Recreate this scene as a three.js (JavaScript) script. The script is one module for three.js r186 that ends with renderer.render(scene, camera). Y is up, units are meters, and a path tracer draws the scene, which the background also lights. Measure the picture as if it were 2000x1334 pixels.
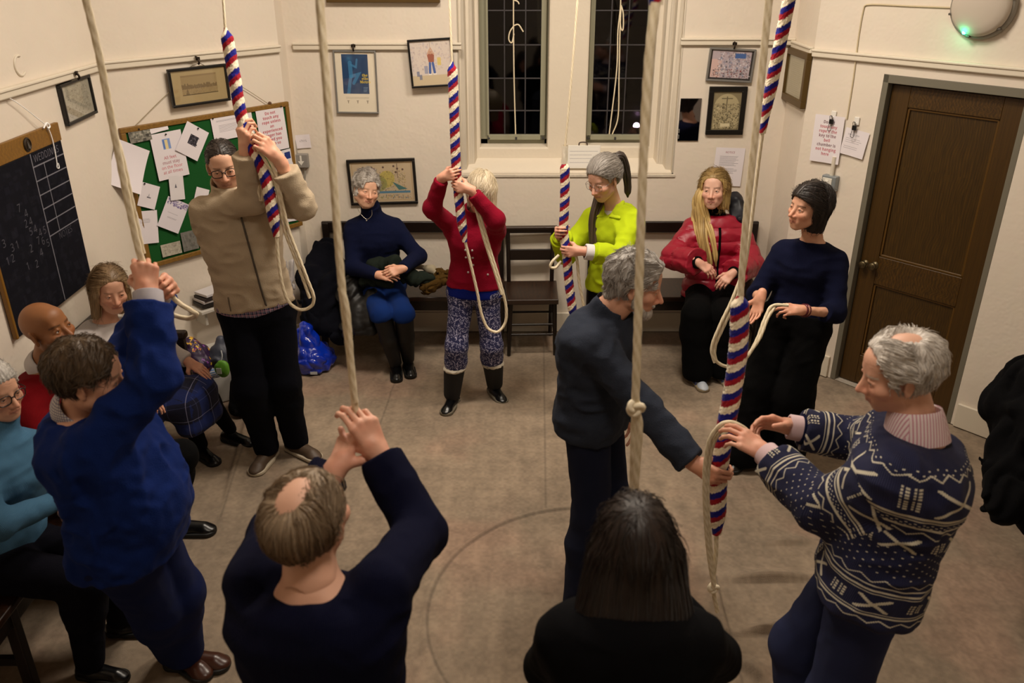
import * as THREE from 'three';
import { mergeGeometries } from 'three/addons/utils/BufferGeometryUtils.js';
import { RoundedBoxGeometry } from 'three/addons/geometries/RoundedBoxGeometry.js';
import { RectAreaLightUniformsLib } from 'three/addons/lights/RectAreaLightUniformsLib.js';

// ---------- camera, night sky, lights, exposure ----------
const scene = new THREE.Scene();
const CAM_H = 2.75, FOC = 1650, PITCH = 25 * Math.PI / 180;
const camera = new THREE.PerspectiveCamera(2 * Math.atan(667 / FOC) * 180 / Math.PI, 2000 / 1334, 0.05, 60);
camera.position.set(0, CAM_H, 0);
camera.rotation.set(-PITCH, 0, 0);
camera.focus = 5.0; camera.userData.fStop = 3.2;
const renderer = new THREE.WebGLRenderer({ antialias: true });
renderer.toneMapping = THREE.LinearToneMapping;
renderer.toneMappingExposure = 1.0;
renderer.shadowMap.enabled = true;
scene.background = new THREE.Color(0x0b090d);
RectAreaLightUniformsLib.init();
const LAMPS = [[-0.5, -4.2, 48], [0.85, -4.25, 48], [0.3, -1.5, 19]], LAMP_Y = 3.9, LAMP_S = 0.62, LAMP_COL = new THREE.Color(1.0, 0.885, 0.745);
for (const [x, z, power] of LAMPS) {
  const l = new THREE.RectAreaLight(LAMP_COL, power, LAMP_S, LAMP_S);
  l.position.set(x, LAMP_Y - 0.125, z); l.lookAt(x, 0, z); scene.add(l);
}

// ---------- small helpers ----------
const V = (x, y, z) => new THREE.Vector3(x, y, z);
const used = {};
function numbered(n) { const k = used[n] = (used[n] || 0) + 1; return k === 1 ? n : n + '_' + String(k - 1).padStart(3, '0'); }
function tag(o, label, category, group) { o.userData.label = label; o.userData.category = category; if (group) o.userData.group = group; return o; }
function thing(name, label, category, pos = [0, 0, 0], turn = 0, group) {
  const o = new THREE.Group(); o.name = numbered(name); o.position.set(...pos); o.rotation.y = turn; scene.add(o);
  return tag(o, label, category, group);
}
function part(name, geo, m, parent, label) {
  const g = Array.isArray(geo) ? merge(geo) : geo;
  const o = new THREE.Mesh(g, m); o.name = numbered(name); o.castShadow = o.receiveShadow = true; parent.add(o);
  if (label) o.userData.label = label;
  return o;
}
function struct(name, geo, m, parent = scene) {
  const o = part(name, geo, m, parent); if (parent === scene) o.userData.kind = 'structure'; return o;
}
function merge(list) {
  const keep = list.map(g => { const q = g.index ? g.toNonIndexed() : g; if (!q.attributes.uv) boxUV(q); for (const k of Object.keys(q.attributes)) if (!['position', 'normal', 'uv'].includes(k)) q.deleteAttribute(k); return q; });
  return keep.length === 1 ? keep[0] : mergeGeometries(keep);
}
const at = (g, x, y, z, rx = 0, ry = 0, rz = 0) => { if (rz) g.rotateZ(rz); if (rx) g.rotateX(rx); if (ry) g.rotateY(ry); return g.translate(x, y, z); };
const box = (w, h, d, x = 0, y = 0, z = 0, r = 0.004) => at(new RoundedBoxGeometry(w, h, d, 2, Math.min(r, w * .45, h * .45, d * .45)), x, y, z);
const cyl = (r1, r2, h, x = 0, y = 0, z = 0, n = 20) => at(new THREE.CylinderGeometry(r1, r2, h, n), x, y, z);
const ball = (r, x = 0, y = 0, z = 0, n = 16) => at(new THREE.SphereGeometry(r, n, n * .7 | 0), x, y, z);
function tube(pts, r, closed = false, seg = 0, rad = 8) {
  const c = new THREE.CatmullRomCurve3(pts.map(p => p.isVector3 ? p : V(...p)), closed, 'centripetal');
  return new THREE.TubeGeometry(c, seg || pts.length * 8, r, rad, closed);
}
// box-projected uv in metres (non-indexed input)
function boxUV(g, s = 1) {
  const p = g.attributes.position, n = p.count, uv = new Float32Array(n * 2);
  const a = V(), b = V(), c = V();
  for (let i = 0; i < n; i += 3) {
    a.fromBufferAttribute(p, i); b.fromBufferAttribute(p, i + 1); c.fromBufferAttribute(p, i + 2);
    const e = b.clone().sub(a).cross(c.clone().sub(a)), ax = Math.abs(e.x), ay = Math.abs(e.y), az = Math.abs(e.z);
    for (let k = 0; k < 3; k++) {
      const x = p.getX(i + k), y = p.getY(i + k), z = p.getZ(i + k);
      const w = ax > ay && ax > az ? [z, y] : ay > az ? [x, z] : [x, y];
      uv[(i + k) * 2] = w[0] * s; uv[(i + k) * 2 + 1] = w[1] * s;
    }
  }
  g.setAttribute('uv', new THREE.BufferAttribute(uv, 2)); return g;
}
// the world point seen at pixel (x, y) of a 2000 x 1334 frame from the gallery, at forward distance d / at height Y
const cP = Math.cos(PITCH), sP = Math.sin(PITCH);
function ray(px, py) { const u = (px - 1000) / FOC, v = (667 - py) / FOC; return V(u, -sP + v * cP, -cP - v * sP); }
function P(px, py, d) { const r = ray(px, py), t = -d / r.z; return V(r.x * t, CAM_H + r.y * t, r.z * t); }
function PY(px, py, Y) { const r = ray(px, py), t = (Y - CAM_H) / r.y; return V(r.x * t, Y, r.z * t); }
// seeded noise
let seed = 7;
const rnd = () => { seed = (seed * 1664525 + 1013904223) >>> 0; return seed / 4294967296; };
const rr = (a, b) => a + (b - a) * rnd();
const HT = new Float32Array(4096); for (let i = 0; i < 4096; i++) HT[i] = rnd();
const hsh = (x, y, z) => HT[(Math.imul(x, 73856093) ^ Math.imul(y, 19349663) ^ Math.imul(z, 83492791)) >>> 7 & 4095];
function vn(x, y, z) {
  const i = Math.floor(x), j = Math.floor(y), k = Math.floor(z); let a = x - i, b = y - j, c = z - k;
  a = a * a * (3 - 2 * a); b = b * b * (3 - 2 * b); c = c * c * (3 - 2 * c);
  const m = (p, q, t) => p + (q - p) * t;
  return m(m(m(hsh(i, j, k), hsh(i + 1, j, k), a), m(hsh(i, j + 1, k), hsh(i + 1, j + 1, k), a), b),
    m(m(hsh(i, j, k + 1), hsh(i + 1, j, k + 1), a), m(hsh(i, j + 1, k + 1), hsh(i + 1, j + 1, k + 1), a), b), c);
}
const fbm = (x, y, z, o = 3) => { let s = 0, a = .5, t = 0; for (let i = 0; i < o; i++) { s += a * vn(x, y, z); t += a; a *= .5; x *= 2.03; y *= 2.03; z *= 2.03; } return s / t; };
const clamp = (x, a = 0, b = 1) => x < a ? a : x > b ? b : x;
const sstep = (a, b, x) => { const t = clamp((x - a) / (b - a)); return t * t * (3 - 2 * t); };
const mix = (a, b, t) => a + (b - a) * t;

// ---------- textures and materials ----------
function pixTex(n, f, srgb, rep = 1) {     // n x n tile, f(u, v) -> [r, g, b] in 0..1
  const d = new Uint8Array(n * n * 4);
  for (let j = 0; j < n; j++) for (let i = 0; i < n; i++) { const c = f(i / n, j / n), o = (j * n + i) * 4; for (let k = 0; k < 3; k++) d[o + k] = clamp(c[k]) * 255; d[o + 3] = 255; }
  const t = new THREE.DataTexture(d, n, n); t.wrapS = t.wrapT = THREE.RepeatWrapping; t.magFilter = THREE.LinearFilter; t.minFilter = THREE.LinearMipmapLinearFilter; t.generateMipmaps = true;
  if (srgb) t.colorSpace = THREE.SRGBColorSpace; t.repeat.set(rep, rep); t.needsUpdate = true; return t;
}
const tn = (u, v, f, s = 0) => { // tiling noise
  const w = (x, y) => vn(x * f + s, y * f + s * 2, s); const a = w(u, v), b = w(u - 1, v), c = w(u, v - 1), d = w(u - 1, v - 1);
  return mix(mix(a, b, u), mix(c, d, u), v);
};
function canvasTex(w, h, draw) {
  const c = document.createElement('canvas'); c.width = w; c.height = h; const g = c.getContext('2d'); draw(g, w, h);
  const t = new THREE.CanvasTexture(c); t.colorSpace = THREE.SRGBColorSpace; t.anisotropy = 4; return t;
}
const bumpFuzz = pixTex(256, (u, v) => { const a = tn(u, v, 90, 3) * .5 + tn(u, v, 200, 5) * .5; return [a, a, a]; }, false, 5);
const bumpKnit = pixTex(256, (u, v) => { const x = u * 32, y = v * 32, a = Math.abs(Math.sin(x * Math.PI)) * (.6 + .4 * Math.abs(Math.sin((y + Math.abs((x % 1) - .5)) * Math.PI))); return [a, a, a]; }, false, 8);
const bumpTwill = pixTex(128, (u, v) => { const a = .5 + .5 * Math.sin((u * 32 + v * 32) * Math.PI * 2); return [a, a, a]; }, false, 12);
const bumpWall = pixTex(256, (u, v) => { const a = tn(u, v, 12, 1) * .6 + tn(u, v, 48, 2) * .4; return [a, a, a]; }, false, 1.3);
const colMottle = (r, g, b, amt, rep, f = 6) => pixTex(256, (u, v) => { const a = 1 + amt * (tn(u, v, f, 9) * .6 + tn(u, v, f * 6, 11) * .4 - .5) * 2; return [r * a, g * a, b * a]; }, true, rep);
const mats = {};
function mat(col, rough = .8, o = {}) { const m = new THREE.MeshStandardMaterial({ color: col, roughness: rough, ...o }); return m; }
const lum = c => { const q = new THREE.Color(c); return q.r + q.g + q.b; };
const fabric = (col, o = {}) => new THREE.MeshPhysicalMaterial({ color: col, roughness: .95, specularIntensity: .25, bumpMap: o.bump || bumpFuzz, bumpScale: o.bs ?? .0012, sheen: lum(col) < .06 ? 0 : o.sheen ?? .08, sheenRoughness: .6, sheenColor: new THREE.Color(col).lerp(new THREE.Color(0xffffff), .25), ...(o.map ? { map: o.map } : {}), vertexColors: !!o.vc });
const wood = (dark, light, rep = 1, rough = .45) => {
  const A = new THREE.Color(dark), B = new THREE.Color(light); A.convertLinearToSRGB(); B.convertLinearToSRGB();
  const t = pixTex(512, (u, v) => { const w = tn(u, v, 5, 21) * 1.6; const a = clamp(.5 + .5 * Math.sin((u * 22 + w * 2 + tn(u, v, 3, 4) * 1.2) * 6.28) * .28 + (vn(u * 220, v * 9, 2) - .5) * .7); return [mix(A.r, B.r, a), mix(A.g, B.g, a), mix(A.b, B.b, a)]; }, true, rep);
  return mat(0xffffff, rough, { map: t });
};
// ---------- the room ----------
const paint = mat(0xffffff, .78, { map: colMottle(.88, .835, .775, .02, .35, 5), bumpMap: bumpWall, bumpScale: .0025 });
const paintStone = mat(0xdfd4c2, .75, { bumpMap: bumpWall, bumpScale: .003 });
const trimPaint = mat(0xdcd2c0, .5);
const TOP = 4.2;
// walls run in plan from a to b (room on the right-hand side when walking a -> b seen from above is given by n)
class Wall {
  constructor(a, b) { this.a = V(a[0], 0, a[1]); this.b = V(b[0], 0, b[1]); this.u = this.b.clone().sub(this.a); this.len = this.u.length(); this.u.normalize(); this.n = V(-this.u.z, 0, this.u.x); this.ry = Math.atan2(this.n.x, this.n.z); }
  at(u, y, off = 0) { return this.a.clone().addScaledVector(this.u, u).add(V(0, y, 0)).addScaledVector(this.n, off); }
  hit(px, py, off = 0) { const r = ray(px, py), o = V(0, CAM_H, 0), p = this.at(0, 0, off); const t = p.clone().sub(o).dot(this.n) / r.dot(this.n); const h = o.addScaledVector(r, t); return [h.clone().sub(this.a).dot(this.u), h.y]; }
}
const WA = new Wall([-2.355, 1.3], [-2.355, -5.03]);
const WB = new Wall([-2.355, -5.03], [-1.56, -5.95]);
const WB2 = new Wall([-1.56, -5.95], [-1.55, -6.1]);
const WK = new Wall([-1.55, -6.1], [1.93, -6.1]);
const WR = new Wall([1.93, -6.1], [1.923, -5.66]);
const WD = new Wall([1.923, -5.66], [3.25, -4.14]);
const WE = new Wall([3.25, -4.14], [3.25, 1.3]);
const WF = new Wall([3.25, 1.3], [-2.355, 1.3]);
// a wall slab with holes; local x along wall, z out of wall towards the room
function slab(w, holes, th, m, name, x0 = 0, x1 = w.len) {
  const s = new THREE.Shape([[x0, 0], [x1, 0], [x1, TOP], [x0, TOP]].map(p => new THREE.Vector2(...p)));
  for (const h of holes) s.holes.push(new THREE.Path(h.map(p => new THREE.Vector2(...p))));
  const g = new THREE.ExtrudeGeometry(s, { depth: th, bevelEnabled: false }); g.translate(0, 0, -th);
  const o = struct(name, g, m); o.position.copy(w.a); o.rotation.y = w.ry; return o;
}
const rect = (a, b) => [[a[0], a[1]], [b[0], a[1]], [b[0], b[1]], [a[0], b[1]]];
slab(WA, [], .3, paint, 'wall_left', -.3, WA.len + .12);
slab(WB, [], .3, paint, 'wall_left_angled', 0, WB.len);
slab(WB2, [], .3, paint, 'wall_left_return');
// back wall: one wide recess holding a stone panel with two lights
const rL = WK.hit(897, 300)[0], rR = WK.hit(1318, 300)[0], rS = WK.hit(1100, 341)[1];
slab(WK, [rect([rL, rS], [rR, 3.7])], .32, paint, 'wall_back', -.1, WK.len + .1);
slab(WR, [], .3, paint, 'wall_right_return', -.3, WR.len);
const dA = WD.hit(1622, 732), dB = WD.hit(1866, 790);
const doorL = WD.hit(1700, 400)[0] * 0 + dA[0], doorR = doorL + .84, doorT = 2.06;
slab(WD, [[[doorL, 0], [doorR, 0], [doorR, doorT], [doorL, doorT]].reverse()], .3, paint, 'wall_door');
slab(WE, [], .3, paint, 'wall_right');
slab(WF, [], .3, paint, 'wall_front');
struct('ceiling', box(6.6, .2, 8.4, .45, TOP + .1, -2.4), paint);

// window panel inside the recess
{
  const depth = .2, y0 = rS - .02, pw = new Wall([WK.a.x, -6.1 - depth], [WK.b.x, -6.1 - depth]);
  const wins = [[[935, 1072], 291, [951, 1065], 272, [955, 1055], 262, [985.5, 1026]], [[1141, 1271], 289, [1147, 1261], 272, [1156, 1254], 262, [1189, 1222]]];
  const holes = wins.map(w => rect([pw.hit(w[0][0], 280)[0], pw.hit(1000, w[1])[1]], [pw.hit(w[0][1], 280)[0], 3.4]));
  const sh = new THREE.Shape(rect([rL - .05, y0], [rR + .05, 3.75]).map(p => new THREE.Vector2(...p)));
  holes.forEach(h => sh.holes.push(new THREE.Path(h.map(p => new THREE.Vector2(...p)))));
  const pg = new THREE.ExtrudeGeometry(sh, { depth: .22, bevelEnabled: true, bevelSize: .012, bevelThickness: .012, bevelSegments: 2 }); pg.translate(0, 0, -.232);
  const po = struct('wall_window_panel', pg, paintStone); po.position.copy(pw.a);
  // sloping sill from the wall face to the panel, moulded jambs at both sides of the recess
  const sill = new THREE.Shape([[0, 0], [.2, 0], [.2, .075], [.03, .012], [0, .012]].map(p => new THREE.Vector2(p[0], p[1])));
  const sg = new THREE.ExtrudeGeometry(sill, { depth: rR - rL, bevelEnabled: false }); sg.rotateY(Math.PI / 2);
  const so = struct('trim_1', sg, paintStone); so.position.copy(WK.at(rL, rS, 0));
  const lip = struct('trim_2', box(rR - rL + .03, .02, .012, 0, 0, 0, .005), paintStone); lip.position.copy(WK.at((rL + rR) / 2, rS - .009, .004));
  for (const [e, s] of [[rL, 1], [rR, -1]]) {
    const jp = new THREE.Shape([[0, 0], [0, -.2], [.12, -.2], [.105, -.13], [.06, -.12], [.05, -.06], [.012, -.05], [.012, 0]].map(p => new THREE.Vector2(s * p[0], p[1])));
    const jg = new THREE.ExtrudeGeometry(jp, { depth: 3.7 - rS - .01, bevelEnabled: false }); jg.rotateX(-Math.PI / 2); jg.scale(1, 1, -1);
    const idx = jg.attributes.position; for (let i = 0; i < idx.count; i += 3) for (const k of ['x', 'y', 'z']) { const t = idx['get' + k.toUpperCase()](i + 1); idx['set' + k.toUpperCase()](i + 1, idx['get' + k.toUpperCase()](i + 2)); idx['set' + k.toUpperCase()](i + 2, t); }
    jg.computeVertexNormals();
    const j = struct('trim_3', jg, paintStone); j.position.copy(WK.at(e, rS + .005, 0));
  }
  const frameM = mat(0x97957f, .55), leadM = mat(0x4a474a, .6, { metalness: .4 });
  const glassM = new THREE.MeshPhysicalMaterial({ color: 0x8d868f, roughness: .04, transmission: 1, thickness: 0, ior: 1.5 });
  const fw = new Wall([WK.a.x, -6.1 - depth - .13], [WK.b.x, -6.1 - depth - .13]);
  wins.forEach((w, i) => {
    const g = new THREE.Group(); g.name = 'window_' + (i + 1); g.userData.kind = 'structure'; scene.add(g);
    const x0 = fw.hit(w[2][0], 200)[0], x1 = fw.hit(w[2][1], 200)[0], yb = fw.hit(1000, w[3])[1], gx0 = fw.hit(w[4][0], 200)[0], gx1 = fw.hit(w[4][1], 200)[0], gy = fw.hit(1000, w[5])[1];
    g.position.copy(fw.at(0, 0, 0));
    const f = [box(gx0 - x0, 3.35 - yb, .05, (x0 + gx0) / 2, (yb + 3.35) / 2, 0), box(x1 - gx1, 3.35 - yb, .05, (x1 + gx1) / 2, (yb + 3.35) / 2, 0), box(x1 - x0, gy - yb, .05, (x0 + x1) / 2, (gy + yb) / 2, 0), box(x1 - x0 + .14, 3.42 - 3.3, .05, (x0 + x1) / 2, 3.36, 0)];
    // outer rebate fills the gap to the stone
    const hx0 = holes[i][0][0], hx1 = holes[i][1][0], hy = holes[i][0][1];
    f.push(box(x0 - hx0 + .05, 3.4 - hy, .04, (hx0 + x0) / 2 - .02, (hy + 3.4) / 2, -.03), box(hx1 - x1 + .05, 3.4 - hy, .04, (hx1 + x1) / 2 + .02, (hy + 3.4) / 2, -.03), box(hx1 - hx0 + .06, yb - hy + .05, .04, (hx0 + hx1) / 2, (yb + hy) / 2 - .02, -.03));
    part('window_frame', f, frameM, g);
    part('hinge', [ball(.008, x0 + .012, yb + .012, .027), ball(.008, x1 - .012, yb + .012, .027), cyl(.007, .007, .02, (x0 + x1) / 2, yb + .012, .03)], leadM, g);
    const cx = [gx0, fw.hit(w[6][0], 150)[0], fw.hit(w[6][1], 150)[0], gx1];
    const rows = [gy]; for (let y = fw.hit(1000, 216)[1]; y < 3.35; y += .232) rows.push(y); rows.push(3.35);
    const bars = [];
    for (const x of cx.slice(1, 3)) bars.push(box(.009, 3.35 - gy, .012, x, (3.35 + gy) / 2, 0, .002));
    for (const y of rows.slice(1, -1)) bars.push(box(gx1 - gx0, .009, .012, (gx0 + gx1) / 2, y, 0, .002));
    part('lead_bar', bars, leadM, g);
    for (let r = 0; r + 1 < rows.length; r++) for (let c = 0; c < 3; c++) {
      const pn = part('pane', new THREE.BoxGeometry(cx[c + 1] - cx[c] - .008, rows[r + 1] - rows[r] - .008, .003), glassM, g);
      pn.position.set((cx[c] + cx[c + 1]) / 2, (rows[r] + rows[r + 1]) / 2, 0); pn.rotation.set(rr(-.012, .012), rr(-.015, .015), 0);
    }
  });
  // a street lamp far outside, seen through the right-hand window
  const lp = P(1243, 246, 14), lampO = thing('street_lamp', 'bright street lamp out in the dark beyond the right-hand window', 'lamp', [lp.x, 0, lp.z]);
  part('pole', cyl(.05, .07, lp.y, 0, lp.y / 2, 0), mat(0x222222), lampO);
  part('lamp_head', ball(.055, 0, lp.y, 0), mat(0x222222, .5, { emissive: 0xfff4f8, emissiveIntensity: 60 }), lampO);
  const pl = new THREE.PointLight(0xffe0f0, 6, 12); pl.position.set(lp.x, lp.y + .2, lp.z); pl.castShadow = true; scene.add(pl);
  const gnd = struct('ground_outside', new THREE.PlaneGeometry(40, 30).rotateX(-Math.PI / 2).translate(0, -.2, -22), mat(0x151318, .9));
}
// picture rails
{
  const RY = [2.135, 2.135];
  const rail = (w, x0, x1, y) => { const s = new THREE.Shape([[0, -.02], [.012, -.022], [.02, -.012], [.02, .0], [.03, .012], [.026, .022], [0, .024]].map(p => new THREE.Vector2(...p))); const g = new THREE.ExtrudeGeometry(s, { depth: x1 - x0, bevelEnabled: false }); g.rotateY(Math.PI / 2); g.scale(1, 1, -1); const q = g.toNonIndexed ? g : g; const p = q.attributes.position; for (let i = 0; i < p.count; i += 3) { const a = [p.getX(i + 1), p.getY(i + 1), p.getZ(i + 1)]; p.setXYZ(i + 1, p.getX(i + 2), p.getY(i + 2), p.getZ(i + 2)); p.setXYZ(i + 2, ...a); } q.computeVertexNormals(); return [q, w, x0, y]; };
  let k = 4;
  for (const [w, a, b, y] of [[WA, 0, WA.len, 2.135], [WB, 0, WB.len, 2.135], [WK, .05, WK.hit(902, 92)[0], 2.135], [WK, WK.hit(1328, 85)[0], WK.len, 2.165], [WR, 0, WR.len, 2.15], [WD, 0, WD.len, 2.14], [WE, 0, WE.len, 2.14]]) {
    const g = box(b - a, .042, .026, (a + b) / 2, 0, .013, .009); const top = box(b - a, .016, .034, (a + b) / 2, .02, .017, .006);
    const o = struct('trim_' + k++, [g, top], trimPaint); o.position.copy(w.at(0, y, 0)); o.rotation.y = w.ry;
  }
  // skirting
  for (const [n, w, x0, x1] of [['left', WA, 0, WA.len], ['left_angled', WB, 0, WB.len], ['back', WK, 0, WK.len], ['door_side', WD, 0, doorL - .02], ['door_far', WD, doorR + .02, WD.len], ['right', WE, 0, WE.len]]) {
    const o = struct('baseboard_' + n, box(x1 - x0, .16, .02, (x0 + x1) / 2, .08, .01, .006), trimPaint); o.position.copy(w.a); o.rotation.y = w.ry;
  }
}
{ const q = WA.hit(38, 128), o = struct('trim_20', [new THREE.TorusGeometry(.045, .006, 8, 28, 4.2).rotateZ(1.2)], trimPaint); o.position.copy(WA.at(q[0], q[1], .002)); o.rotation.y = WA.ry; }
// door
{
  const g = new THREE.Group(); g.name = 'door_1'; g.userData.kind = 'structure'; scene.add(g); g.position.copy(WD.at(doorL, 0, 0)); g.rotation.y = WD.ry;
  const W = doorR - doorL, dm = wood(0x2a1b05, 0x5a3d0f, 1.2, .42), dm2 = wood(0x2a1c06, 0x50370d, 1.6, .4), greyP = mat(0x6f6a5c, .6);
  const z0 = -.075;
  part('door_frame', [box(.035, doorT, .2, .0175, doorT / 2, -.1), box(.035, doorT, .2, W - .0175, doorT / 2, -.1), box(W, .05, .2, W / 2, doorT - .025, -.1)], greyP, g);
  const L = .04, R = W - .04, T = doorT - .055, st = .115;
  part('stile', box(st, T - .01, .045, L + st / 2, T / 2, z0), dm, g); part('stile', box(st, T - .01, .045, R - st / 2, T / 2, z0), dm, g);
  const iw = R - L - 2 * st, ix = (L + R) / 2;
  for (const [y0, y1] of [[T - .13, T - .005], [.74, .93], [.01, .22]]) part('rail', box(iw, y1 - y0, .045, ix, (y0 + y1) / 2, z0), dm, g);
  for (const [y0, y1] of [[.93, T - .13], [.22, .74]]) {
    part('panel', box(iw + .01, y1 - y0, .02, ix, (y0 + y1) / 2, z0 - .008), dm2, g);
    part('moulding', [box(iw, .014, .012, ix, y0 + .007, z0 + .008), box(iw, .014, .012, ix, y1 - .007, z0 + .008), box(.014, y1 - y0, .012, L + st + .007, (y0 + y1) / 2, z0 + .008), box(.014, y1 - y0, .012, R - st - .007, (y0 + y1) / 2, z0 + .008)], mat(0x54390f, .4), g);
  }
  const brass = mat(0x6a5f48, .35, { metalness: .9 });
  for (const [x, y] of [[L + .035, .86], [L + .1, .865]]) part('door_handle', at(new THREE.LatheGeometry([[0, .052], [.02, .05], [.026, .042], [.024, .032], [.011, .024], [.01, .006], [.024, .004], [.025, 0]].map(p => new THREE.Vector2(...p)).reverse(), 24), x, y, z0 + .022, Math.PI / 2), brass, g);
}
// ceiling lamps (above the frame)
for (const [x, z] of LAMPS) {
  const o = thing('ceiling_lamp', z > -2 ? 'square ceiling lamp nearest the gallery' : x < 0.5 ? 'square ceiling lamp nearer the notice board side' : 'square ceiling lamp nearer the door side', 'lamp', [x, LAMP_Y, z]);
  part('housing', [box(LAMP_S + .06, .2, LAMP_S + .06, 0, 0, 0, .02), cyl(.03, .03, TOP - LAMP_Y, 0, (TOP - LAMP_Y) / 2 + .05, 0)], mat(0xdddddd), o);
  part('diffuser', box(LAMP_S, .02, LAMP_S, 0, -.105, 0), mat(0xfff4e0, .6, { emissive: 0xffe0b0, emissiveIntensity: 1.2 }), o);
}
// floor: worn brown carpet with rucks
{
  const x0 = -2.4, x1 = 3.3, z0 = -6.2, z1 = 1.3, nx = 460, nz = 600;
  const ridge = (d, w) => Math.exp(-d * d / (w * w));
  const q = (a, b, c, d) => { const p1 = PY(a, b, 0), p2 = PY(c, d, 0); return [p1.x, p1.z, p2.x, p2.z]; };
  const segs = [[...q(1405, 1132, 1600, 1130), .012, .03], [...q(1430, 1238, 1610, 1226), .013, .028], [...q(1480, 1062, 1600, 1058), .007, .03], [...q(1385, 1090, 1440, 1330), .006, .02], [...q(430, 1010, 500, 760), .007, .03], [...q(780, 800, 1050, 790), .006, .035], [...q(380, 860, 470, 850), .006, .04], [...q(690, 800, 780, 690), .005, .03], [...q(740, 770, 860, 765), .006, .04], [...q(1440, 1290, 1500, 1334), .01, .03]];
  const sd = (x, z, a) => { const dx = a[2] - a[0], dz = a[3] - a[1], t = clamp(((x - a[0]) * dx + (z - a[1]) * dz) / (dx * dx + dz * dz)); return [Math.hypot(x - a[0] - t * dx, z - a[1] - t * dz), t]; };
  const c0 = [.40, -2.98], R0 = .80;
  const hgt = (x, z) => {
    let h = (fbm(x * 2.2, 0, z * 2.2, 3) - .5) * .012 + (vn(x * 7, 4, z * 5) - .5) * .004;
    for (const s of segs) { const [d, t] = sd(x, z, s), near = (x - s[0]) * (s[3] - s[1]) - (z - s[1]) * (s[2] - s[0]), w = (s[2] > s[0] ? near : -near) < 0 ? s[5] * .42 : s[5] * 2; h += 4 * s[4] * ridge(d + (vn(x * 9, 8, z * 9) - .5) * .006, w) * Math.sin(Math.PI * clamp(t, .08, .92)); }
    const r = Math.hypot(x - c0[0], z - c0[1]); const a = Math.atan2(z - c0[1], x - c0[0]);
    if (!(a > -.9 && a < .7)) h += .008 * ridge(r - R0, .012) - .005 * ridge(r - R0 + .016, .012);
    return h;
  };
  const g = new THREE.PlaneGeometry(x1 - x0, z1 - z0, nx, nz); g.rotateX(-Math.PI / 2); g.translate((x0 + x1) / 2, 0, (z0 + z1) / 2);
  const p = g.attributes.position; for (let i = 0; i < p.count; i++) p.setY(i, Math.min(hgt(p.getX(i), p.getZ(i)), .05) - .004);
  g.computeVertexNormals();
  const N = 1024, seam = [[...q(1385, 1085, 1450, 1334)], [...q(1060, 560, 1065, 990)], [...q(430, 1010, 480, 860)], [...q(780, 720, 740, 830)]];
  const map = pixTex(N, (u, v) => {
    const x = mix(x0, x1, u), z = mix(z1, z0, v);
    let a = 1 + (fbm(x * 1.7, 1, z * 1.7, 4) - .5) * .28 + (fbm(x * 11, 3, z * 9, 3) - .5) * .2 + (vn(x * 70, 5, z * 70) - .5) * .12;
    const red = sstep(.5, .8, fbm(x * 2.5 + 9, 7, z * 2.5, 3)) * .045;
    for (const s of seam) a *= 1 - .16 * ridge(sd(x, z, s)[0], .006);
    const r = Math.hypot(x - c0[0], z - c0[1]), an = Math.atan2(z - c0[1], x - c0[0]); if (!(an > -.9 && an < .7)) a *= 1 - .2 * ridge(r - R0 + .012, .008);
    return [(.582 + red * .7) * a, .515 * a, .44 * a];
  }, true, 1);
  struct('floor', g, mat(0xffffff, .95, { map, bumpMap: (() => { const t = bumpFuzz.clone(); t.repeat.set(60, 80); return t; })(), bumpScale: .003 }));
  struct('floor_slab', box(6.6, .2, 8.4, .45, -.14, -2.4), mat(0x40362e));
}
// ---------- implicit bodies: fields joined with a smooth minimum, meshed by surface nets ----------
const smin = (a, b, k) => { const h = k - Math.abs(a - b); return (a < b ? a : b) - (h > 0 ? h * h * .25 / k : 0); };
const smax = (a, b, k) => -smin(-a, -b, k);
function cap(a, b, ra, rb) {
  const ax = a.x, ay = a.y, az = a.z, dx = b.x - ax, dy = b.y - ay, dz = b.z - az, L = 1 / (dx * dx + dy * dy + dz * dz + 1e-9), dr = rb - ra;
  return (x, y, z) => { const px = x - ax, py = y - ay, pz = z - az; let t = (px * dx + py * dy + pz * dz) * L; t = t < 0 ? 0 : t > 1 ? 1 : t; const qx = px - t * dx, qy = py - t * dy, qz = pz - t * dz; return Math.sqrt(qx * qx + qy * qy + qz * qz) - ra - dr * t; };
}
function ell(cx, cy, cz, rx, ry, rz) {
  return (x, y, z) => { const a = (x - cx) / rx, b = (y - cy) / ry, c = (z - cz) / rz, k0 = Math.sqrt(a * a + b * b + c * c), e = a / rx, f = b / ry, g = c / rz, k1 = Math.sqrt(e * e + f * f + g * g); return k1 < 1e-6 ? -Math.min(rx, ry, rz) : k0 * (k0 - 1) / k1; };
}
const L3 = (x, y, z) => V(x, y, z);
const uni = (list, k) => (x, y, z) => { let d = list[0](x, y, z); for (let i = 1; i < list.length; i++) d = smin(d, list[i](x, y, z), k); return d; };
const moved = (f, m) => { const e = m.clone().invert().elements; return (x, y, z) => f(e[0] * x + e[4] * y + e[8] * z + e[12], e[1] * x + e[5] * y + e[9] * z + e[13], e[2] * x + e[6] * y + e[10] * z + e[14]); };
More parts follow.
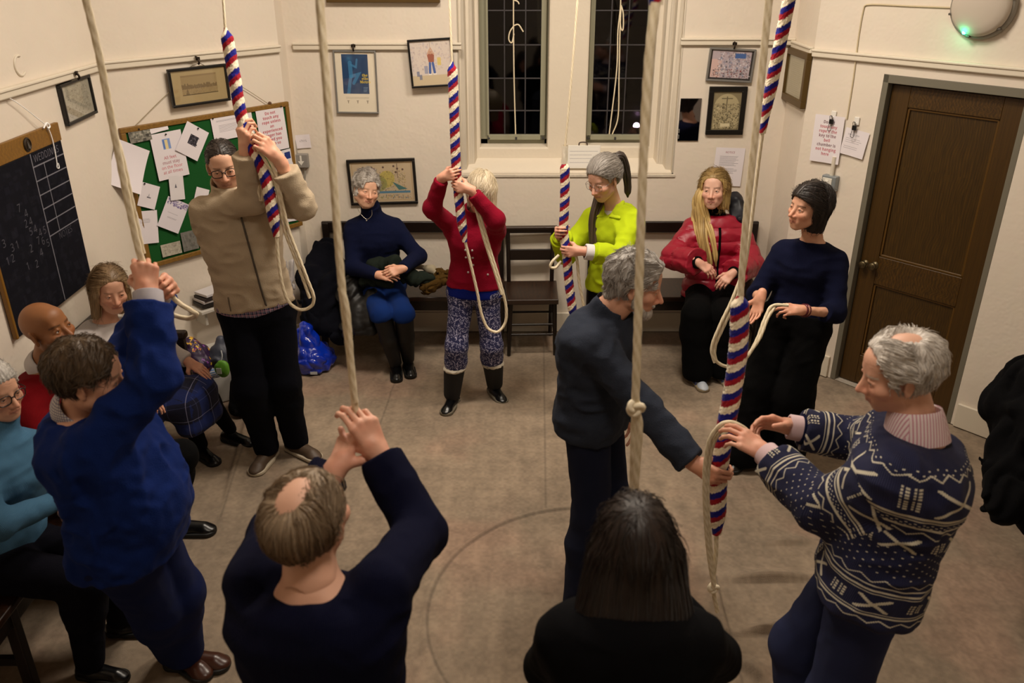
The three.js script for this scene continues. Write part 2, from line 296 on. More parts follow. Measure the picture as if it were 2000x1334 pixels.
// surface nets over the box lo..hi with cells of h, skipping blocks far from the surface
function net(f, lo, hi, h) {
  const nx = Math.ceil((hi[0] - lo[0]) / h / 8) * 8 + 1, ny = Math.ceil((hi[1] - lo[1]) / h / 8) * 8 + 1, nz = Math.ceil((hi[2] - lo[2]) / h / 8) * 8 + 1;
  const v = new Float32Array(nx * ny * nz), seen = new Uint8Array(nx * ny * nz), sx = 1, sy = nx, sz = nx * ny, R = 4 * h * 1.733;
  const X = i => lo[0] + i * h, Y = i => lo[1] + i * h, Z = i => lo[2] + i * h, act = [];
  for (let k = 0; k < nz - 1; k += 8) for (let j = 0; j < ny - 1; j += 8) for (let i = 0; i < nx - 1; i += 8) {
    const d = f(X(i + 4), Y(j + 4), Z(k + 4)), far = Math.abs(d) > R * 1.35 + .012;
    if (!far) act.push([i, j, k]);
    for (let c = k; c <= k + 8; c++) for (let b = j; b <= j + 8; b++) for (let a = i; a <= i + 8; a++) {
      const o = a + b * sy + c * sz; if (seen[o]) continue;
      if (far) v[o] = d; else { v[o] = f(X(a), Y(b), Z(c)); seen[o] = 1; }
    }
  }
  const pos = [], idx = [], id = new Int32Array(nx * ny * nz).fill(-1), co = [0, sx, sy, sx + sy, sz, sx + sz, sy + sz, sx + sy + sz];
  const ed = [[0, 1], [2, 3], [4, 5], [6, 7], [0, 2], [1, 3], [4, 6], [5, 7], [0, 4], [1, 5], [2, 6], [3, 7]];
  const done = new Uint8Array(nx * ny * nz);
  const cells = [];
  for (const [bi, bj, bk] of act) for (let k = bk; k < bk + 8 && k < nz - 1; k++) for (let j = bj; j < bj + 8 && j < ny - 1; j++) for (let i = bi; i < bi + 8 && i < nx - 1; i++) {
    const o = i + j * sy + k * sz; let m = 0;
    for (let c = 0; c < 8; c++) if (v[o + co[c]] < 0) m |= 1 << c;
    if (m === 0 || m === 255) continue;
    let x = 0, y = 0, z = 0, n = 0;
    for (const [p, q] of ed) {
      if (((m >> p) & 1) === ((m >> q) & 1)) continue;
      const a = v[o + co[p]], b = v[o + co[q]], t = a / (a - b);
      x += (p & 1) + t * ((q & 1) - (p & 1)); y += ((p >> 1) & 1) + t * (((q >> 1) & 1) - ((p >> 1) & 1)); z += (p >> 2) + t * ((q >> 2) - (p >> 2)); n++;
    }
    id[o] = pos.length / 3; pos.push(X(i + x / n), Y(j + y / n), Z(k + z / n)); cells.push(i, j, k);
  }
  for (let c = 0; c < cells.length; c += 3) {
    const i = cells[c], j = cells[c + 1], k = cells[c + 2], o = i + j * sy + k * sz;
    const quad = (s1, s2, s0, ok) => { if (!ok) return; const a = v[o] < 0, b = v[o + s0] < 0; if (a === b) return; const p = id[o], q = id[o - s1], r = id[o - s1 - s2], s = id[o - s2]; if (q < 0 || r < 0 || s < 0 || p < 0) return; a ? idx.push(p, q, r, p, r, s) : idx.push(p, r, q, p, s, r); };
    quad(sy, sz, sx, j && k); quad(sz, sx, sy, i && k); quad(sx, sy, sz, i && j);
  }
  const g = new THREE.BufferGeometry(); g.setAttribute('position', new THREE.Float32BufferAttribute(pos, 3)); g.setIndex(idx); g.computeVertexNormals();
  return g;
}
const bbox = (pts, pad) => { const lo = [1e9, 1e9, 1e9], hi = [-1e9, -1e9, -1e9]; for (const p of pts) ['x', 'y', 'z'].forEach((k, i) => { lo[i] = Math.min(lo[i], p[k] - pad); hi[i] = Math.max(hi[i], p[k] + pad); }); return [lo, hi]; };
const paintVerts = (g, fn) => { const p = g.attributes.position, c = new Float32Array(p.count * 3); for (let i = 0; i < p.count; i++) { const q = fn(p.getX(i), p.getY(i), p.getZ(i)); c[i * 3] = q[0]; c[i * 3 + 1] = q[1]; c[i * 3 + 2] = q[2]; } g.setAttribute('color', new THREE.BufferAttribute(c, 3)); return g; };
const lin = h => { const c = new THREE.Color(h); return [c.r, c.g, c.b]; };
const mix3 = (a, b, t) => [mix(a[0], b[0], t), mix(a[1], b[1], t), mix(a[2], b[2], t)];

// elliptical trunk along a bowed spine; prof rows [t, half width, front depth, back depth]
function trunk(Pv, N, latH, latS, prof, bow = 0) {
  const ax = N.clone().sub(Pv), L = ax.length(); ax.normalize();
  const n = 128, t0 = prof[0][0], t1 = prof[prof.length - 1][0], lut = new Float32Array((n + 1) * 3);
  for (let i = 0; i <= n; i++) {
    const t = t0 + (t1 - t0) * i / n; let j = 0; while (j < prof.length - 2 && prof[j + 1][0] < t) j++;
    const a = prof[Math.max(0, j - 1)], b = prof[j], c = prof[j + 1], d = prof[Math.min(prof.length - 1, j + 2)], u = clamp((t - b[0]) / (c[0] - b[0]));
    for (let k = 0; k < 3; k++) { const m0 = j ? (c[k + 1] - a[k + 1]) / (c[0] - a[0]) * (c[0] - b[0]) : c[k + 1] - b[k + 1], m1 = j < prof.length - 2 ? (d[k + 1] - b[k + 1]) / (d[0] - b[0]) * (c[0] - b[0]) : c[k + 1] - b[k + 1], u2 = u * u, u3 = u2 * u; lut[i * 3 + k] = (2 * u3 - 3 * u2 + 1) * b[k + 1] + (u3 - 2 * u2 + u) * m0 + (-2 * u3 + 3 * u2) * c[k + 1] + (u3 - u2) * m1; }
  }
  const lh = latH.clone().addScaledVector(ax, -latH.dot(ax)).normalize(), ls = latS.clone().addScaledVector(ax, -latS.dot(ax)).normalize();
  const frame = t => { const w = clamp(t); const l = lh.clone().lerp(ls, w).normalize(), f = l.clone().cross(ax); return { l, f }; };
  const fh = frame(0), fs = frame(1);
  const o = { L, ax, t0, t1, frame, point: (t, a = 0, b = 0) => { const q = frame(t); return Pv.clone().addScaledVector(ax, t * L).addScaledVector(q.f, bow * 4 * clamp(t) * (1 - clamp(t)) + b).addScaledVector(q.l, a); } };
  o.tuv = (x, y, z) => { // t, lateral, forward in local axes
    const px = x - Pv.x, py = y - Pv.y, pz = z - Pv.z, t = (px * ax.x + py * ax.y + pz * ax.z) / L, w = clamp(t);
    let lx = mix(fh.l.x, fs.l.x, w), ly = mix(fh.l.y, fs.l.y, w), lz = mix(fh.l.z, fs.l.z, w); const s = 1 / Math.hypot(lx, ly, lz); lx *= s; ly *= s; lz *= s;
    const fx = ly * ax.z - lz * ax.y, fy = lz * ax.x - lx * ax.z, fz = lx * ax.y - ly * ax.x;
    return [t, px * lx + py * ly + pz * lz, px * fx + py * fy + pz * fz - bow * 4 * w * (1 - w)];
  };
  o.size = (t, k) => { const i = clamp((t - t0) / (t1 - t0)) * n, a = i | 0, b = Math.min(n, a + 1); return mix(lut[a * 3 + k], lut[b * 3 + k], i - a); };
  o.sdf = (inf = 0, c0 = t0, c1 = t1, rnd0 = .03, rnd1 = .03) => (x, y, z) => {
    const [t, u, w] = o.tuv(x, y, z), tc = t < c0 ? c0 : t > c1 ? c1 : t;
    const a = o.size(tc, 0) + inf, b = (w > 0 ? o.size(tc, 1) : o.size(tc, 2)) + inf;
    const q = Math.pow(Math.pow(Math.abs(u) / a, 2.4) + Math.pow(Math.abs(w) / b, 2.4), 1 / 2.4);
    let d = (q - 1) * Math.min(a, b) * .92; if (q > 1.8) d = Math.hypot(u, w) - Math.max(a, b);
    d = smax(d, (c0 - t) * L, rnd0); return smax(d, (t - c1) * L, rnd1);
  };
  return o;
}
const PROF_M = [[-.12, .165, .10, .115], [0, .172, .11, .12], [.22, .165, .115, .10], [.42, .158, .118, .095], [.62, .172, .118, .11], [.80, .185, .115, .115], [.90, .15, .09, .10], [.96, .10, .072, .085], [1.03, .06, .056, .064]];
const PROF_F = [[-.12, .165, .10, .12], [0, .172, .105, .125], [.22, .15, .105, .09], [.42, .135, .10, .08], [.62, .15, .13, .095], [.78, .16, .115, .10], [.90, .128, .08, .09], [.96, .085, .066, .075], [1.03, .05, .048, .055]];

// ---------- hands: palm, four unequal fingers in three joints each, a thumb from the side of the palm ----------
// frame: wrist w, d along the hand, n out of the palm, k towards the thumb
function hand(w, d, n, side, o = {}) {
  const s = o.s || 1; d = d.clone().normalize(); n = n.clone().addScaledVector(d, -n.dot(d)).normalize();
  const k = d.clone().cross(n).multiplyScalar(side === 'R' ? 1 : -1);
  const pt = (a, b, c) => w.clone().addScaledVector(d, a * s).addScaledVector(k, b * s).addScaledVector(n, c * s);
  const palm = [cap(pt(-.03, 0, 0), pt(.03, .004, 0), .027 * s, .026 * s)], list = [];
  const fb = [[.092, .030], [.097, .0095], [.092, -.0115], [.082, -.031]], fl = [[.045, .027, .021], [.049, .031, .022], [.045, .029, .022], [.036, .021, .019]], fr = [.0092, .0094, .0090, .0080];
  const curl = o.curl || [.35, .45, .3];
  for (let i = 0; i < 4; i++) {
    palm.push(cap(pt(.022, fb[i][1] * .62, .002), pt(fb[i][0], fb[i][1], 0), .0135 * s, .0118 * s));
    const cu = Array.isArray(curl[0]) ? curl[i] : curl.map((c, j) => c + (o.fan || .05) * (i - 1));
    let p = pt(...[fb[i][0], fb[i][1], 0]), ang = 0; const spread = (o.spread || 0) * (1.5 - i) * .5;
    for (let j = 0; j < 3; j++) { ang += cu[j]; const dir = d.clone().multiplyScalar(Math.cos(ang)).addScaledVector(n, Math.sin(ang)).addScaledVector(k, spread * (j ? .6 : 1)).normalize(), q = p.clone().addScaledVector(dir, fl[i][j] * s); list.push([cap(p, q, (fr[i] - j * .0008) * s, (fr[i] - j * .0008 - .0008) * s), i]); p = q; }
  }
  const th = o.thumb || [[.55, .75, .35], [.75, .25, .55], [.8, -.1, .5]], tl = [.046, .036, .029], tr = [.0145, .0108, .0098];
  let p = pt(.022, .02, .008);
  const tc = [];
  th.forEach((q, j) => { const e = d.clone().multiplyScalar(q[0]).addScaledVector(k, q[1]).addScaledVector(n, q[2]).normalize(), t = p.clone().addScaledVector(e, tl[j] * s); tc.push(cap(p, t, tr[j] * s, (tr[j] - .0015) * s)); p = t; });
  palm.push(tc[0]);
  const fp = uni(palm, .014), groups = [0, 1, 2, 3].map(i => uni(list.filter(l => l[1] === i).map(l => l[0]), .003)), ft = uni(tc.slice(1), .004);
  const f = (x, y, z) => { let m = fp(x, y, z), g = 1; for (const q of groups) g = Math.min(g, smin(q(x, y, z), m, .008)); return Math.min(g, smin(m, ft(x, y, z), .009)); };
  const c = pt(.085, 0, .03), R = .125 * s;
  return { f, wrist: w, lo: [c.x - R, c.y - R, c.z - R], hi: [c.x + R, c.y + R, c.z + R], pt, d, n, k };
}
const GRIP = { curl: [1.15, 1.35, .75], fan: .06, thumb: [[.55, .45, .75], [.45, -.15, .9], [.2, -.5, .55]] };
const FAT = { curl: [.72, 1.05, .75], fan: .04, thumb: [[.6, .6, .5], [.5, .1, .85], [.3, -.35, .85]] };
const LOOSEGRIP = { curl: [.8, 1.2, .6], fan: .1, thumb: [[.6, .5, .65], [.7, -.05, .6], [.7, -.3, .4]] };

// ---------- heads: eyes at the origin, y up, z out of the face, x to the person's left ----------
function headField(o) {
  const w = o.w || 1, nl = o.nose || 1, jw = o.jaw || 1, ch = o.cheek || 1, fat = o.fat || 0;
  const A = [ell(0, .032, -.018, .0755 * w, .088, .098), ell(0, -.028, .026, (.06 + fat * .6) * w, .082, .064), cap(L3(-.046 * w * jw, -.058, .005), L3(-.012, -.098, .058), .022 + fat, .017 + fat * .5), cap(L3(.046 * w * jw, -.058, .005), L3(.012, -.098, .058), .022 + fat, .017 + fat * .5), ell(-.040 * w, -.026, .058, .024 * ch, .02, .024), ell(.040 * w, -.026, .058, .024 * ch, .02, .024), cap(L3(-.03, .024, .073), L3(.03, .024, .073), .0125, .0125), ell(0, .055, .05, .05, .035, .036)];
  if (fat) A.push(ell(0, -.092, .03, .045, .022 + fat, .04));
  const base = uni(A, .022);
  const nose = uni([cap(L3(0, .008, .083), L3(0, -.036 * nl, .088 + .021 * nl), .0075, .0105), ell(-.0125, -.0405 * nl, .093, .0085, .0075, .0105), ell(.0125, -.0405 * nl, .093, .0085, .0075, .0105)], .01);
  const lipU = uni([cap(L3(-.0255, -.0672, .0765), L3(-.008, -.064, .0875), .003, .0046), cap(L3(-.008, -.064, .0875), L3(.008, -.064, .0875), .0046, .0046), cap(L3(.008, -.064, .0875), L3(.0255, -.0672, .0765), .0046, .003)], .004);
  const lipL = uni([cap(L3(-.0235, -.069, .0765), L3(0, -.0738, .087), .003, .0058), cap(L3(0, -.0738, .087), L3(.0235, -.069, .0765), .0058, .003)], .004);
  const mouthBulge = ell(0, -.067, .066, .036, .024, .022);
  const ears = [-1, 1].map(s => { const m = new THREE.Matrix4().makeRotationFromEuler(new THREE.Euler(-.12, s * .45, s * -.08)); m.setPosition(s * .077 * w, -.006, -.012); const outer = ell(0, 0, 0, .0085, .032, .0195), cut = ell(s * .007, .003, .003, .006, .02, .0115), lobe = ell(0, -.027, .004, .007, .009, .009); return moved((x, y, z) => smin(smax(outer(x, y, z), -cut(x, y, z), .005), lobe(x, y, z), .006), m); });
  const sock = [-1, 1].map(s => ell(s * .0315 * w, -.002, .099, .0185, .0125, .0165)), balls = [-1, 1].map(s => ell(s * .0315 * w, -.001, .0715, .0132, .0132, .0132));
  const lids = [-1, 1].map(s => uni([cap(L3(s * .0205 * w, .003, .0825), L3(s * .031 * w, .0074 - (o.lid || 0), .0858), .0042, .0046), cap(L3(s * .031 * w, .0074 - (o.lid || 0), .0858), L3(s * .044 * w, .0015, .077), .0046, .004)], .004));
  const lidL = [-1, 1].map(s => uni([cap(L3(s * .0205 * w, -.004, .0815), L3(s * .031 * w, -.0092, .0832), .003, .0034), cap(L3(s * .031 * w, -.0092, .0832), L3(s * .044 * w, -.004, .076), .003, .0028)], .004));
  const nos = [-1, 1].map(s => ell(s * .0065, -.047 * nl, .1, .004, .004, .006));
  return (x, y, z) => {
    let d = base(x, y, z);
    if (z > .02 && y < .06 && y > -.1) {
      d = smin(d, mouthBulge(x, y, z), .016);
      d = smax(d, -sock[0](x, y, z), .012); d = smax(d, -sock[1](x, y, z), .012);
      d = smin(d, nose(x, y, z), .013);
      const s = x < 0 ? 0 : 1; d = smin(d, balls[s](x, y, z), .003); d = smin(d, lids[s](x, y, z), .004); d = smin(d, lidL[s](x, y, z), .004);
      d = smin(d, lipU(x, y, z), .004); d = smin(d, lipL(x, y, z), .003);
      d = smax(d, -nos[s](x, y, z), .003);
      if (o.age) d += o.age * .0016 * (Math.abs(Math.sin(y * 420 + x * 60)) - .5) * sstep(.045, .055, y) + o.age * .002 * Math.exp(-Math.pow((Math.abs(x) - (.022 - (y + .045) * .45)) / .004, 2)) * sstep(-.075, -.06, y) * sstep(-.03, -.04, y);
    }
    return smin(smin(d, ears[0](x, y, z), .006), ears[1](x, y, z), .006);
  };
}
// hair as a solid around the skull: th thickness, len below the eyes, opening for the face; strands follow the meridians
function hairField(o) {
  const th = o.th ?? .014, ts = o.ts ?? th * .8, tb = o.tb ?? th, w = o.w || 1;
  const capE = ell(0, .033, -.02, (.0755 * w + ts), .089 + th, .1 + tb);
  const parts = [capE];
  if (o.len) { // hanging hair: a flattened sleeve from the ears down
    const y1 = -o.len, rx = o.rx || .088, rz = o.rz || .075, rx2 = o.rx2 || rx, rz2 = o.rz2 || rz, zc = o.zc ?? -.03, zc2 = o.zc2 ?? zc;
    parts.push((x, y, z) => { const t = clamp((y - .03) / (y1 - .03)), a = mix(rx, rx2, t), b = mix(rz, rz2, t), c = mix(zc, zc2, t); const q = Math.hypot(x / a, (z - c) / b); let d = (q - 1) * Math.min(a, b); d = smax(d, y - .04, .03); return smax(d, y1 - y + (o.rag || .012) * (vn(x * 90, 1, z * 90) - .5) * 2, .012); });
  }
  for (const e of o.extra || []) parts.push(e);
  const body = uni(parts, o.k || .02);
  const hl = o.hl ?? .068, fw = o.fw ?? .062, fb = o.fb ?? .02;
  const face = (x, y, z) => smax(smax(Math.abs(x - (o.fx || 0)) - fw - (y < -.03 ? (-.03 - y) * .15 : 0), y - hl + x * x * (o.arch ?? 7), .02), fb - z + Math.max(0, y - .03) * .35, .02);
  const earcut = o.ears === false ? null : [-1, 1].map(s => ell(s * .082, -.012, .0, .03, .036, .026));
  const nape = o.nape ?? -.075, sw = o.wave || 0, st = o.strand ?? .0028, fq = o.fq || 15, pz = o.pz ?? -.02, py = o.py ?? .1;
  return (x, y, z) => {
    let d = body(x, y, z);
    const fc = face(x, y, z); d = smax(d, -fc, .012); if (fc > 0 && fc < .05) d += (o.soft ?? .006) * Math.exp(-fc * fc / .00025);
    if (!o.len) d = smax(d, nape - y + (z + .08) * .25, .012);
    if (earcut) { d = smax(d, -earcut[0](x, y, z), .01); d = smax(d, -earcut[1](x, y, z), .01); }
    if (o.cut) d = smax(d, -o.cut(x, y, z), .012);
    const a = Math.atan2(x, -(z - pz)) , r = Math.hypot(x, z - pz) * 10;
    d += st * (Math.abs(vn(a * fq, y * 9, r + 3) - .5) * 2 - .5) + st * .6 * (vn(a * fq * 2.6, y * 14, r * 2) - .5);
    for (const b of o.thin || []) d += b[4] * (1 - sstep(b[3] * .2, b[3], Math.hypot((x - b[0]) / (b[5] || 1), (y - b[1]) / (b[6] || 1), (z - b[2]) / (b[7] || 1))));
    if (sw) d += sw * (vn(x * 38, y * 38 + 5, z * 38) - .5);
    return d;
  };
}
function eyeGeo(r, gaze, irisCol) {
  const g = new THREE.SphereGeometry(r, 22, 16); const gz = gaze.clone().normalize(), ic = lin(irisCol);
  return paintVerts(g, (x, y, z) => { const c = (x * gz.x + y * gz.y + z * gz.z) / r; return c > .975 ? [.005, .005, .005] : c > .86 ? mix3(ic, [.01, .01, .01], c < .885 ? .6 : 0) : [.72, .66, .62]; });
}
const skinMat = new THREE.MeshPhysicalMaterial({ color: 0xffffff, roughness: .52, vertexColors: true, sheen: .12, sheenRoughness: .5, sheenColor: new THREE.Color(0xffb9a0), bumpMap: bumpFuzz, bumpScale: .0002 });
const hairMat = new THREE.MeshPhysicalMaterial({ color: 0xffffff, roughness: .5, vertexColors: true, sheen: .2, sheenRoughness: .4, sheenColor: new THREE.Color(0xffffff) });
const eyeMat = new THREE.MeshPhysicalMaterial({ color: 0xffffff, roughness: .12, vertexColors: true, clearcoat: .6 });
function euler(yaw, pitch = 0, roll = 0) { return new THREE.Matrix4().makeRotationFromEuler(new THREE.Euler(-pitch * Math.PI / 180, yaw * Math.PI / 180, roll * Math.PI / 180, 'YXZ')); }
const dirOf = yaw => V(Math.sin(yaw * Math.PI / 180), 0, Math.cos(yaw * Math.PI / 180));
const latOf = yaw => V(Math.cos(yaw * Math.PI / 180), 0, -Math.sin(yaw * Math.PI / 180));

// two-bone reach: joint between a and b (lengths l1, l2), bent towards the hint
function bend(a, b, l1, l2, hint, who) {
  const d = b.clone().sub(a), D = d.length(); d.normalize();
  if (D > (l1 + l2) * 1.03) 0;
  const s = Math.max(1, D / (l1 + l2) * 1.002); l1 *= s; l2 *= s;
  const x = (l1 * l1 - l2 * l2 + D * D) / (2 * D), h = Math.sqrt(Math.max(0, l1 * l1 - x * x));
  const e = hint.clone().sub(a); e.addScaledVector(d, -e.dot(d)); if (e.length() < 1e-4) e.set(0, 0, 1); e.normalize();
  return a.clone().addScaledVector(d, x).addScaledVector(e, h);
}

// ---------- a person: skeleton in world space, one continuous skin mesh, clothes and hair as children ----------
class Person {
  constructor(label, o) {
    this.o = o; const H = o.H, s = this.s = H / 1.75, sex = o.sex || 'm';
    this.base = V(o.pelvis.x, 0, o.pelvis.z);
    this.g = thing('person', label, 'person', [this.base.x, 0, this.base.z]);
    const latH = latOf(o.yawH), latS = latOf(o.yawS ?? o.yawH);
    const prof = (o.prof || (sex === 'm' ? PROF_M : PROF_F)).map(r => [r[0], ...r.slice(1).map(v => v * s * (o.wide || 1))]);
    const T = this.T = trunk(o.pelvis, o.neck, latH, latS, prof, (o.bow || 0));
    const sw = (o.sw || (sex === 'm' ? .168 : .15)) * s;
    this.j = {};
    for (const [S, sg] of [['L', 1], ['R', -1]]) {
      const a = o[S] || {}, up = a.up || 0;
      const sh = T.point(o.shT || (sex === 'm' ? .82 : .795), sg * (sw - (a.in || 0) * s), (a.fwd || 0) * s); sh.addScaledVector(T.ax, up * s);
      const l1 = .172 * H * (o.arm || 1), l2 = .15 * H * (o.arm || 1);
      let hint = a.e || T.point(.3, sg * .4, -.1), hd, W, E;
      const hs = a.hs || (sex === 'm' ? 1 : .9) * s;
      if (a.Wf) { const A = a.A.clone().normalize(), dd = a.G.clone().sub(a.Wf).normalize(), dp = dd.clone().addScaledVector(A, -dd.dot(A)).normalize(), n = a.n || (S === 'R' ? A.clone().cross(dp) : dp.clone().cross(A)); W = a.Wf; E = bend(sh, W, l1, l2, hint, S); hd = { d: dd, n }; }
      else if (a.G) { // grip: point inside the fist, thumb towards A
        let d = a.d ? a.d.clone() : a.G.clone().sub(sh); const A = a.A.clone().normalize();
        for (let it = 0; it < 4; it++) {
          d.addScaledVector(A, -d.dot(A) * (a.straight ?? .8)).normalize();
          const dp = d.clone().addScaledVector(A, -d.dot(A)).normalize(), n = S === 'R' ? A.clone().cross(dp) : dp.clone().cross(A);
          const dd = d.clone().addScaledVector(n, -d.dot(n)).normalize();
          W = a.G.clone().addScaledVector(dd, -.086 * hs).addScaledVector(n, -(.016 + (a.gr ?? .012))); E = bend(sh, W, l1, l2, hint, S); hd = { d: dd, n };
          if (!a.d) d = W.clone().sub(E).normalize();
        }
      } else { W = a.W; E = bend(sh, W, l1, l2, hint, S); const d = a.d || W.clone().sub(E); hd = { d, n: a.n || V(0, -1, 0) }; }
      this.j[S] = { sh, E, W, hand: a.nohand ? null : hand(W, hd.d, hd.n, S, { s: hs, ...(a.pose || (a.G ? GRIP : {})) }) };
      const lg = o['leg' + S] || {}, hip = T.point(0, sg * .088 * s, 0), L1 = .245 * H * (o.legs || 1), L2 = .245 * H * (o.legs || 1);
      const An = lg.an || V(hip.x, .085, hip.z), K = bend(hip, An, L1, L2, lg.k || hip.clone().add(dirOf(o.yawH).multiplyScalar(.5)).setY(hip.y * .5), 'leg' + S);
      Object.assign(this.j[S], { hip, K, An, fy: lg.yaw ?? o.yawH });
    }
    // head frame
    const h = o.head; this.hs = (h.s || (sex === 'm' ? 1 : .945)); this.hm = euler(h.yaw, h.pitch, h.roll); this.hm.scale(V(this.hs, this.hs, this.hs)); this.hm.setPosition(h.c);
    if (globalThis.DBG) { const pj = v => { const y = v.y - CAM_H, f = -sP * y - cP * v.z; return [1000 + FOC * v.x / f, 667 - FOC * (cP * y - sP * v.z) / f].map(Math.round).join(',') + '@' + (-v.z).toFixed(2) + ' Y' + v.y.toFixed(2); }; for (const S of ['L', 'R']) { const q = this.j[S]; console.log(label.slice(0, 28), S, 'sh', pj(q.sh), '| E', pj(q.E), '| W', pj(q.W), '| reach', (q.sh.distanceTo(q.W) / (.322 * H * (o.arm || 1))).toFixed(2), '| hip', pj(q.hip), '| K', pj(q.K), '| leg', (q.hip.distanceTo(q.An) / (.49 * H * (o.legs || 1))).toFixed(2)); } console.log('   torso', (T.L / H).toFixed(3), 'neck', pj(o.neck), 'head-neck', h.c.distanceTo(o.neck).toFixed(3)); }
    this.skin();
  }
  local(g) { g.translate(-this.base.x, 0, -this.base.z); return g; }
  add(name, g, m, parent = this.g, label) { return part(name, g.attributes.uv || !m.bumpMap && !m.map ? this.local(g) : this.local(boxUV(g.index ? g.toNonIndexed() : g)), m, parent, label); }
  raw(name, geos, m, parent = this.g, label) { return part(name, this.local(merge(geos)), m, parent, label); }
  hp(x, y, z) { return V(x, y, z).applyMatrix4(this.hm); }
  armCaps(S, inf, fat = 1, w = null) { const q = this.j[S], s = this.s * (this.o.wide ? Math.sqrt(this.o.wide) : 1) * (this.o.sex === 'f' ? .88 : 1); return [cap(q.sh, q.E, .050 * s * fat + inf, .043 * s * fat + inf), cap(q.E, q.W, .043 * s * fat + inf, (w ?? .029 * s) + inf)]; }
  legCaps(S, inf, o = {}) {
    const q = this.j[S], s = this.s * (this.o.wide ? Math.sqrt(this.o.wide) : 1), calf = q.K.clone().lerp(q.An, .3).add(dirOf(q.fy).multiplyScalar(-.014));
    return [cap(q.hip, q.K, (o.th || .082) * s + inf, (o.kn || .056) * s + inf), cap(q.K, calf, (o.kn || .056) * s + inf, (o.cf || .056) * s + inf), cap(calf, q.An, (o.cf || .056) * s + inf, (o.an || .036) * s + inf)];
  }
  skin() {
    const o = this.o, T = this.T, j = this.j, tone = lin(o.tone || 0xd8a68a), red = lin(o.lips || 0xb06a5c);
    const neckTop = this.hp(0, -.055, -.025), nr = (o.neckR || (o.sex === 'f' ? .047 : .056)) * this.s;
    this.neckF = cap(o.neck.clone().addScaledVector(T.ax, -.03), neckTop, nr * 1.15, nr);
    const bodyF = uni([T.sdf(-.012, 0), this.neckF, ...this.armCaps('L', -.004), ...this.armCaps('R', -.004), ...this.legCaps('L', -.006), ...this.legCaps('R', -.006)], .03);
    const pts = [o.neck, neckTop, o.pelvis]; for (const S of ['L', 'R']) pts.push(j[S].sh, j[S].E, j[S].W, j[S].hip, j[S].K, j[S].An);
    const geos = [paintVerts(net(bodyF, ...bbox(pts, .2), .013), (x, y, z) => { const k = .92 + .16 * fbm(x * 22, y * 22, z * 22, 2); return [tone[0] * k, tone[1] * k, tone[2] * k]; })];
    for (const S of ['L', 'R']) if (j[S].hand) {
      const h = j[S].hand, fore = cap(j[S].E.clone().lerp(j[S].W, .6), j[S].W, .034 * this.s, .0265 * this.s * (o.sex === 'f' ? .9 : 1));
      const f = (x, y, z) => smin(h.f(x, y, z), fore(x, y, z), .02);
      geos.push(paintVerts(net(f, h.lo, h.hi, o.fine ? .0032 : .0036), (x, y, z) => { const k = .93 + .14 * fbm(x * 60, y * 60, z * 60, 2), r = vn(x * 45 + 7, y * 45, z * 45) * .12; return [tone[0] * k * (1 + r * .3), tone[1] * k * (1 - r), tone[2] * k * (1 - r)]; }));
    }
    const hf = headField(o.face || {}), inv = this.hm.clone().invert(), hs = this.hs, bm = o.face || {};
    const nt = cap(V(0, -.055, -.025), V().copy(o.neck).applyMatrix4(inv), nr / hs, nr * 1.12 / hs);
    const F = (x, y, z) => smin(hf(x, y, z), nt(x, y, z), .022);
    const hg = net(F, [-.1, -.19, -.14], [.1, .135, .125], .0034);
    const brow = o.brow === undefined ? null : lin(o.brow), stub = o.stubble ? lin(o.stubble) : null;
    paintVerts(hg, (x, y, z) => {
      let c = tone.map(v => v * (.94 + .12 * fbm(x * 40, y * 40, z * 40, 2)));
      if (z > .03) {
        const warm = Math.exp(-((Math.abs(x) - .04) ** 2 + (y + .035) ** 2) / .0009) * .3 + Math.exp(-(x * x + (y + .04) ** 2) / .00035) * .3; c = [c[0] * (1 + warm * .12), c[1] * (1 - warm * .35), c[2] * (1 - warm * .4)];
        const ly = y + .0687 - x * x * 2; if (z > .068 && Math.abs(x) < .0255 && Math.abs(ly) < .0105) c = mix3(c, red, (1 - sstep(.006, .0105, Math.abs(ly))) * .6);
        if (z > .07 && Math.abs(ly) < .0015 && Math.abs(x) < .025) c = c.map(v => v * .55);
        if (brow) { const bx = Math.abs(x), by = .0205 + (bx - .018) * .16 - Math.max(0, bx - .04) * .6; if (bx > .013 && bx < .05) { const k = (1 - sstep(.0028, .0055, Math.abs(y - by))) * (.6 + .4 * vn(x * 900, y * 400, 3)); c = mix3(c, brow, k * (o.browK || .75)); } }
        const ex = Math.abs(x) - .0315; if (z > .066 && Math.abs(ex) < .0145 && y > -.001 && y < .0065) c = mix3(c, [.06, .03, .025], .55 * (1 - sstep(.0012, .0028, Math.abs(y - .0034 + ex * ex * 28))));
      }
      if (stub && y < -.03) { const k = sstep(-.028, -.05, y) * sstep(-.02, .02, z) * (Math.abs(x) < .018 && y > -.055 ? .6 : 1) * (y < -.125 ? 0 : 1); c = mix3(c, stub, k * .45); }
      if (o.scalp && y > .02) { const fx = 1 - sstep(-.03, .045, z - (y - .06) * .2); c = mix3(c, lin(o.scalp), fx * .35); }
      return c;
    });
    hg.applyMatrix4(this.hm); geos.push(hg);
    const g = mergeGeometries(geos.map(q => { const n = q.index ? q.toNonIndexed() : q; return boxUV(n); }));
    this.add('body', g, skinMat);
    const look = o.look ? V(...o.look) : V(0, 0, 1);
    for (const sx of [-1, 1]) { const e = eyeGeo(.0122, look, o.iris || 0x4a3526); e.translate(sx * .0315 * (bm.w || 1), -.0008, .0742); e.applyMatrix4(this.hm); this.add('eye', e, eyeMat); }
  }
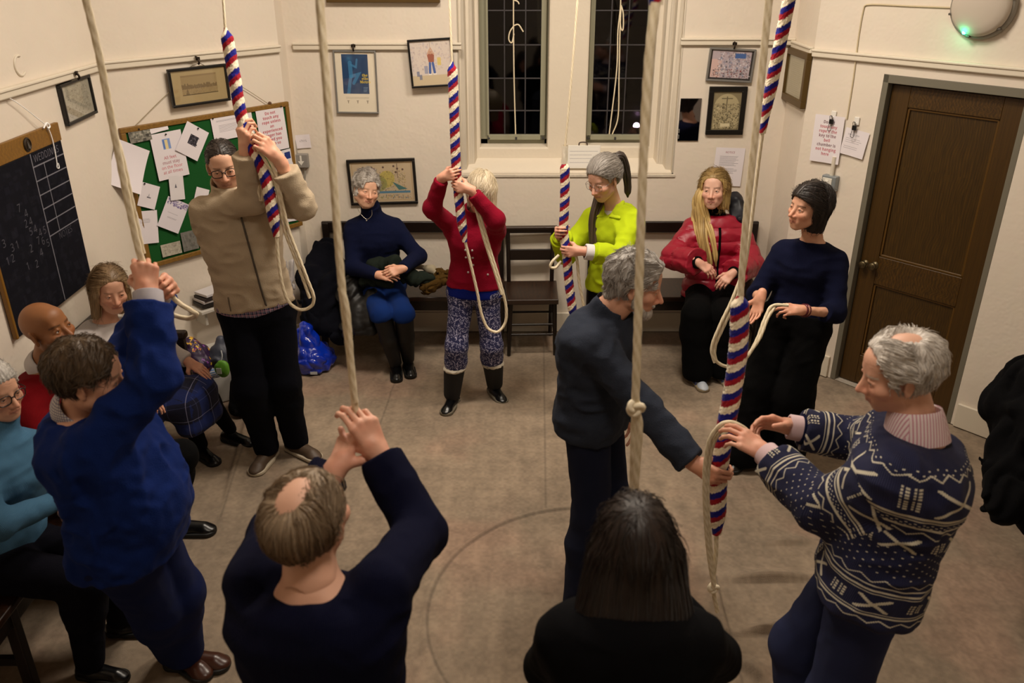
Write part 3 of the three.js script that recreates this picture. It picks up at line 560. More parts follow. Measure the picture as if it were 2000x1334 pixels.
  hair(o) {
    const f = hairField(o), F0 = headField(this.o.face || {}), A = lin(o.col), B = lin(o.col2 || o.col), C = o.root ? lin(o.root) : null;
    const len = o.reach || (o.len || .1) + .05, g = net(f, [-.16, -len, -.2], [.16, .175, .14], o.h || .0036), pz = o.pz ?? -.02;
    paintVerts(g, (x, y, z) => { const a = Math.atan2(x, -(z - pz)), r = Math.hypot(x, z - pz) * 10; let k = clamp(vn(a * 16, y * 5, r) * .7 + vn(a * 60, y * 8, r * 3) * .7 - .2); let c = mix3(A, B, k); if (C) c = mix3(c, C, sstep(.02, .12, y + (o.rootBias || 0)) * (.5 + .5 * vn(a * 30, y * 6, 2))); const q = .8 + .4 * vn(x * 260, y * 40, z * 260); return c.map(v => v * q); });
    const N = Math.round((o.n ?? 520) * 1.5), geos = [g.toNonIndexed()], vp = g.attributes.position, vnm = g.attributes.normal, pole = V(0, o.py ?? .1, pz - .03), e = .002;
    for (let i = 0; i < N && vp.count; i++) {
      const k = hsh(i, 11, 7) * .37 + i / N, vi = Math.floor((k % 1) * vp.count), q0 = V(vp.getX(vi), vp.getY(vi), vp.getZ(vi)), nn = V(vnm.getX(vi), vnm.getY(vi), vnm.getZ(vi));
      if (F0(q0.x, q0.y, q0.z) < -.004 && nn.z > .6 && q0.z > .03) continue;
      if (q0.y < -(o.len || .06) + (o.sl || .06) * .6) continue;
      const pts = [], L = (o.sl || .06) * (.6 + .8 * hsh(i, 3, 1)), st = 6, lift = (o.lift ?? .0022) * .6 * (.4 + 1.2 * hsh(i, 5, 2)), cu = (hsh(i, 8, 4) - .5) * (o.curl || .25);
      let q = q0.clone();
      for (let s = 0; s <= st; s++) {
        const dn = V(0, -1, 0), rad = q.clone().sub(pole); const w = sstep(.02, -.03, q.y); if ((o.sweep ?? 1) && q.z > -.03 && q.y > -.02) { rad.normalize(); rad.x += Math.sign(q.x) * .7; rad.z -= 1.8 * (o.sweep ?? 1); } const fl = rad.normalize().lerp(dn, w * .9).add(o.flow ? V(...o.flow(q)) : V(0, 0, 0)); fl.x += cu * s / st; 
        const d0 = f(q.x, q.y, q.z), gr = V(f(q.x + e, q.y, q.z) - d0, f(q.x, q.y + e, q.z) - d0, f(q.x, q.y, q.z + e) - d0).normalize();
        if (d0 < .03) { if (d0 < lift) q.addScaledVector(gr, lift - d0); else if (d0 > lift * 2 && s < st - 1) q.addScaledVector(gr, -(d0 - lift * 2) * .5); }
        pts.push(q.clone()); fl.addScaledVector(gr, -fl.dot(gr)).normalize(); q.addScaledVector(fl, L / st);
      }
      const c = new THREE.CatmullRomCurve3(pts), tg = new THREE.TubeGeometry(c, 7, 1, 4, false), tp = tg.attributes.position, r0 = (o.sr || .00095) * (.7 + .7 * hsh(i, 2, 9));
      for (let s = 0; s <= 7; s++) { const t = s / 7, cc = c.getPointAt(t), r = r0 * (t < .15 ? .5 + t * 3.3 : 1 - .85 * Math.pow((t - .15) / .85, 2)); for (let j = 0; j < 5; j++) { const oo = s * 5 + j; tp.setXYZ(oo, cc.x + (tp.getX(oo) - cc.x) * r, cc.y + (tp.getY(oo) - cc.y) * r, cc.z + (tp.getZ(oo) - cc.z) * r); } }
      tg.computeVertexNormals(); tg.deleteAttribute('uv'); const kk = clamp(hsh(i, 1, 6) * .7 + .15); let cc = mix3(A, B, kk); if (C) cc = mix3(cc, C, sstep(.02, .12, q0.y + (o.rootBias || 0)) * .6); geos.push(paintVerts(tg.toNonIndexed(), () => cc));
    }
    const hg = mergeGeometries(geos); hg.applyMatrix4(this.hm); return this.add('hair', hg, hairMat);
  }
  // locks: [[points], r0, r1] in world space, bundled strands
  locks(list, col, col2, parent = this.g, name = 'hair_lock') {
    const A = lin(col), B = lin(col2); const geos = [];
    for (const [pts, r0, r1, n = 9, sp = 1] of list) {
      const c = new THREE.CatmullRomCurve3(pts.map(p => p.isVector3 ? p : V(...p)));
      for (let i = 0; i < n; i++) {
        const a = i * 2.4, q = Math.sqrt(i / n) * sp, seg = 22, g = new THREE.TubeGeometry(c, seg, 1, 6, false), p = g.attributes.position, ph = rr(0, 6), k = rnd();
        const fr = c.computeFrenetFrames(seg, false);
        for (let s = 0; s <= seg; s++) { const t = s / seg, cc = c.getPointAt(t), env = Math.min(1, t * 6 + .35) * mix(r0, r1, t) * (t > .9 ? mix(1, .25, (t - .9) * 10) : 1); const off = fr.normals[s].clone().multiplyScalar(Math.cos(a + t * .8) * q).addScaledVector(fr.binormals[s], Math.sin(a + t * .8) * q); const wob = (vn(t * 5, i, ph) - .5) * .6; for (let r = 0; r <= 6; r++) { const o = s * 7 + r; const d = V(p.getX(o), p.getY(o), p.getZ(o)).sub(cc); const v = cc.clone().addScaledVector(off, env * (1 + wob)).addScaledVector(d, env * .42 * (t > .95 ? .4 : 1)); p.setXYZ(o, v.x, v.y, v.z); } }
        g.computeVertexNormals(); geos.push(paintVerts(g.toNonIndexed(), (x, y, z) => mix3(A, B, clamp(k * .7 + .5 * vn(x * 200, y * 20, z * 200) - .1))));
      }
    }
    const m = mergeGeometries(geos.map(q => { q.deleteAttribute('uv'); return q; })); return this.add(name, m, hairMat, parent);
  }
  wrinkle(amp, fx = 9, fy = 20) { return (x, y, z) => { const w = vn(x * 4, y * 4, z * 4) * 3; const n = vn(x * fx + w, y * fy + w * .6, z * fx - w); return amp * ((1 - Math.abs(2 * n - 1)) * -1 + .5) + amp * .5 * (vn(x * 31, y * 31, z * 31) - .5); }; }
  // jumper / jacket: trunk from t0 to t1, sleeves to a share of the forearm
  top(name, m, o = {}) {
    const T = this.T, j = this.j, inf = o.inf ?? .012, ai = o.ai ?? inf, list = [T.sdf(inf, o.t0 ?? .08, o.t1 ?? .97, o.r0 ?? .012, .03)], wr = this.wrinkle(o.wr ?? .006, o.fx, o.fy);
    if (o.extra) list.push(...o.extra);
    const arms = ['L', 'R'].map(S => {
      const c = this.armCaps(S, ai, o.fat, o.wrist), fr = (o['to' + S] ?? o.to) ?? .97, q = j[S], cut = q.E.clone().lerp(q.W, fr), dir = q.W.clone().sub(q.E).normalize();
      const f = uni(c, .03); return (x, y, z) => smax(f(x, y, z), (x - cut.x) * dir.x + (y - cut.y) * dir.y + (z - cut.z) * dir.z, .006);
    });
    if (o.collar) { const c = cap(o.collar[0], o.collar[1].clone().lerp(o.collar[0], -1), o.collar[2], o.collar[3]), e = o.collar[1], u = e.clone().sub(o.collar[0]).normalize(); list.push((x, y, z) => smax(c(x, y, z), (x - e.x) * u.x + (y - e.y) * u.y + (z - e.z) * u.z, .012)); }
    const k = o.k || .045; const tr = uni(list, k);
    const nk = o.open === 0 ? null : cap(this.o.neck.clone().addScaledVector(T.ax, o.nd ?? -.005), this.hp(0, -.02, -.01), (o.open || .062) * this.s, .09);
    const mod = o.mod;
    const f = (x, y, z) => { let d = smin(smin(tr(x, y, z), arms[0](x, y, z), k), arms[1](x, y, z), k); if (nk) d = smax(d, -nk(x, y, z), .008); d += wr(x, y, z); if (mod) d += mod(x, y, z); return d; };
    const pts = [T.point(1), T.point(o.t0 ?? .08)]; for (const S of ['L', 'R']) pts.push(j[S].sh, j[S].E, j[S].W); if (o.collar) pts.push(o.collar[1]);
    const g = net(f, ...bbox(pts, .24 * Math.max(1, this.o.wide || 1)), o.h || .0075); this.topF = f;
    if (o.paint) { const q = g.toNonIndexed(); q.computeVertexNormals(); q.setAttribute('normal', g.toNonIndexed().attributes.normal); return o.paint(q, this); }
    return this.add(name, g, m);
  }
  // a point on the outside of the top at spine share t and lateral u, lifted by off
  onTop(t, u, off = .004, back = 1) { const q = this.T.point(t, u, .02 * back), f = this.T.frame(t).f; for (let k = 0; k < 90 && this.topF(q.x, q.y, q.z) < off; k++) q.addScaledVector(f, .004 * back); return q; }
  // a cuff band at a share fr of the forearm
  cuff(S, m, fr, w, rad, name = 'cuff') {
    const q = this.j[S], d = q.W.clone().sub(q.E).normalize(), c = q.E.clone().lerp(q.W, fr);
    const g = new THREE.LatheGeometry([[rad * .86, -w / 2], [rad, -w / 2 + .003], [rad * 1.02, 0], [rad, w / 2 - .003], [rad * .9, w / 2], [rad * .8, w / 2]].map(p => new THREE.Vector2(...p)), 28);
    g.applyQuaternion(new THREE.Quaternion().setFromUnitVectors(V(0, 1, 0), d)); g.translate(c.x, c.y, c.z); return this.add(name, g, m);
  }
  trousers(m, o = {}) {
    const T = this.T, j = this.j, inf = o.inf ?? .012, wr = this.wrinkle(o.wr ?? .005, 12, 14), list = [T.sdf(inf, -.1, o.t1 ?? .16, .06, .006)];
    const legs = ['L', 'R'].map(S => { const f = uni(this.legCaps(S, inf, o), .05), yb = o.hem ?? .05, e = j[S].An, kd = e.clone().sub(j[S].K).normalize(), c = j[S].K.clone().lerp(e, o.to ?? 1.0); return (x, y, z) => smax(f(x, y, z), o.to === undefined ? yb - y : (x - c.x) * kd.x + (y - c.y) * kd.y + (z - c.z) * kd.z, .006); });
    const tr = uni(list, .05), k = o.k || .04; const f = (x, y, z) => smin(smin(legs[0](x, y, z), legs[1](x, y, z), .012), tr(x, y, z), k) + wr(x, y, z) + (o.mod ? o.mod(x, y, z) : 0);
    const pts = [T.point(.3), T.point(-.1)]; for (const S of ['L', 'R']) pts.push(j[S].hip, j[S].K, j[S].An);
    return this.add(o.name || 'trousers', net(f, ...bbox(pts, .2 * (this.o.wide || 1)), o.h || .009), m);
  }
  shoes(m, soleM, o = {}) {
    for (const S of ['L', 'R']) {
      const q = this.j[S], s = (o.s || this.s) * (this.o.sex === 'f' ? .92 : 1), mm = euler(q.fy + (S === 'L' ? 1 : -1) * (o.out ?? 6), o.tilt || 0); mm.setPosition(q.An.x, Math.max(0, q.An.y - .085), q.An.z);
      const a = [cap(L3(0, .035, -.045), L3(0, .034, .0), .036, .04), cap(L3(0, .034, .0), L3(.004, .026, .12), .043, .034), ell(.003, .018, .135, .042, .026, .052), ell(0, .03, -.055, .034, .036, .03), cap(L3(0, .05, -.02), L3(0, o.shaft || .085, -.012), .036, o.shaftR || .034)];
      const up = uni(a.map(f => f), .02), floorY = .014, f = (x, y, z) => smax(up(x / s, y / s, z / s) * s, floorY - y, .004) + (o.crease || 0) * Math.sin(z * 160) * sstep(.03, .08, z) * sstep(.13, .08, z);
      const g = net(f, [-.075, 0, -.13], [.075, (o.shaft || .085) * s + .07, .22], .0045); g.applyMatrix4(mm);
      const sh = this.add(o.name || 'shoe', g, m);
      const sl = (x, y, z) => { const d2 = Math.min(Math.hypot(x / s, Math.max(0, -.045 - z / s, z / s - .0)) - .043, Math.hypot(x / s - .003, Math.max(0, .02 - z / s, z / s - .135)) - .0475); return smax(smax(d2 * s, y - (o.sole || .02), .004), .002 - y, .003); };
      const g2 = net((x, y, z) => smin(sl(x, y, z), sl(x, y, z), .01), [-.08, -.012, -.13], [.08, .05, .22], .005); g2.applyMatrix4(mm);
      this.add('sole', g2, soleM, sh);
      if (o.extra) o.extra(this, sh, mm, s);
    }
  }
  glasses(col, lensTint = 0xffffff, o = {}) {
    const m = mat(col, .3, { metalness: o.metal || 0 }), w = o.w || .0255, hh = o.h || .0195, t = o.t || .0022, pts = [], geos = [], z = .098;
    for (const s of [-1, 1]) { const pp = []; for (let i = 0; i < 24; i++) { const a = i / 24 * Math.PI * 2, c = Math.cos(a), q = Math.sin(a), e = .62; pp.push(V(s * .0335 + Math.sign(c) * Math.pow(Math.abs(c), e) * w, -.003 + Math.sign(q) * Math.pow(Math.abs(q), e) * hh, z - Math.abs(s * .0335 + c * w) * .12)); } pts.push(pp); geos.push(tube(pp, t, true, 60, 8)); geos.push(tube([V(s * (.0335 + w), .004, z - .009), V(s * .073, .004, z - .02), V(s * .078, .004, .03), V(s * .078, .004, -.005), V(s * .078, -.012, -.022)], t * .9, false, 24, 8)); }
    geos.push(tube([V(-.009, .001, z), V(0, .004, z + .002), V(.009, .001, z)], t, false, 8, 8));
    const g = merge(geos); g.applyMatrix4(this.hm); const o1 = part('glasses', this.local(g), m, this.g);
    const lm = new THREE.MeshPhysicalMaterial({ color: lensTint, transmission: 1, thickness: 0, roughness: .02, ior: 1.5 });
    for (const pp of pts) { const c = pp.reduce((a, b) => a.add(b), V(0, 0, 0)).multiplyScalar(1 / 24), v = []; for (let i = 0; i < 24; i++) { const a = pp[i], b = pp[(i + 1) % 24]; v.push(...c.toArray(), ...a.toArray(), ...b.toArray()); } const lg = new THREE.BufferGeometry(); lg.setAttribute('position', new THREE.Float32BufferAttribute(v, 3)); lg.computeVertexNormals(); lg.applyMatrix4(this.hm); part('lens', this.local(lg), lm, o1); }
  }
}
// ---------- the people ----------
const UP = V(0, 1, 0);
const ropeDir = (a, b) => b.clone().sub(a).normalize();
const denim = fabric(0x1f2c55, { bump: bumpTwill, bs: .0008 }), blackCloth = fabric(0x050506), navyCloth = fabric(0x0c1022, { sheen: .15 }), soleBlack = mat(0x0a0a0a, .6), soleWhite = mat(0xb9ad98, .6), leatherBlack = mat(0x08080a, .28), leatherBrown = mat(0x3a1c10, .3);
const people = {};

// man in the cream fleece
{
  const rA = P(440, 55, 4.18), rB = P(515, 335, 4.08), A = ropeDir(rB, rA);
  const p = people.fleece = new Person('man in cream zipped fleece and dark trousers, both arms raised on a striped rope', {
    H: 1.84, sex: 'm', pelvis: P(503, 607, 4.33), neck: P(453, 381, 4.38), yawH: 10, yawS: 22, tone: 0xd9a88c, brow: 0x2a1d14, stubble: 0x5a4032, legs: .955, bow: .02,
    head: { c: P(437, 325, 4.32), yaw: 16, pitch: -8, roll: 5 }, face: { jaw: 1.02 },
    R: { G: P(471, 236, 4.1), Wf: P(480, 294, 4.13), n: V(.55, 0, -.8), A, e: P(800, 700, 4.25), up: .06, fwd: .03, in: .02, pose: FAT },
    L: { G: P(507, 284, 4.11), A, e: P(640, 520, 4.3), up: .05, fwd: .04, straight: .5, gr: .03, pose: FAT },
    legR: { an: PY(520, 872, .085), yaw: -6 }, legL: { an: PY(578, 858, .085), yaw: 48 } });
  const fl = fabric(0xb5a48c, { bs: .003, sheen: .5 });
  p.top('fleece', fl, { t0: .065, inf: .03, ai: .022, toR: .93, toL: .72, wr: .012, wrist: .042 * 1.05, open: .07, collar: [P(451, 383, 4.38), P(445, 353, 4.35), .085, .086] });
  p.trousers(fabric(0x06070f), { inf: .018, th: .088, kn: .066, cf: .062, an: .052, t1: .05, hem: .05, wr: .007 });
  // check shirt tail below the fleece, zip
  const chk = canvasTex(256, 256, (g, w) => { g.fillStyle = '#1a1c3c'; g.fillRect(0, 0, w, w); for (let i = 0; i < 4; i++) { g.fillStyle = 'rgba(214,160,170,.55)'; g.fillRect(i * 64 + 8, 0, 20, w); g.fillRect(0, i * 64 + 8, w, 20); g.fillStyle = 'rgba(240,240,245,.5)'; g.fillRect(i * 64 + 40, 0, 6, w); g.fillRect(0, i * 64 + 40, w, 6); } });
  chk.wrapS = chk.wrapT = THREE.RepeatWrapping; chk.repeat.set(12, 12);
  const T = p.T, sf = T.sdf(.027, -.01, .10, .004, .004);
  const front = (x, y, z) => { const [t, u, w] = T.tuv(x, y, z); return Math.max(sf(x, y, z) + (vn(x * 30, 2, z * 30) - .5) * .01, (.0 + .05 * Math.abs(u) / .17 - t) * T.L, -.02 - w * 0); };
  p.add('shirt_tail', net(front, ...bbox([T.point(0), T.point(.25)], .24), .006), mat(0xffffff, .9, { map: chk }));
  const zp = []; for (let i = 0; i <= 30; i++) { const t = .96 - i * .0305; let pt = T.point(t, .012 + (.96 - t) * .07, .02); const f = T.frame(t).f; let d = .02; for (let k = 0; k < 60 && p.topF(pt.x, pt.y, pt.z) < -.002; k++) pt.addScaledVector(f, .005); zp.push(pt); }
  p.raw('zip', [tube(zp.map((q, i) => zp[Math.max(0, i - 1)].clone().add(q).add(zp[Math.min(30, i + 1)]).divideScalar(3).add(V(0, 0, .003))), .0055, false, 90, 6)], mat(0x4a4238, .5));
  for (const s of [-1]) { const a = []; for (let i = 0; i < 6; i++) { const t = .22 - i * .025; const pt = T.point(t, s * .115, .05), f = T.frame(t).f; for (let k = 0; k < 60 && p.topF(pt.x, pt.y, pt.z) < -.002; k++) pt.addScaledVector(f, .004); a.push(pt); } p.raw('pocket', [tube(a, .004, false, 20, 6)], mat(0x6b5f50, .8)); }
  p.hair({ n: 500, sl: .03, sr: .0011, th: .013, ts: .006, tb: .006, col: 0x120d0a, col2: 0x35281f, hl: .066, fw: .066, fb: .018, nape: -.055 });
  p.glasses(0x0c0c0e);
  p.shoes(mat(0x4a3a2c, .55), soleWhite, { extra: (q, sh, mm, s) => { const l = []; for (let i = 0; i < 4; i++) l.push(tube([V(-.02, .068 - i * .006, .03 + i * .018), V(0, .076 - i * .007, .034 + i * .018), V(.02, .068 - i * .006, .03 + i * .018)], .0028, false, 8, 5)); const g = merge(l); g.applyMatrix4(mm); part('laces', q.local(g), mat(0x1a1410, .8), sh); } });
}
// older woman seated on the bench
{
  const p = people.elder = new Person('seated grey-haired woman in a navy jumper with hands clasped over a green coat', {
    H: 1.66, sex: 'f', wide: 1.16, pelvis: P(738, 560, 5.68), neck: P(728, 416, 5.74), yawH: 8, yawS: 10, tone: 0xdcab8e, lips: 0xb0605a, brow: 0x8a6f5e, browK: .5, sw: .155,
    head: { c: P(716, 371, 5.66), yaw: 26, pitch: 2, roll: -15 }, face: { age: 1, w: 1.07, fat: .008, jaw: 1.08, cheek: 1.08, lid: .002 }, look: [.5, .1, 1], iris: 0x5a6a70,
    R: { W: P(738, 537, 5.36), d: V(.9, .05, .35), n: V(0, -.5, -.6), e: P(640, 540, 5.6), pose: { curl: [.5, .6, .35], thumb: [[.7, .5, .2], [.9, .2, .2], [.9, .0, .3]] } },
    L: { W: P(786, 525, 5.36), d: V(-.85, -.12, .4), n: V(.1, -.5, -.8), e: P(850, 520, 5.6), pose: { curl: [.45, .55, .35], thumb: [[.6, .6, .3], [.9, .2, .2], [.9, 0, .3]] } },
    legR: { an: PY(772, 707, .085), k: P(742, 560, 5.0), yaw: 12 }, legL: { an: PY(797, 700, .085), k: P(795, 560, 5.0), yaw: 8 } });
  p.top('jumper', fabric(0x0d1330, { bump: bumpKnit, bs: .0016, sheen: .2 }), { t0: -.06, inf: .018, ai: .014, to: .98, wr: .007, open: 0, collar: [P(728, 420, 5.73), P(722, 401, 5.69), .07, .064] });
  p.trousers(fabric(0x14306e, { bump: bumpTwill }), { inf: .012, to: .05 });
  for (const S of ['L', 'R']) { const q = p.j[S]; p.add('boot_shaft', net(uni([cap(q.K.clone().lerp(q.An, .03), q.K.clone().lerp(q.An, .5), .068, .06), cap(q.K.clone().lerp(q.An, .5), q.An, .06, .045)], .02), ...bbox([q.K, q.An], .1), .007), mat(0x08080b, .6)); }
  p.shoes(leatherBlack, soleBlack, { name: 'boot', out: 4 });
  p.hair({ n: 700, sl: .05, curl: .5, lift: .003, soft: .002, th: .03, ts: .018, tb: .022, col: 0x9a928a, col2: 0xd0cac2, root: 0x7d756e, rootBias: -.03, hl: .066, fw: .06, fb: .012, nape: -.085, wave: .022, fq: 9, strand: .006, ears: false, extra: [ell(-.066, -.01, -.01, .022, .05, .045), ell(.066, -.01, -.01, .022, .05, .045), ell(0, -.05, -.08, .055, .05, .03)] });
  p.raw('necklace', [tube([V(-.055, -.135, .03), V(-.04, -.165, .085), V(0, -.19, .115), V(.04, -.165, .085), V(.055, -.135, .03)].map(v => v.applyMatrix4(p.hm)), .0016, false, 30, 5), ball(.005).translate(...p.hp(0, -.2, .115).toArray())], mat(0xcfcbc0, .25, { metalness: .9 }));
  for (const e of [-.086, .086]) p.raw('earring', [ball(.006).translate(...p.hp(e, -.05, .0).toArray())], mat(0xe8e4dc, .25));
}
// woman in the red jacket
{
  const rA = P(883, 120, 4.76), rB = P(903, 440, 4.72), A = ropeDir(rB, rA);
  const p = people.red = new Person('white-haired woman in red jacket and patterned leggings gripping a striped rope at face height', {
    H: 1.55, sex: 'f', wide: 1.06, legs: .94, pelvis: P(926, 570, 4.98), neck: P(928, 420, 5.02), yawH: -6, yawS: -10, tone: 0xd9a58c, brow: 0xa08a70, browK: .3, sw: .16,
    head: { c: P(938, 377, 4.96), yaw: -18, pitch: 6, roll: 2 }, face: { age: 1 }, look: [-.2, .2, 1],
    R: { G: P(890, 338, 4.745), A, e: P(800, 470, 4.85), up: .03, fwd: .03, gr: .027, pose: FAT },
    L: { G: P(895, 362, 4.74), A, e: P(1010, 480, 4.75), up: .03, fwd: .04, gr: .027, pose: FAT },
    legR: { an: PY(883, 768, .085), yaw: -16, k: P(890, 640, 4.2) }, legL: { an: PY(966, 748, .085), yaw: 22, k: P(965, 640, 4.2) } });
  p.top('jacket', fabric(0x850c26, { bs: .0025, sheen: .35 }), { t0: .08, inf: .02, ai: .016, toR: .9, toL: .86, wr: .007, open: .06, collar: [P(929, 425, 5.02), P(931, 404, 5.0), .073, .075] });
  const T = p.T; p.add('top_hem', net(T.sdf(.016, -.05, .2, .012, .01), ...bbox([T.point(0), T.point(.2)], .22), .007), fabric(0x0e1c6e));
  const leg = canvasTex(512, 512, (g, w) => { g.fillStyle = '#23254f'; g.fillRect(0, 0, w, w); g.strokeStyle = '#bdbbd8'; g.lineCap = 'round'; for (let i = 0; i < 420; i++) { const x = rnd() * w, y = rnd() * w, a = rnd() * 6.28, r = 7 + rnd() * 11; g.lineWidth = 3 + rnd() * 3; for (const dx of [-w, 0, w]) for (const dy of [-w, 0, w]) { g.beginPath(); g.arc(x + dx, y + dy, r, a, a + 2.2); g.stroke(); } } });
  leg.wrapS = leg.wrapT = THREE.RepeatWrapping; leg.repeat.set(4.6, 4.6);
  p.trousers(mat(0xffffff, .9, { map: leg, bumpMap: bumpFuzz, bumpScale: .001 }), { name: 'leggings', inf: .008, th: .084, kn: .062, cf: .062, an: .045, wr: .004, hem: .15 });
  for (const S of ['L', 'R']) {
    const q = p.j[S], K = q.K.clone().lerp(q.An, .42), b = p.add('boot_shaft', net((x, y, z) => smax(cap(K, q.An, .07, .055)(x, y, z), y - K.y + .01, .006), ...bbox([K, q.An], .1), .006), mat(0x0a0a0d, .75));
    const tr = new THREE.TorusGeometry(.062, .012, 10, 30); tr.rotateX(Math.PI / 2); const gp = tr.attributes.position; for (let i = 0; i < gp.count; i++) { const n = rr(-.003, .003); gp.setXYZ(i, gp.getX(i) + n, gp.getY(i) + rr(-.004, .004), gp.getZ(i) + n); } tr.computeVertexNormals(); tr.translate(K.x, K.y - .012, K.z); part('fleece_trim', p.local(tr), fabric(0xc9bfae), b);
  }
  p.shoes(leatherBlack, mat(0x6a6355, .7), { name: 'boot', s: .97, out: 0, extra: (q, sh, mm, s) => { const g = tube([V(-.047, .05, -.01), V(-.03, .075, .03), V(0, .083, .038), V(.03, .075, .03), V(.047, .05, -.01)], .006, false, 20, 6); g.applyMatrix4(mm); part('strap', q.local(g), leatherBlack, sh); } });
  p.hair({ n: 800, sweep: 0, sl: .07, soft: 0, th: .024, ts: .016, tb: .022, col: 0xb8a482, col2: 0xe8dcc4, len: .085, rx: .094, rz: .08, hl: .042, fw: .054, fb: .012, arch: 2, ears: false, rag: .01 });
  const bt = []; for (const [t, u] of [[.62, .012], [.52, .012], [.42, .012], [.32, -.02], [.62, -.03], [.52, -.03], [.3, .1]]) { const pt = T.point(t, u, .04), f = T.frame(t).f; for (let k = 0; k < 60 && p.topF(pt.x, pt.y, pt.z) < -.001; k++) pt.addScaledVector(f, .004); bt.push(ball(.0075, pt.x, pt.y, pt.z, 10)); }
  const bm = mat(0xc9c2c4, .3, { metalness: .5 }); for (const b of bt) p.raw('button', [b], bm);
}
// woman in the chartreuse shirt
{
  const rA = P(1103, 315, 4.78), rB = P(1115, 610, 4.72), A = ropeDir(rB, rA);
  const p = people.lime = new Person('woman in bright lime shirt and glasses, grey hair in ponytail, gripping a striped rope', {
    H: 1.63, sex: 'f', pelvis: P(1203, 553, 5.05), legs: .95, neck: P(1197, 395, 5.07), yawH: -22, yawS: -28, tone: 0xd8a68e, brow: 0x6b5a50, browK: .5, sw: .15,
    head: { c: P(1179, 350, 4.98), yaw: -44, pitch: -18, roll: 4, s: 1.04 }, face: { age: 1, w: .96 }, look: [-.2, -.3, 1],
    R: { G: P(1101, 454, 4.76), A, e: P(1120, 520, 5.1), fwd: .02, gr: .027, pose: FAT },
    L: { G: P(1108, 488, 4.75), A, e: P(1280, 500, 4.8), fwd: .04, gr: .027, pose: FAT },
    legR: { an: PY(1165, 735, .085), yaw: -20 }, legL: { an: PY(1225, 728, .085), yaw: -10 } });
  const T = p.T;
  p.top('shirt', fabric(0xb0c41c, { bs: .0008, sheen: .1 }), { t0: -.06, inf: .026, ai: .022, toR: .74, toL: .62, wr: .014, fx: 12, fy: 14, open: .066, wrist: .045, mod: (x, y, z) => { const [t, u, w] = T.tuv(x, y, z); const n = (t - .86) * T.L; return w > 0 && t > .7 ? Math.max(0, .05 * sstep(.82, .97, t) - Math.abs(u + .005)) * 1.1 : 0; } });
  for (const s of [-1, 1]) { const a = T.point(1.0, s * .06, -.02), b = p.onTop(.87, s * .082, .002), c = p.onTop(.89, s * .022, .002), d = T.point(.985, s * .045, .045), q = uni([cap(a, b, .010, .006), cap(d, c, .008, .005), cap(a.clone().lerp(d, .5), b.clone().lerp(c, .5), .008, .006), cap(a.clone().lerp(d, .25), b.clone().lerp(c, .25), .008, .006), cap(a.clone().lerp(d, .75), b.clone().lerp(c, .75), .008, .006)], .015); p.add('collar', net(q, ...bbox([a, b, c, d], .03), .004), fabric(0xb8cb24, { bs: .0008 })); }
  p.add('undershirt', net(T.sdf(.006, .55, .93, .01, .02), ...bbox([T.point(.5), T.point(1)], .2), .008), fabric(0xd8d4d0));
  p.cuff('L', fabric(0xd9d4d4), .72, .085, .047); p.cuff('L', fabric(0xb0c41c), .60, .05, .053, 'sleeve_roll'); p.cuff('R', fabric(0xb0c41c), .73, .05, .053, 'sleeve_roll');
  p.trousers(blackCloth, { inf: .014 }); p.shoes(leatherBlack, soleBlack);
  p.hair({ n: 1000, sl: .05, sr: .0007, flow: q => [0, q.y > .03 ? .2 : 1.2, -2.5], sweep: 0, th: .02, ts: .016, tb: .02, col: 0x4d4640, col2: 0xb3aca4, root: 0x8e8780, hl: .066, fw: .062, fb: .012, nape: -.06, ears: true, strand: .002, fq: 22 });
  const hp = (a, b, c) => p.hp(a, b, c);
  p.raw('hair_tie', [at(new THREE.TorusGeometry(.02, .008, 8, 20), ...hp(0, .075, -.125).toArray())], mat(0x2b2521, .8));
  p.locks([[[hp(0, .075, -.11), hp(.01, .06, -.16), hp(.02, -.03, -.175), hp(.02, -.12, -.17), hp(.015, -.2, -.15)], .028, .016, 22]], 0x241b17, 0x4d423b, p.g, 'ponytail');
  const f = T.point(.72, -.085, .135), f2 = T.point(.55, -.08, .16), f3 = T.point(.40, -.07, .155);
  p.locks([[[hp(-.06, -.03, -.08), hp(-.075, -.11, -.03), T.point(.9, -.085, .10), f, f2, f3], .03, .014, 20]], 0x2b1f18, 0x5b493c);
  p.glasses(0x9a9698, 0xffffff, { metal: .8, t: .0012, w: .0245, h: .019 });
}
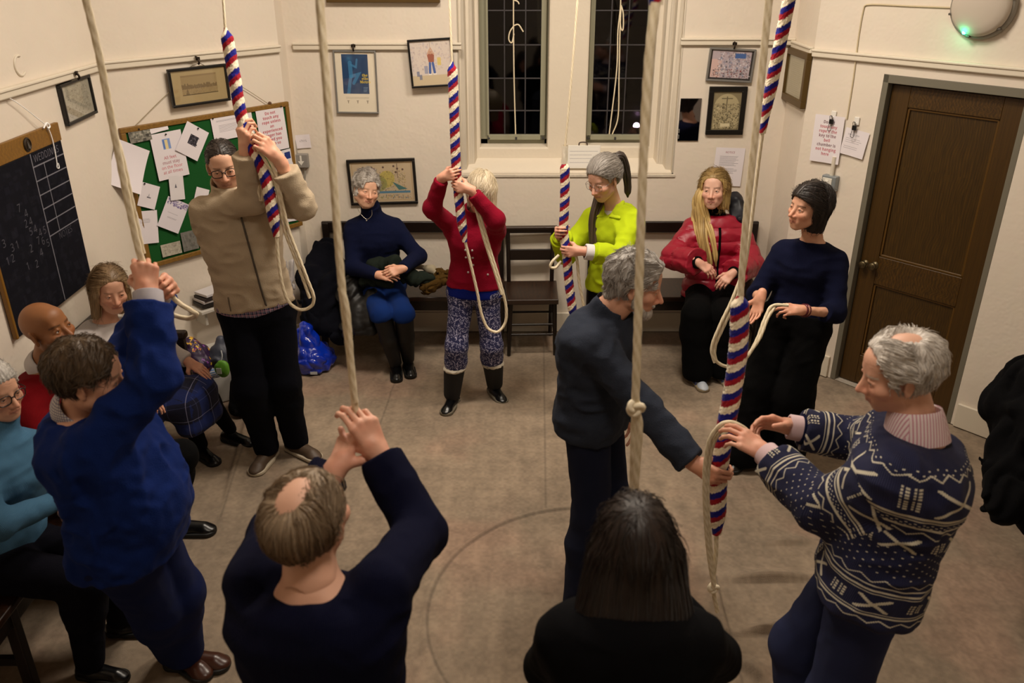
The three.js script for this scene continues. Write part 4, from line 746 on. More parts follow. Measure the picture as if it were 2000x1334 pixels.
// girl in the red puffer
{
  const p = people.girl = new Person('seated young woman in red quilted puffer jacket with very long blonde hair', {
    H: 1.68, sex: 'f', pelvis: P(1392, 566, 5.66), neck: P(1399, 416, 5.76), yawH: -4, yawS: -2, tone: 0xdfb09a, lips: 0xb86a62, brow: 0x5a4030, sw: .15,
    head: { c: P(1394, 371, 5.69), yaw: -22, pitch: 8, roll: 3, s: 1.06 }, face: { w: .97 }, look: [-.35, .05, 1], iris: 0x4a4030,
    R: { W: P(1364, 513, 5.36), d: V(.75, -.45, .3), n: V(-.2, -.6, -.6), e: P(1240, 560, 5.5), pose: { curl: [.35, .4, .25], thumb: [[.6, .6, .3], [.9, .3, .2], [.9, .1, .2]] } },
    L: { W: P(1432, 533, 5.34), d: V(-.7, -.55, .3), n: V(.2, -.5, -.6), e: P(1530, 570, 5.5), pose: { curl: [.45, .5, .3], thumb: [[.6, .6, .3], [.9, .3, .2], [.9, .1, .2]] } },
    legR: { an: PY(1362, 725, .085), k: P(1350, 590, 4.9), yaw: 16 }, legL: { an: PY(1413, 720, .085), k: P(1425, 590, 4.9), yaw: 6 } });
  const T = p.T, puff = (x, y, z) => { const [t] = T.tuv(x, y, z); const d = p.j; let s = t * T.L * 11; for (const S of ['L', 'R']) { const q = d[S]; for (const [a, b, o] of [[q.sh, q.E, 0], [q.E, q.W, .29]]) { const e = b.clone().sub(a), l = e.length(); const px = x - a.x, py = y - a.y, pz = z - a.z, tt = (px * e.x + py * e.y + pz * e.z) / (l * l); if (tt > .05 && tt < 1.05) { const r = Math.hypot(px - e.x * tt, py - e.y * tt, pz - e.z * tt); if (r < .085) { s = (tt * l + o) * 11; } } } } return -.011 * Math.pow(Math.abs(Math.sin(s * Math.PI)), .55) + .004 * (vn(x * 40, y * 40, z * 40) - .5); };
  p.top('puffer_jacket', mat(0x970f2c, .42, { bumpMap: bumpFuzz, bumpScale: .0006 }), { t0: -.06, inf: .04, ai: .034, to: .9, wr: .008, fat: 1.05, wrist: .055, open: .078, mod: puff, h: .006 });
  p.cuff('R', blackCloth, .91, .05, .042); p.cuff('L', blackCloth, .91, .05, .042);
  p.add('polo_neck', net(cap(P(1399, 426, 5.75), P(1398, 405, 5.73), .068, .06), ...bbox([P(1399, 426, 5.75), P(1398, 405, 5.73)], .1), .006), fabric(0x08080a));
  const zz = []; for (let i = 0; i <= 10; i++) { const t = .84 - i * .085; const pt = T.point(t, -.0, .05), f = T.frame(t).f; for (let k = 0; k < 60 && p.topF(pt.x, pt.y, pt.z) < -.001; k++) pt.addScaledVector(f, .004); zz.push(pt); } p.raw('zip', [tube(zz, .009, false, 50, 6)], blackCloth);
  // hood lying open behind the neck
  const nk = P(1403, 424, 5.77), hood = uni([cap(nk.clone().add(V(.15, -.04, .03)), nk.clone().add(V(.07, -.1, .13)), .05, .03), cap(nk.clone().add(V(-.14, -.05, .0)), nk.clone().add(V(-.09, -.1, .1)), .035, .03), cap(nk.clone().add(V(.13, .0, .06)), nk.clone().add(V(.12, .1, -.06)), .045, .05), cap(nk.clone().add(V(.12, .1, -.06)), nk.clone().add(V(-.02, .06, -.13)), .05, .045), cap(nk.clone().add(V(-.02, .06, -.13)), nk.clone().add(V(-.13, -.0, -.0)), .045, .04), cap(nk.clone().add(V(.13, 0, .06)), nk.clone().add(V(.10, -.09, .1)), .05, .03)], .04);
  p.add('hood', net((x, y, z) => hood(x, y, z) + .022 * (Math.abs(vn(x * 16, y * 16, z * 16) * 2 - 1) - .4), ...bbox([nk], .28), .006), mat(0x0c0e1c, .5));
  p.trousers(fabric(0x040405), { inf: .02, kn: .075, cf: .085, an: .085, hem: .04 });
  p.shoes(mat(0xb4bcc8, .45), mat(0x8d7f66, .7), { name: 'trainer', s: .95, crease: .001, extra: (q, sh, mm, s) => { const l = []; for (const sx of [-1, 1]) for (let i = 0; i < 3; i++) l.push(tube([V(sx * .04, .02, .02 + i * .028), V(sx * .033, .05, .03 + i * .026), V(sx * .016, .07 - i * .008, .04 + i * .024)], .004, false, 8, 5)); const g = merge(l); g.applyMatrix4(mm); part('stripe', q.local(g), mat(0x3c4f8c, .5), sh); } });
  p.hair({ th: .018, ts: .018, tb: .014, n: 1000, sl: .1, col: 0x80632f, col2: 0xd8b876, root: 0x7a6038, len: .12, rx: .094, rz: .08, rx2: .098, hl: .072, fw: .060, fb: .004, ears: false, fq: 18 });
  const h = (a, b, c) => p.hp(a, b, c), C = (t, u, w) => T.point(t, u, w);
  p.locks([[[h(-.07, .0, -.03), h(-.088, -.09, .0), C(.9, -.12, .10), C(.72, -.115, .15), C(.52, -.085, .165), C(.3, -.05, .175)], .045, .018, 26], [[h(-.066, .02, -.01), h(-.082, -.06, .03), C(.93, -.095, .10), C(.75, -.06, .155), C(.55, -.03, .17), C(.36, -.015, .17)], .034, .012, 18], [[h(-.08, -.02, -.06), C(.97, -.15, .03), C(.8, -.15, .11), C(.6, -.12, .14), C(.42, -.10, .16)], .034, .012, 16]], 0x7d6034, 0xd9ba78);
}
// woman in the navy top and black trousers by the door
{
  const p = people.navy = new Person('dark-bobbed woman in navy jumper and wide black trousers standing by the door, one palm open', {
    H: 1.65, sex: 'f', pelvis: P(1552, 630, 4.3), neck: P(1589, 465, 4.36), yawH: -28, yawS: -30, tone: 0xd7a286, lips: 0xa85a50, brow: 0x2c1d17, sw: .155,
    head: { c: P(1578, 406, 4.3), yaw: -66, pitch: 4, roll: -4, s: .99 }, face: { age: .5 }, look: [-.2, 0, 1],
    R: { W: P(1486, 580, 4.08), d: V(-.25, -.85, .35), n: V(-.75, .3, .55), e: P(1480, 560, 4.5), pose: { curl: [.25, .25, .15], spread: .16, thumb: [[.6, .75, .1], [.8, .5, .1], [.85, .3, .2]] } },
    L: { W: P(1566, 606, 4.02), d: V(-.96, .12, .1), n: V(-.1, -.75, -.5), e: P(1680, 610, 4.2), pose: { curl: [.3, .55, .3], fan: .25, thumb: [[.85, .4, .1], [.95, .1, .15], [.95, -.1, .2]] } },
    legR: { an: PY(1452, 880, .085), yaw: -35 }, legL: { an: PY(1530, 880, .085), yaw: -20 } });
  p.top('jumper', fabric(0x0c1029, { bump: bumpKnit, bs: .0012 }), { t0: .0, inf: .016, ai: .014, toR: .22, toL: .35, wr: .006, open: .062, wrist: .045 });
  p.trousers(fabric(0x040405), { inf: .025, th: .09, kn: .085, cf: .095, an: .105, hem: .035, wr: .008, t1: .14 });
  p.shoes(leatherBlack, soleBlack, { s: .9 });
  p.hair({ n: 900, sl: .07, lift: .0018, curl: .12, soft: .001, th: .024, ts: .02, tb: .026, col: 0x0a0706, col2: 0x2e211c, len: .115, rx: .098, rz: .082, rx2: .088, rz2: .066, zc: -.035, zc2: -.04, hl: .064, fw: .075, fb: .014, arch: 5, ears: false, rag: .01 });
  const q = p.j.L, d = q.W.clone().sub(q.E).normalize(), c = q.E.clone().lerp(q.W, .93), tr = []; for (const k of [-.012, .006]) { const t = new THREE.TorusGeometry(.030, .006, 8, 24); t.applyQuaternion(new THREE.Quaternion().setFromUnitVectors(V(0, 0, 1), d)); t.translate(...c.clone().addScaledVector(d, k).toArray()); tr.push(t); } p.raw('bracelet', tr, mat(0x5a1f28, .3, { metalness: .3 }));
}
// grey-bearded man in the charcoal jacket
{
  const G = P(1405, 920, 2.7), A = ropeDir(P(1400, 1000, 2.69), P(1425, 780, 2.72));
  const p = people.grey = new Person('grey-haired bearded man in charcoal jacket reaching across to a striped rope', {
    H: 1.78, sex: 'm', pelvis: P(1160, 806, 3.18), neck: P(1182, 610, 3.2), yawH: 66, yawS: 60, tone: 0xd59f84, brow: 0x8d857d, browK: .6, bow: -.02,
    head: { c: P(1244, 556, 3.17), yaw: 74, pitch: -12, roll: 0 }, face: { age: 1, nose: 1.12 }, look: [.1, -.2, 1],
    R: { G, A, e: P(1225, 960, 3.0), fwd: .05, straight: .6, gr: .034, pose: FAT }, L: { W: P(1228, 800, 3.45), d: V(.3, -.9, .1), n: V(-.6, 0, .4), e: P(1180, 850, 3.6) },
    legR: { an: PY(1132, 1186, .085), yaw: 62 }, legL: { an: PY(1172, 1150, .085), yaw: 50 } });
  p.top('jacket', fabric(0x2c313d, { bs: .0016, sheen: .15 }), { t0: -.14, inf: .036, ai: .02, to: .95, wr: .012, open: .07, wrist: .043, collar: [P(1182, 618, 3.2), P(1200, 592, 3.19), .082, .078] });
  p.trousers(fabric(0x1a1e30, { bump: bumpTwill }), { inf: .016, kn: .064, cf: .062, an: .058 }); p.shoes(leatherBlack, soleBlack);
  p.hair({ n: 1100, sl: .055, curl: .4, lift: .003, th: .02, ts: .016, tb: .024, col: 0x857f7a, col2: 0xc0bab4, root: 0x9a948e, hl: .072, fw: .062, fb: .014, nape: -.105, wave: .02, fq: 10, strand: .006, extra: [ell(0, -.05, -.085, .06, .055, .035), ell(-.066, .01, -.03, .02, .045, .05), ell(.066, .01, -.03, .02, .045, .05)] });
  const bd = uni([cap(L3(-.05, -.06, .02), L3(0, -.108, .062), .021, .03), cap(L3(.05, -.06, .02), L3(0, -.108, .062), .021, .03), cap(L3(-.02, -.062, .088), L3(.02, -.062, .088), .0075, .0075), cap(L3(-.066, -.03, .01), L3(-.05, -.065, .02), .012, .02), cap(L3(.066, -.03, .01), L3(.05, -.065, .02), .012, .02)], .014), mth = ell(0, -.0705, .095, .022, .007, .02);
  const bg = net((x, y, z) => smax(bd(x, y, z), -mth(x, y, z), .004) + .003 * (vn(x * 260, y * 120, z * 260) - .5), [-.1, -.15, -.03], [.1, 0, .13], .0034); paintVerts(bg, (x, y, z) => mix3(lin(0x6e655f), lin(0xcfc9c2), vn(x * 220, y * 70, z * 220))); bg.applyMatrix4(p.hm); p.add('beard', bg, hairMat);
}
// man in the Nordic jumper
{
  const p = people.nordic = new Person('white-haired balding man in navy and cream Nordic jumper, hands at the nearest striped rope', {
    H: 1.78, sex: 'm', wide: 1.13, pelvis: P(1692, 1128, 2.12), neck: P(1790, 838, 2.16), yawH: -112, yawS: -112, tone: 0xdba68c, brow: 0xd8d0c4, bow: -.025,
    head: { c: P(1752, 728, 2.2), yaw: -96, pitch: -14, roll: -4 }, face: { age: 1 }, scalp: 0xd8b09a, fine: 1,
    L: { W: P(1498, 888, 2.42), d: V(-.75, .35, -.5), n: V(-.1, -.75, -.5), e: P(1560, 1200, 2.1), fwd: .05, pose: { curl: [.35, .55, .3], fan: .05, spread: .1, thumb: [[.7, .5, .3], [.85, .15, .35], [.9, 0, .3]] } },
    R: { W: P(1545, 834, 2.6), d: V(-.93, .3, .1), n: V(-.15, -.4, .75), e: P(1690, 900, 3.0), fwd: .05, pose: { curl: [.4, .5, .3], fan: .1, thumb: [[.6, .6, .4], [.85, .2, .4], [.9, 0, .3]] } },
    legR: { an: V(1.06, .085, -2.2), yaw: -110 }, legL: { an: V(1.12, .085, -1.93), yaw: -115 } });
  // knitted pattern: bands by height, cross / diamond motifs between them
  const S = 2048, nav = '#10143a', cr = '#cfc8b4';
  const tex = canvasTex(S, S, (g) => { // 1 m square, y up from hem
    const M = S; g.fillStyle = nav; g.fillRect(0, 0, S, S); g.fillStyle = cr; g.strokeStyle = cr; const Y = y => S - y * M, px = M * .0042;
    const line = (y, t) => g.fillRect(0, Y(y + t), S, t * M), zig = (y, a, per, t) => { for (let x = 0; x < S; x += px) { const q = Math.abs(((x / M / per) % 1) * 2 - 1); g.fillRect(x, Y(y + q * a + t), px, t * M); } };
    const dots = (y0, y1, st) => { let r = 0; for (let y = y0; y < y1; y += st, r++) for (let x = (r % 2) * st; x < 1; x += st * 2) g.fillRect(x * M, Y(y), px * 1.2, px); };
    const star = (x, y, r) => { for (let k = -r; k <= r; k++) { g.fillRect((x + k * .0042) * M, Y(y + k * .0042), px * 2.4, px * 2.2); g.fillRect((x + k * .0042) * M, Y(y - k * .0042), px * 2.4, px * 2.2); } };
    const bars = (x, y) => { for (let i = 0; i < 4; i++) for (let j = 0; j < 4; j++) g.fillRect((x + i * .0105 - .02) * M, Y(y + j * .0125 - .02 + (i % 2) * .003), px * (1.7 - (i % 2) * .7), px * 2); };
    zig(.055, .018, .045, .006); line(.09, .008); line(.105, .004); for (let x = 0, i = 0; x < 1; x += .0833, i++) i % 2 ? star(x, .155, 7) : bars(x, .155); line(.2, .004); line(.212, .009); line(.236, .006); zig(.25, .022, .05, .005);
    dots(.3, .44, .017);
    for (let x = .02, i = 0; x < 1; x += .0769, i++) i % 2 ? star(x, .47, 8) : bars(x, .47); zig(.515, .026, .055, .007);
    line(.56, .011); dots(.576, .6, .008); line(.602, .006); line(.615, .012);
    for (let x = .04, i = 0; x < 1; x += .111, i++) { if (i % 2) star(x, .70, 13); else { bars(x, .68); bars(x, .735); } } zig(.775, .02, .045, .006); g.fillStyle = nav; g.fillRect(0, 0, S, Y(.80)); g.fillStyle = cr; dots(.80, .82, .012); });
  tex.wrapS = tex.wrapT = THREE.RepeatWrapping; const map2 = tex.clone(); map2.needsUpdate = true;
  const nm = mat(0xffffff, .92, { map: tex, bumpMap: bumpKnit, bumpScale: .0016 });
  p.top('nordic_jumper', nm, { t0: -.09, inf: .034, ai: .026, fat: 1.12, to: .84, wr: .010, wrist: .048, open: .072, h: .006, r0: .03, paint: (g, q) => {
    const T = q.T, pp = g.attributes.position, n = pp.count, uv = new Float32Array(n * 2), arms = ['L', 'R'].map(s => q.j[s]);
    for (let i = 0; i < n; i += 3) {
      const cx = (pp.getX(i) + pp.getX(i + 1) + pp.getX(i + 2)) / 3, cy = (pp.getY(i) + pp.getY(i + 1) + pp.getY(i + 2)) / 3, cz = (pp.getZ(i) + pp.getZ(i + 1) + pp.getZ(i + 2)) / 3;
      const [t, u] = T.tuv(cx, cy, cz); let best = null;
      for (const a of arms) for (const [A, B, o, r] of [[a.sh, a.E, 0, .068], [a.E, a.W, a.sh.distanceTo(a.E), .06]]) { const e = B.clone().sub(A), l = e.length(); e.divideScalar(l); const d = V(cx, cy, cz).sub(A), s = d.dot(e), rad = d.clone().addScaledVector(e, -s).length(); if (s > (o ? -.01 : .055) && s < l + .06 && rad < .13 && (o || Math.abs(u) > .15 || t > .8 || rad < .085)) { if (!best || rad < best.rad) best = { A, e, o, rad, r }; } }
      for (let k = 0; k < 3; k++) {
        const x = pp.getX(i + k), y = pp.getY(i + k), z = pp.getZ(i + k); let U, W;
        if (best) { const d = V(x, y, z).sub(best.A), s = d.dot(best.e), b1 = V(0, 1, 0).addScaledVector(best.e, -best.e.y).normalize(), b2 = best.e.clone().cross(b1); U = Math.atan2(d.dot(b1), d.dot(b2)) / 6.283 * .5; W = .80 - (best.o + s) * 1.25; if (W < 0) W += .6; best.ref === undefined ? best.ref = U : U += Math.round((best.ref - U) / .5) * .5; }
        else { const [tt, uu, ww] = T.tuv(x, y, z); U = Math.atan2(uu, -ww) / 6.283 * 1.0; W = (tt + .09) / 1.06 * .84; if (!k) best = null; if (k === 0) g.userData.r = U; else U += Math.round((g.userData.r - U)) * 1; }
        uv[(i + k) * 2] = U; uv[(i + k) * 2 + 1] = W;
      }
    }
    g.setAttribute('uv', new THREE.BufferAttribute(uv, 2)); return q.add('nordic_jumper', g, nm);
  } });
  const strp = pixTex(128, (u, v) => { const s = ((u * 16) % 1) < .32 ? 1 : 0; return s ? [.74, .52, .58] : [.86, .80, .80]; }, true, 7);
  const shirtM = mat(0xffffff, .85, { map: strp });
  const T = p.T, cA = p.o.neck.clone().addScaledVector(T.ax, -.015), cB = p.hp(0, -.11, -.03);
  { const n = new THREE.LatheGeometry([[.092, -.03], [.088, .0], [.078, .045], [.071, .066], [.064, .062], [.068, .0], [.07, -.03]].map(q => new THREE.Vector2(q[0] * 1.02, q[1])), 40); n.applyQuaternion(new THREE.Quaternion().setFromUnitVectors(UP, cB.clone().sub(cA).normalize().lerp(UP, .4).normalize())); n.translate(cA.x, cA.y + .012, cA.z); const q = n.toNonIndexed(); p.add('shirt_collar', boxUV(q), shirtM); }
  for (const S2 of ['L', 'R']) { p.cuff(S2, shirtM, .9, .075, .045, 'shirt_cuff'); p.cuff(S2, fabric(0x10143a, { bump: bumpKnit }), .8, .04, .056, 'jumper_cuff'); }
  p.trousers(fabric(0x2a3050, { bump: bumpTwill }), { inf: .02, kn: .064, cf: .062, an: .056 }); p.shoes(leatherBrown, soleBlack);
  p.hair({ n: 1000, sl: .05, curl: .3, lift: .003, th: .014, ts: .016, tb: .02, col: 0xaaa29a, col2: 0xeae4dc, hl: .088, fw: .06, fb: .02, nape: -.085, strand: .004, fq: 12, wave: .012, thin: [[.0, .125, -.035, .075, .034, .75, 1, 1.05]] });
}
// man in front, back to us, arms up
{
  const rA = P(625, 0, 2.0), rB = P(690, 775, 1.98), A = ropeDir(rB, rA);
  const p = people.front = new Person('man in navy jumper with thinning crown, back turned, arms raised to a plain rope', {
    H: 1.78, sex: 'm', pelvis: V(-.43, .94, -1.46), neck: P(606, 1135, 1.53), yawH: 172, yawS: 170, tone: 0xdaa88f, sw: .175, fine: 1,
    head: { c: P(606, 1012, 1.6), yaw: 158, pitch: 12, roll: 3 }, face: { age: .6 }, scalp: 0xdcae96,
    R: { G: P(700, 812, 1.955), Wf: P(740, 886, 1.93), n: V(-.62, -.1, -.75), A, e: P(850, 1010, 1.9), up: .06, fwd: .03, in: .02, pose: { curl: [.55, .85, .6], fan: .05, thumb: [[.6, .5, .6], [.7, .0, .7], [.6, -.3, .6]] } }, arm: .9, L: { G: P(678, 868, 1.95), Wf: P(654, 918, 1.9), n: V(.62, 0, -.75), A, e: P(560, 1000, 1.95), up: .06, fwd: .03, in: .02, pose: FAT },
    legR: { an: V(-.33, .085, -1.42), yaw: 170 }, legL: { an: V(-.54, .085, -1.4), yaw: 180 } });
  p.top('jumper', fabric(0x090c26, { bump: bumpKnit, bs: .0014 }), { t0: -.02, inf: .022, ai: .02, to: .95, wr: .008, open: .075, nd: -.02, wrist: .04, h: .007 });
  p.trousers(navyCloth, {}); p.shoes(leatherBlack, soleBlack);
  p.hair({ n: 1200, sl: .05, curl: .25, lift: .002, th: .013, ts: .013, tb: .014, col: 0x33241a, col2: 0x806648, root: 0xa08c74, rootBias: .02, hl: .07, fw: .064, fb: .015, nape: -.085, strand: .004, fq: 14, py: .13, thin: [[.005, .125, -.035, .095, .024, .75, 1, 1.2]] });
}
// dark-haired woman in front, back to us
{
  const p = people.dark = new Person('woman with long straight dark brown hair and black top, seen from behind at the front', {
    H: 1.63, sex: 'f', wide: 1.15, pelvis: V(.27, .86, -1.42), neck: P(1237, 1165, 1.52), yawH: 178, yawS: 178, tone: 0xd6a188, sw: .165,
    head: { c: P(1237, 1062, 1.58), yaw: 180, pitch: -4, roll: 0 },
    R: { G: V(.33, 1.18, -1.86), A: UP, e: V(.62, 1.0, -1.55) }, L: { G: V(.325, 1.09, -1.86), A: UP, e: V(.0, 1.0, -1.55) },
    legR: { an: V(.36, .085, -1.4), yaw: 175 }, legL: { an: V(.18, .085, -1.4), yaw: 185 } });
  p.top('jumper', fabric(0x050508), { t0: -.05, inf: .022, ai: .02, to: .96, wr: .007, open: .06 });
  p.trousers(blackCloth, {}); p.shoes(leatherBlack, soleBlack);
  p.hair({ n: 1400, sl: .13, curl: .08, lift: .0015, sweep: 0, th: .016, ts: .016, tb: .018, col: 0x0e0806, col2: 0x2a1a14, len: .22, rx: .108, rz: .086, rx2: .155, rz2: .078, zc: -.035, zc2: -.075, hl: .06, fw: .058, fb: .0, ears: false, rag: .022, h: .004, reach: .32 });
}
// man in the royal blue jumper
{
  const rA = P(165, 0, 2.57), rB = P(272, 500, 2.55), A = ropeDir(rB, rA);
  const p = people.blue = new Person('stout brown-haired man in royal blue jumper and jeans, arms lifted to a plain rope', {
    H: 1.75, sex: 'm', wide: 1.18, legs: .95, pelvis: P(250, 1050, 2.4), neck: P(158, 798, 2.4), yawH: 92, yawS: 104, tone: 0xd39c80, brow: 0x4a3626, bow: .02, fine: 1,
    prof: [[-.12, .165, .12, .115], [0, .172, .14, .125], [.22, .172, .17, .115], [.42, .17, .165, .10], [.62, .172, .14, .11], [.80, .18, .12, .115], [.92, .15, .09, .10], [1.0, .07, .062, .07]],
    head: { c: P(176, 737, 2.38), yaw: 100, pitch: -6, roll: 3 }, face: { fat: .008, nose: 1.05 },
    R: { G: P(282, 520, 2.54), Wf: P(289, 576, 2.5), n: V(-.35, 0, -.9), A, e: P(330, 1000, 2.1), up: .03, fwd: .04, pose: { curl: [1.0, 1.25, .8], fan: .02, thumb: [[.6, .5, .55], [.5, 0, .85], [.4, -.4, .75]] } }, L: { G: P(322, 562, 2.7), A: ropeDir(P(380, 615, 2.6), P(315, 545, 2.6)), e: P(250, 700, 3.1), up: .07, fwd: .04 },
    legR: { an: PY(345, 1262, .085), yaw: 62 }, legL: { an: V(-1.38, .085, -2.66), yaw: 80 } });
  p.top('jumper', fabric(0x10245e, { bump: bumpFuzz, bs: .0016, sheen: .15 }), { t0: -.07, inf: .026, ai: .018, to: .86, wr: .02, fx: 10, fy: 10, fat: 1.1, wrist: .046, open: .074, nd: -.015, h: .0065 });
  const ck = pixTex(128, (u, v) => { const a = (u * 16) % 1 < .16 || (v * 16) % 1 < .16; return a ? [.42, .40, .55] : [.86, .84, .82]; }, true, 7), cm = mat(0xffffff, .85, { map: ck });
  p.cuff('R', cm, .90, .075, .046, 'shirt_cuff'); p.cuff('L', cm, .90, .075, .046, 'shirt_cuff');
  { const n = new THREE.LatheGeometry([[.085, -.03], [.083, .0], [.075, .03], [.068, .042], [.066, .035], [.07, -.03]].map(q => new THREE.Vector2(...q)), 40); n.applyQuaternion(new THREE.Quaternion().setFromUnitVectors(UP, p.hp(0, -.1, -.03).sub(p.o.neck).normalize())); n.translate(p.o.neck.x, p.o.neck.y + .008, p.o.neck.z); p.add('shirt_collar', boxUV(n.toNonIndexed()), cm); }
  p.trousers(fabric(0x111b44, { bump: bumpTwill, bs: .001 }), { inf: .02, kn: .068, cf: .068, an: .06, t1: .1 });
  const T = p.T, pk = []; for (const [t, u, w] of [[-.03, -.165, .03], [-.09, -.17, -.02]]) { const q = T.point(t, u, w); pk.push(ball(.006, q.x, q.y, q.z, 10)); } const rm = mat(0x9a8a66, .4, { metalness: .8 }); for (const b of pk) p.raw('rivet', [b], rm);
  p.shoes(leatherBrown, soleBlack, { s: 1.05 });
  p.hair({ n: 1200, sl: .06, curl: .3, lift: .0025, sweep: .3, th: .015, ts: .013, tb: .016, col: 0x1f150d, col2: 0x57422c, root: 0x5e4a34, hl: .06, fw: .064, fb: .012, nape: -.08, strand: .005, fq: 10, wave: .012 });
}
// the three seated along the left wall
{
  const p = people.bald = new Person('seated bald man with short goatee in red jumper over a white shirt, chin on hand', {
    H: 1.78, sex: 'm', pelvis: V(-2.06, .52, -3.38), neck: P(92, 712, 3.42), yawH: 82, yawS: 75, tone: 0x8c5a34, lips: 0x6a3a30, brow: 0x120c08, stubble: 0x140c08, bow: -.03,
    head: { c: P(95, 643, 3.38), s: 1.04, yaw: 72, pitch: 12, roll: 6 }, face: { nose: .95, cheek: 1.05 }, look: [.3, 0, 1], iris: 0x20120a,
    L: { W: P(170, 690, 3.68), d: V(-.35, .8, .1), n: V(-.6, .1, .5), e: V(-1.6, .6, -3.7), pose: { curl: [.7, .9, .5] } }, R: { W: V(-1.78, .62, -3.22), d: V(1, -.1, 0), n: V(0, -1, 0), e: V(-1.9, .6, -2.9) },
    legR: { an: V(-1.74, .085, -3.25), k: V(-1.2, .7, -3.25), yaw: 85 }, legL: { an: V(-1.72, .085, -3.55), k: V(-1.2, .7, -3.5), yaw: 85 } });
  p.top('jumper', fabric(0x6e0810, { bump: bumpKnit }), { t0: -.05, inf: .02, ai: .018, to: .93, wr: .008, open: .074, nd: -.015 });
  { const n = new THREE.LatheGeometry([[.085, -.03], [.083, .0], [.076, .03], [.07, .04], [.066, .03], [.07, -.03]].map(q => new THREE.Vector2(...q)), 40); n.applyQuaternion(new THREE.Quaternion().setFromUnitVectors(UP, p.hp(0, -.1, -.03).sub(p.o.neck).normalize())); n.translate(p.o.neck.x, p.o.neck.y + .008, p.o.neck.z); p.add('shirt_collar', n, fabric(0xc9c4c4)); }
  p.trousers(blackCloth, {}); p.shoes(leatherBlack, soleBlack);
  const gt = uni([cap(L3(-.018, -.1, .07), L3(.018, -.1, .07), .02, .02), cap(L3(-.024, -.062, .083), L3(-.022, -.09, .072), .007, .012), cap(L3(.024, -.062, .083), L3(.022, -.09, .072), .007, .012), cap(L3(-.022, -.058, .088), L3(.022, -.058, .088), .005, .005)], .01);
  const gg = net((x, y, z) => gt(x, y, z) + .002 * (vn(x * 400, y * 300, z * 400) - .5), [-.06, -.14, .02], [.06, -.03, .12], .003); paintVerts(gg, (x, y, z) => mix3([.01, .007, .005], [.08, .06, .05], vn(x * 300, y * 300, z * 300) * .6)); gg.applyMatrix4(p.hm); p.add('beard', gg, hairMat);
}
{
  const p = people.blonde = new Person('seated woman with shoulder-length fair hair in a white jumper and navy tartan skirt', {
    H: 1.66, sex: 'f', pelvis: V(-2.17, .52, -4.03), neck: P(206, 622, 4.07), yawH: 72, yawS: 55, tone: 0xd8a58a, lips: 0xa85f56, brow: 0x6b4e38, browK: .5,
    head: { c: P(216, 566, 4.04), yaw: 38, pitch: -8, roll: -2 }, face: { age: .7, fat: .003, jaw: 1.03 }, look: [.2, 0, 1],
    R: { W: V(-1.95, .62, -3.84), d: V(.8, -.3, -.3), n: V(0, -1, 0), e: V(-2.1, .6, -3.6) }, L: { W: P(368, 706, 4.34), d: V(.75, -.35, .3), n: V(-.1, -.9, -.2), e: V(-2.0, .66, -4.4), pose: { curl: [.12, .18, .1], spread: .05 } },
    legR: { an: PY(392, 868, .085), k: V(-1.3, .9, -4.05), yaw: 55 }, legL: { an: V(-1.72, .085, -4.45), k: V(-1.3, .8, -4.35), yaw: 60 } });
  p.top('jumper', fabric(0xd8d2d1, { bump: bumpKnit }), { t0: -.05, inf: .02, ai: .02, to: .95, wr: .010, open: .058 });
  const tar = canvasTex(512, 512, (g, w) => { g.fillStyle = '#0a0e2c'; g.fillRect(0, 0, w, w); g.fillStyle = 'rgba(16,40,110,.7)'; g.fillRect(90, 0, 170, w); g.fillRect(0, 90, w, 170); g.fillStyle = 'rgba(150,150,180,.8)'; g.fillRect(40, 0, 9, w); g.fillRect(0, 40, w, 9); g.fillStyle = 'rgba(120,125,170,.5)'; g.fillRect(320, 0, 6, w); g.fillRect(0, 320, w, 6); });
  tar.wrapS = tar.wrapT = THREE.RepeatWrapping; tar.repeat.set(5, 5);
  const T = p.T, kL = p.j.L.K, kR = p.j.R.K, km = kL.clone().lerp(kR, .5), sk = uni([T.sdf(.02, -.12, .12, .06, .01), cap(p.j.R.hip, kR, .12, .07), cap(p.j.L.hip, kL, .12, .07), cap(T.point(.02), km, .12, .08), cap(kR, kR.clone().add(V(.02, -.14, 0)), .07, .075), cap(kL, kL.clone().add(V(.02, -.14, 0)), .07, .075), cap(km, km.clone().add(V(.02, -.14, 0)), .075, .08)], .06), wr = p.wrinkle(.01, 8, 8);
  p.add('skirt', net((x, y, z) => smax(sk(x, y, z), .27 - y, .01) + wr(x, y, z), ...bbox([p.o.pelvis, kL, kR, V(kR.x, .3, kR.z)], .22), .008), mat(0xffffff, .9, { map: tar, bumpMap: bumpFuzz, bumpScale: .0012 }));
  p.trousers(fabric(0x07070b, { sheen: .05 }), { name: 'tights', inf: .004, hem: .02 }); p.shoes(leatherBlack, soleBlack, { s: .95 });
  p.hair({ n: 900, sl: .1, th: .017, ts: .018, tb: .016, col: 0x7d6443, col2: 0xc0a47c, root: 0x6b5238, len: .16, rx: .098, rz: .08, rx2: .108, rz2: .075, zc2: -.02, hl: .074, fw: .058, fb: .0, ears: false, fq: 17, rag: .016, reach: .2 });
}
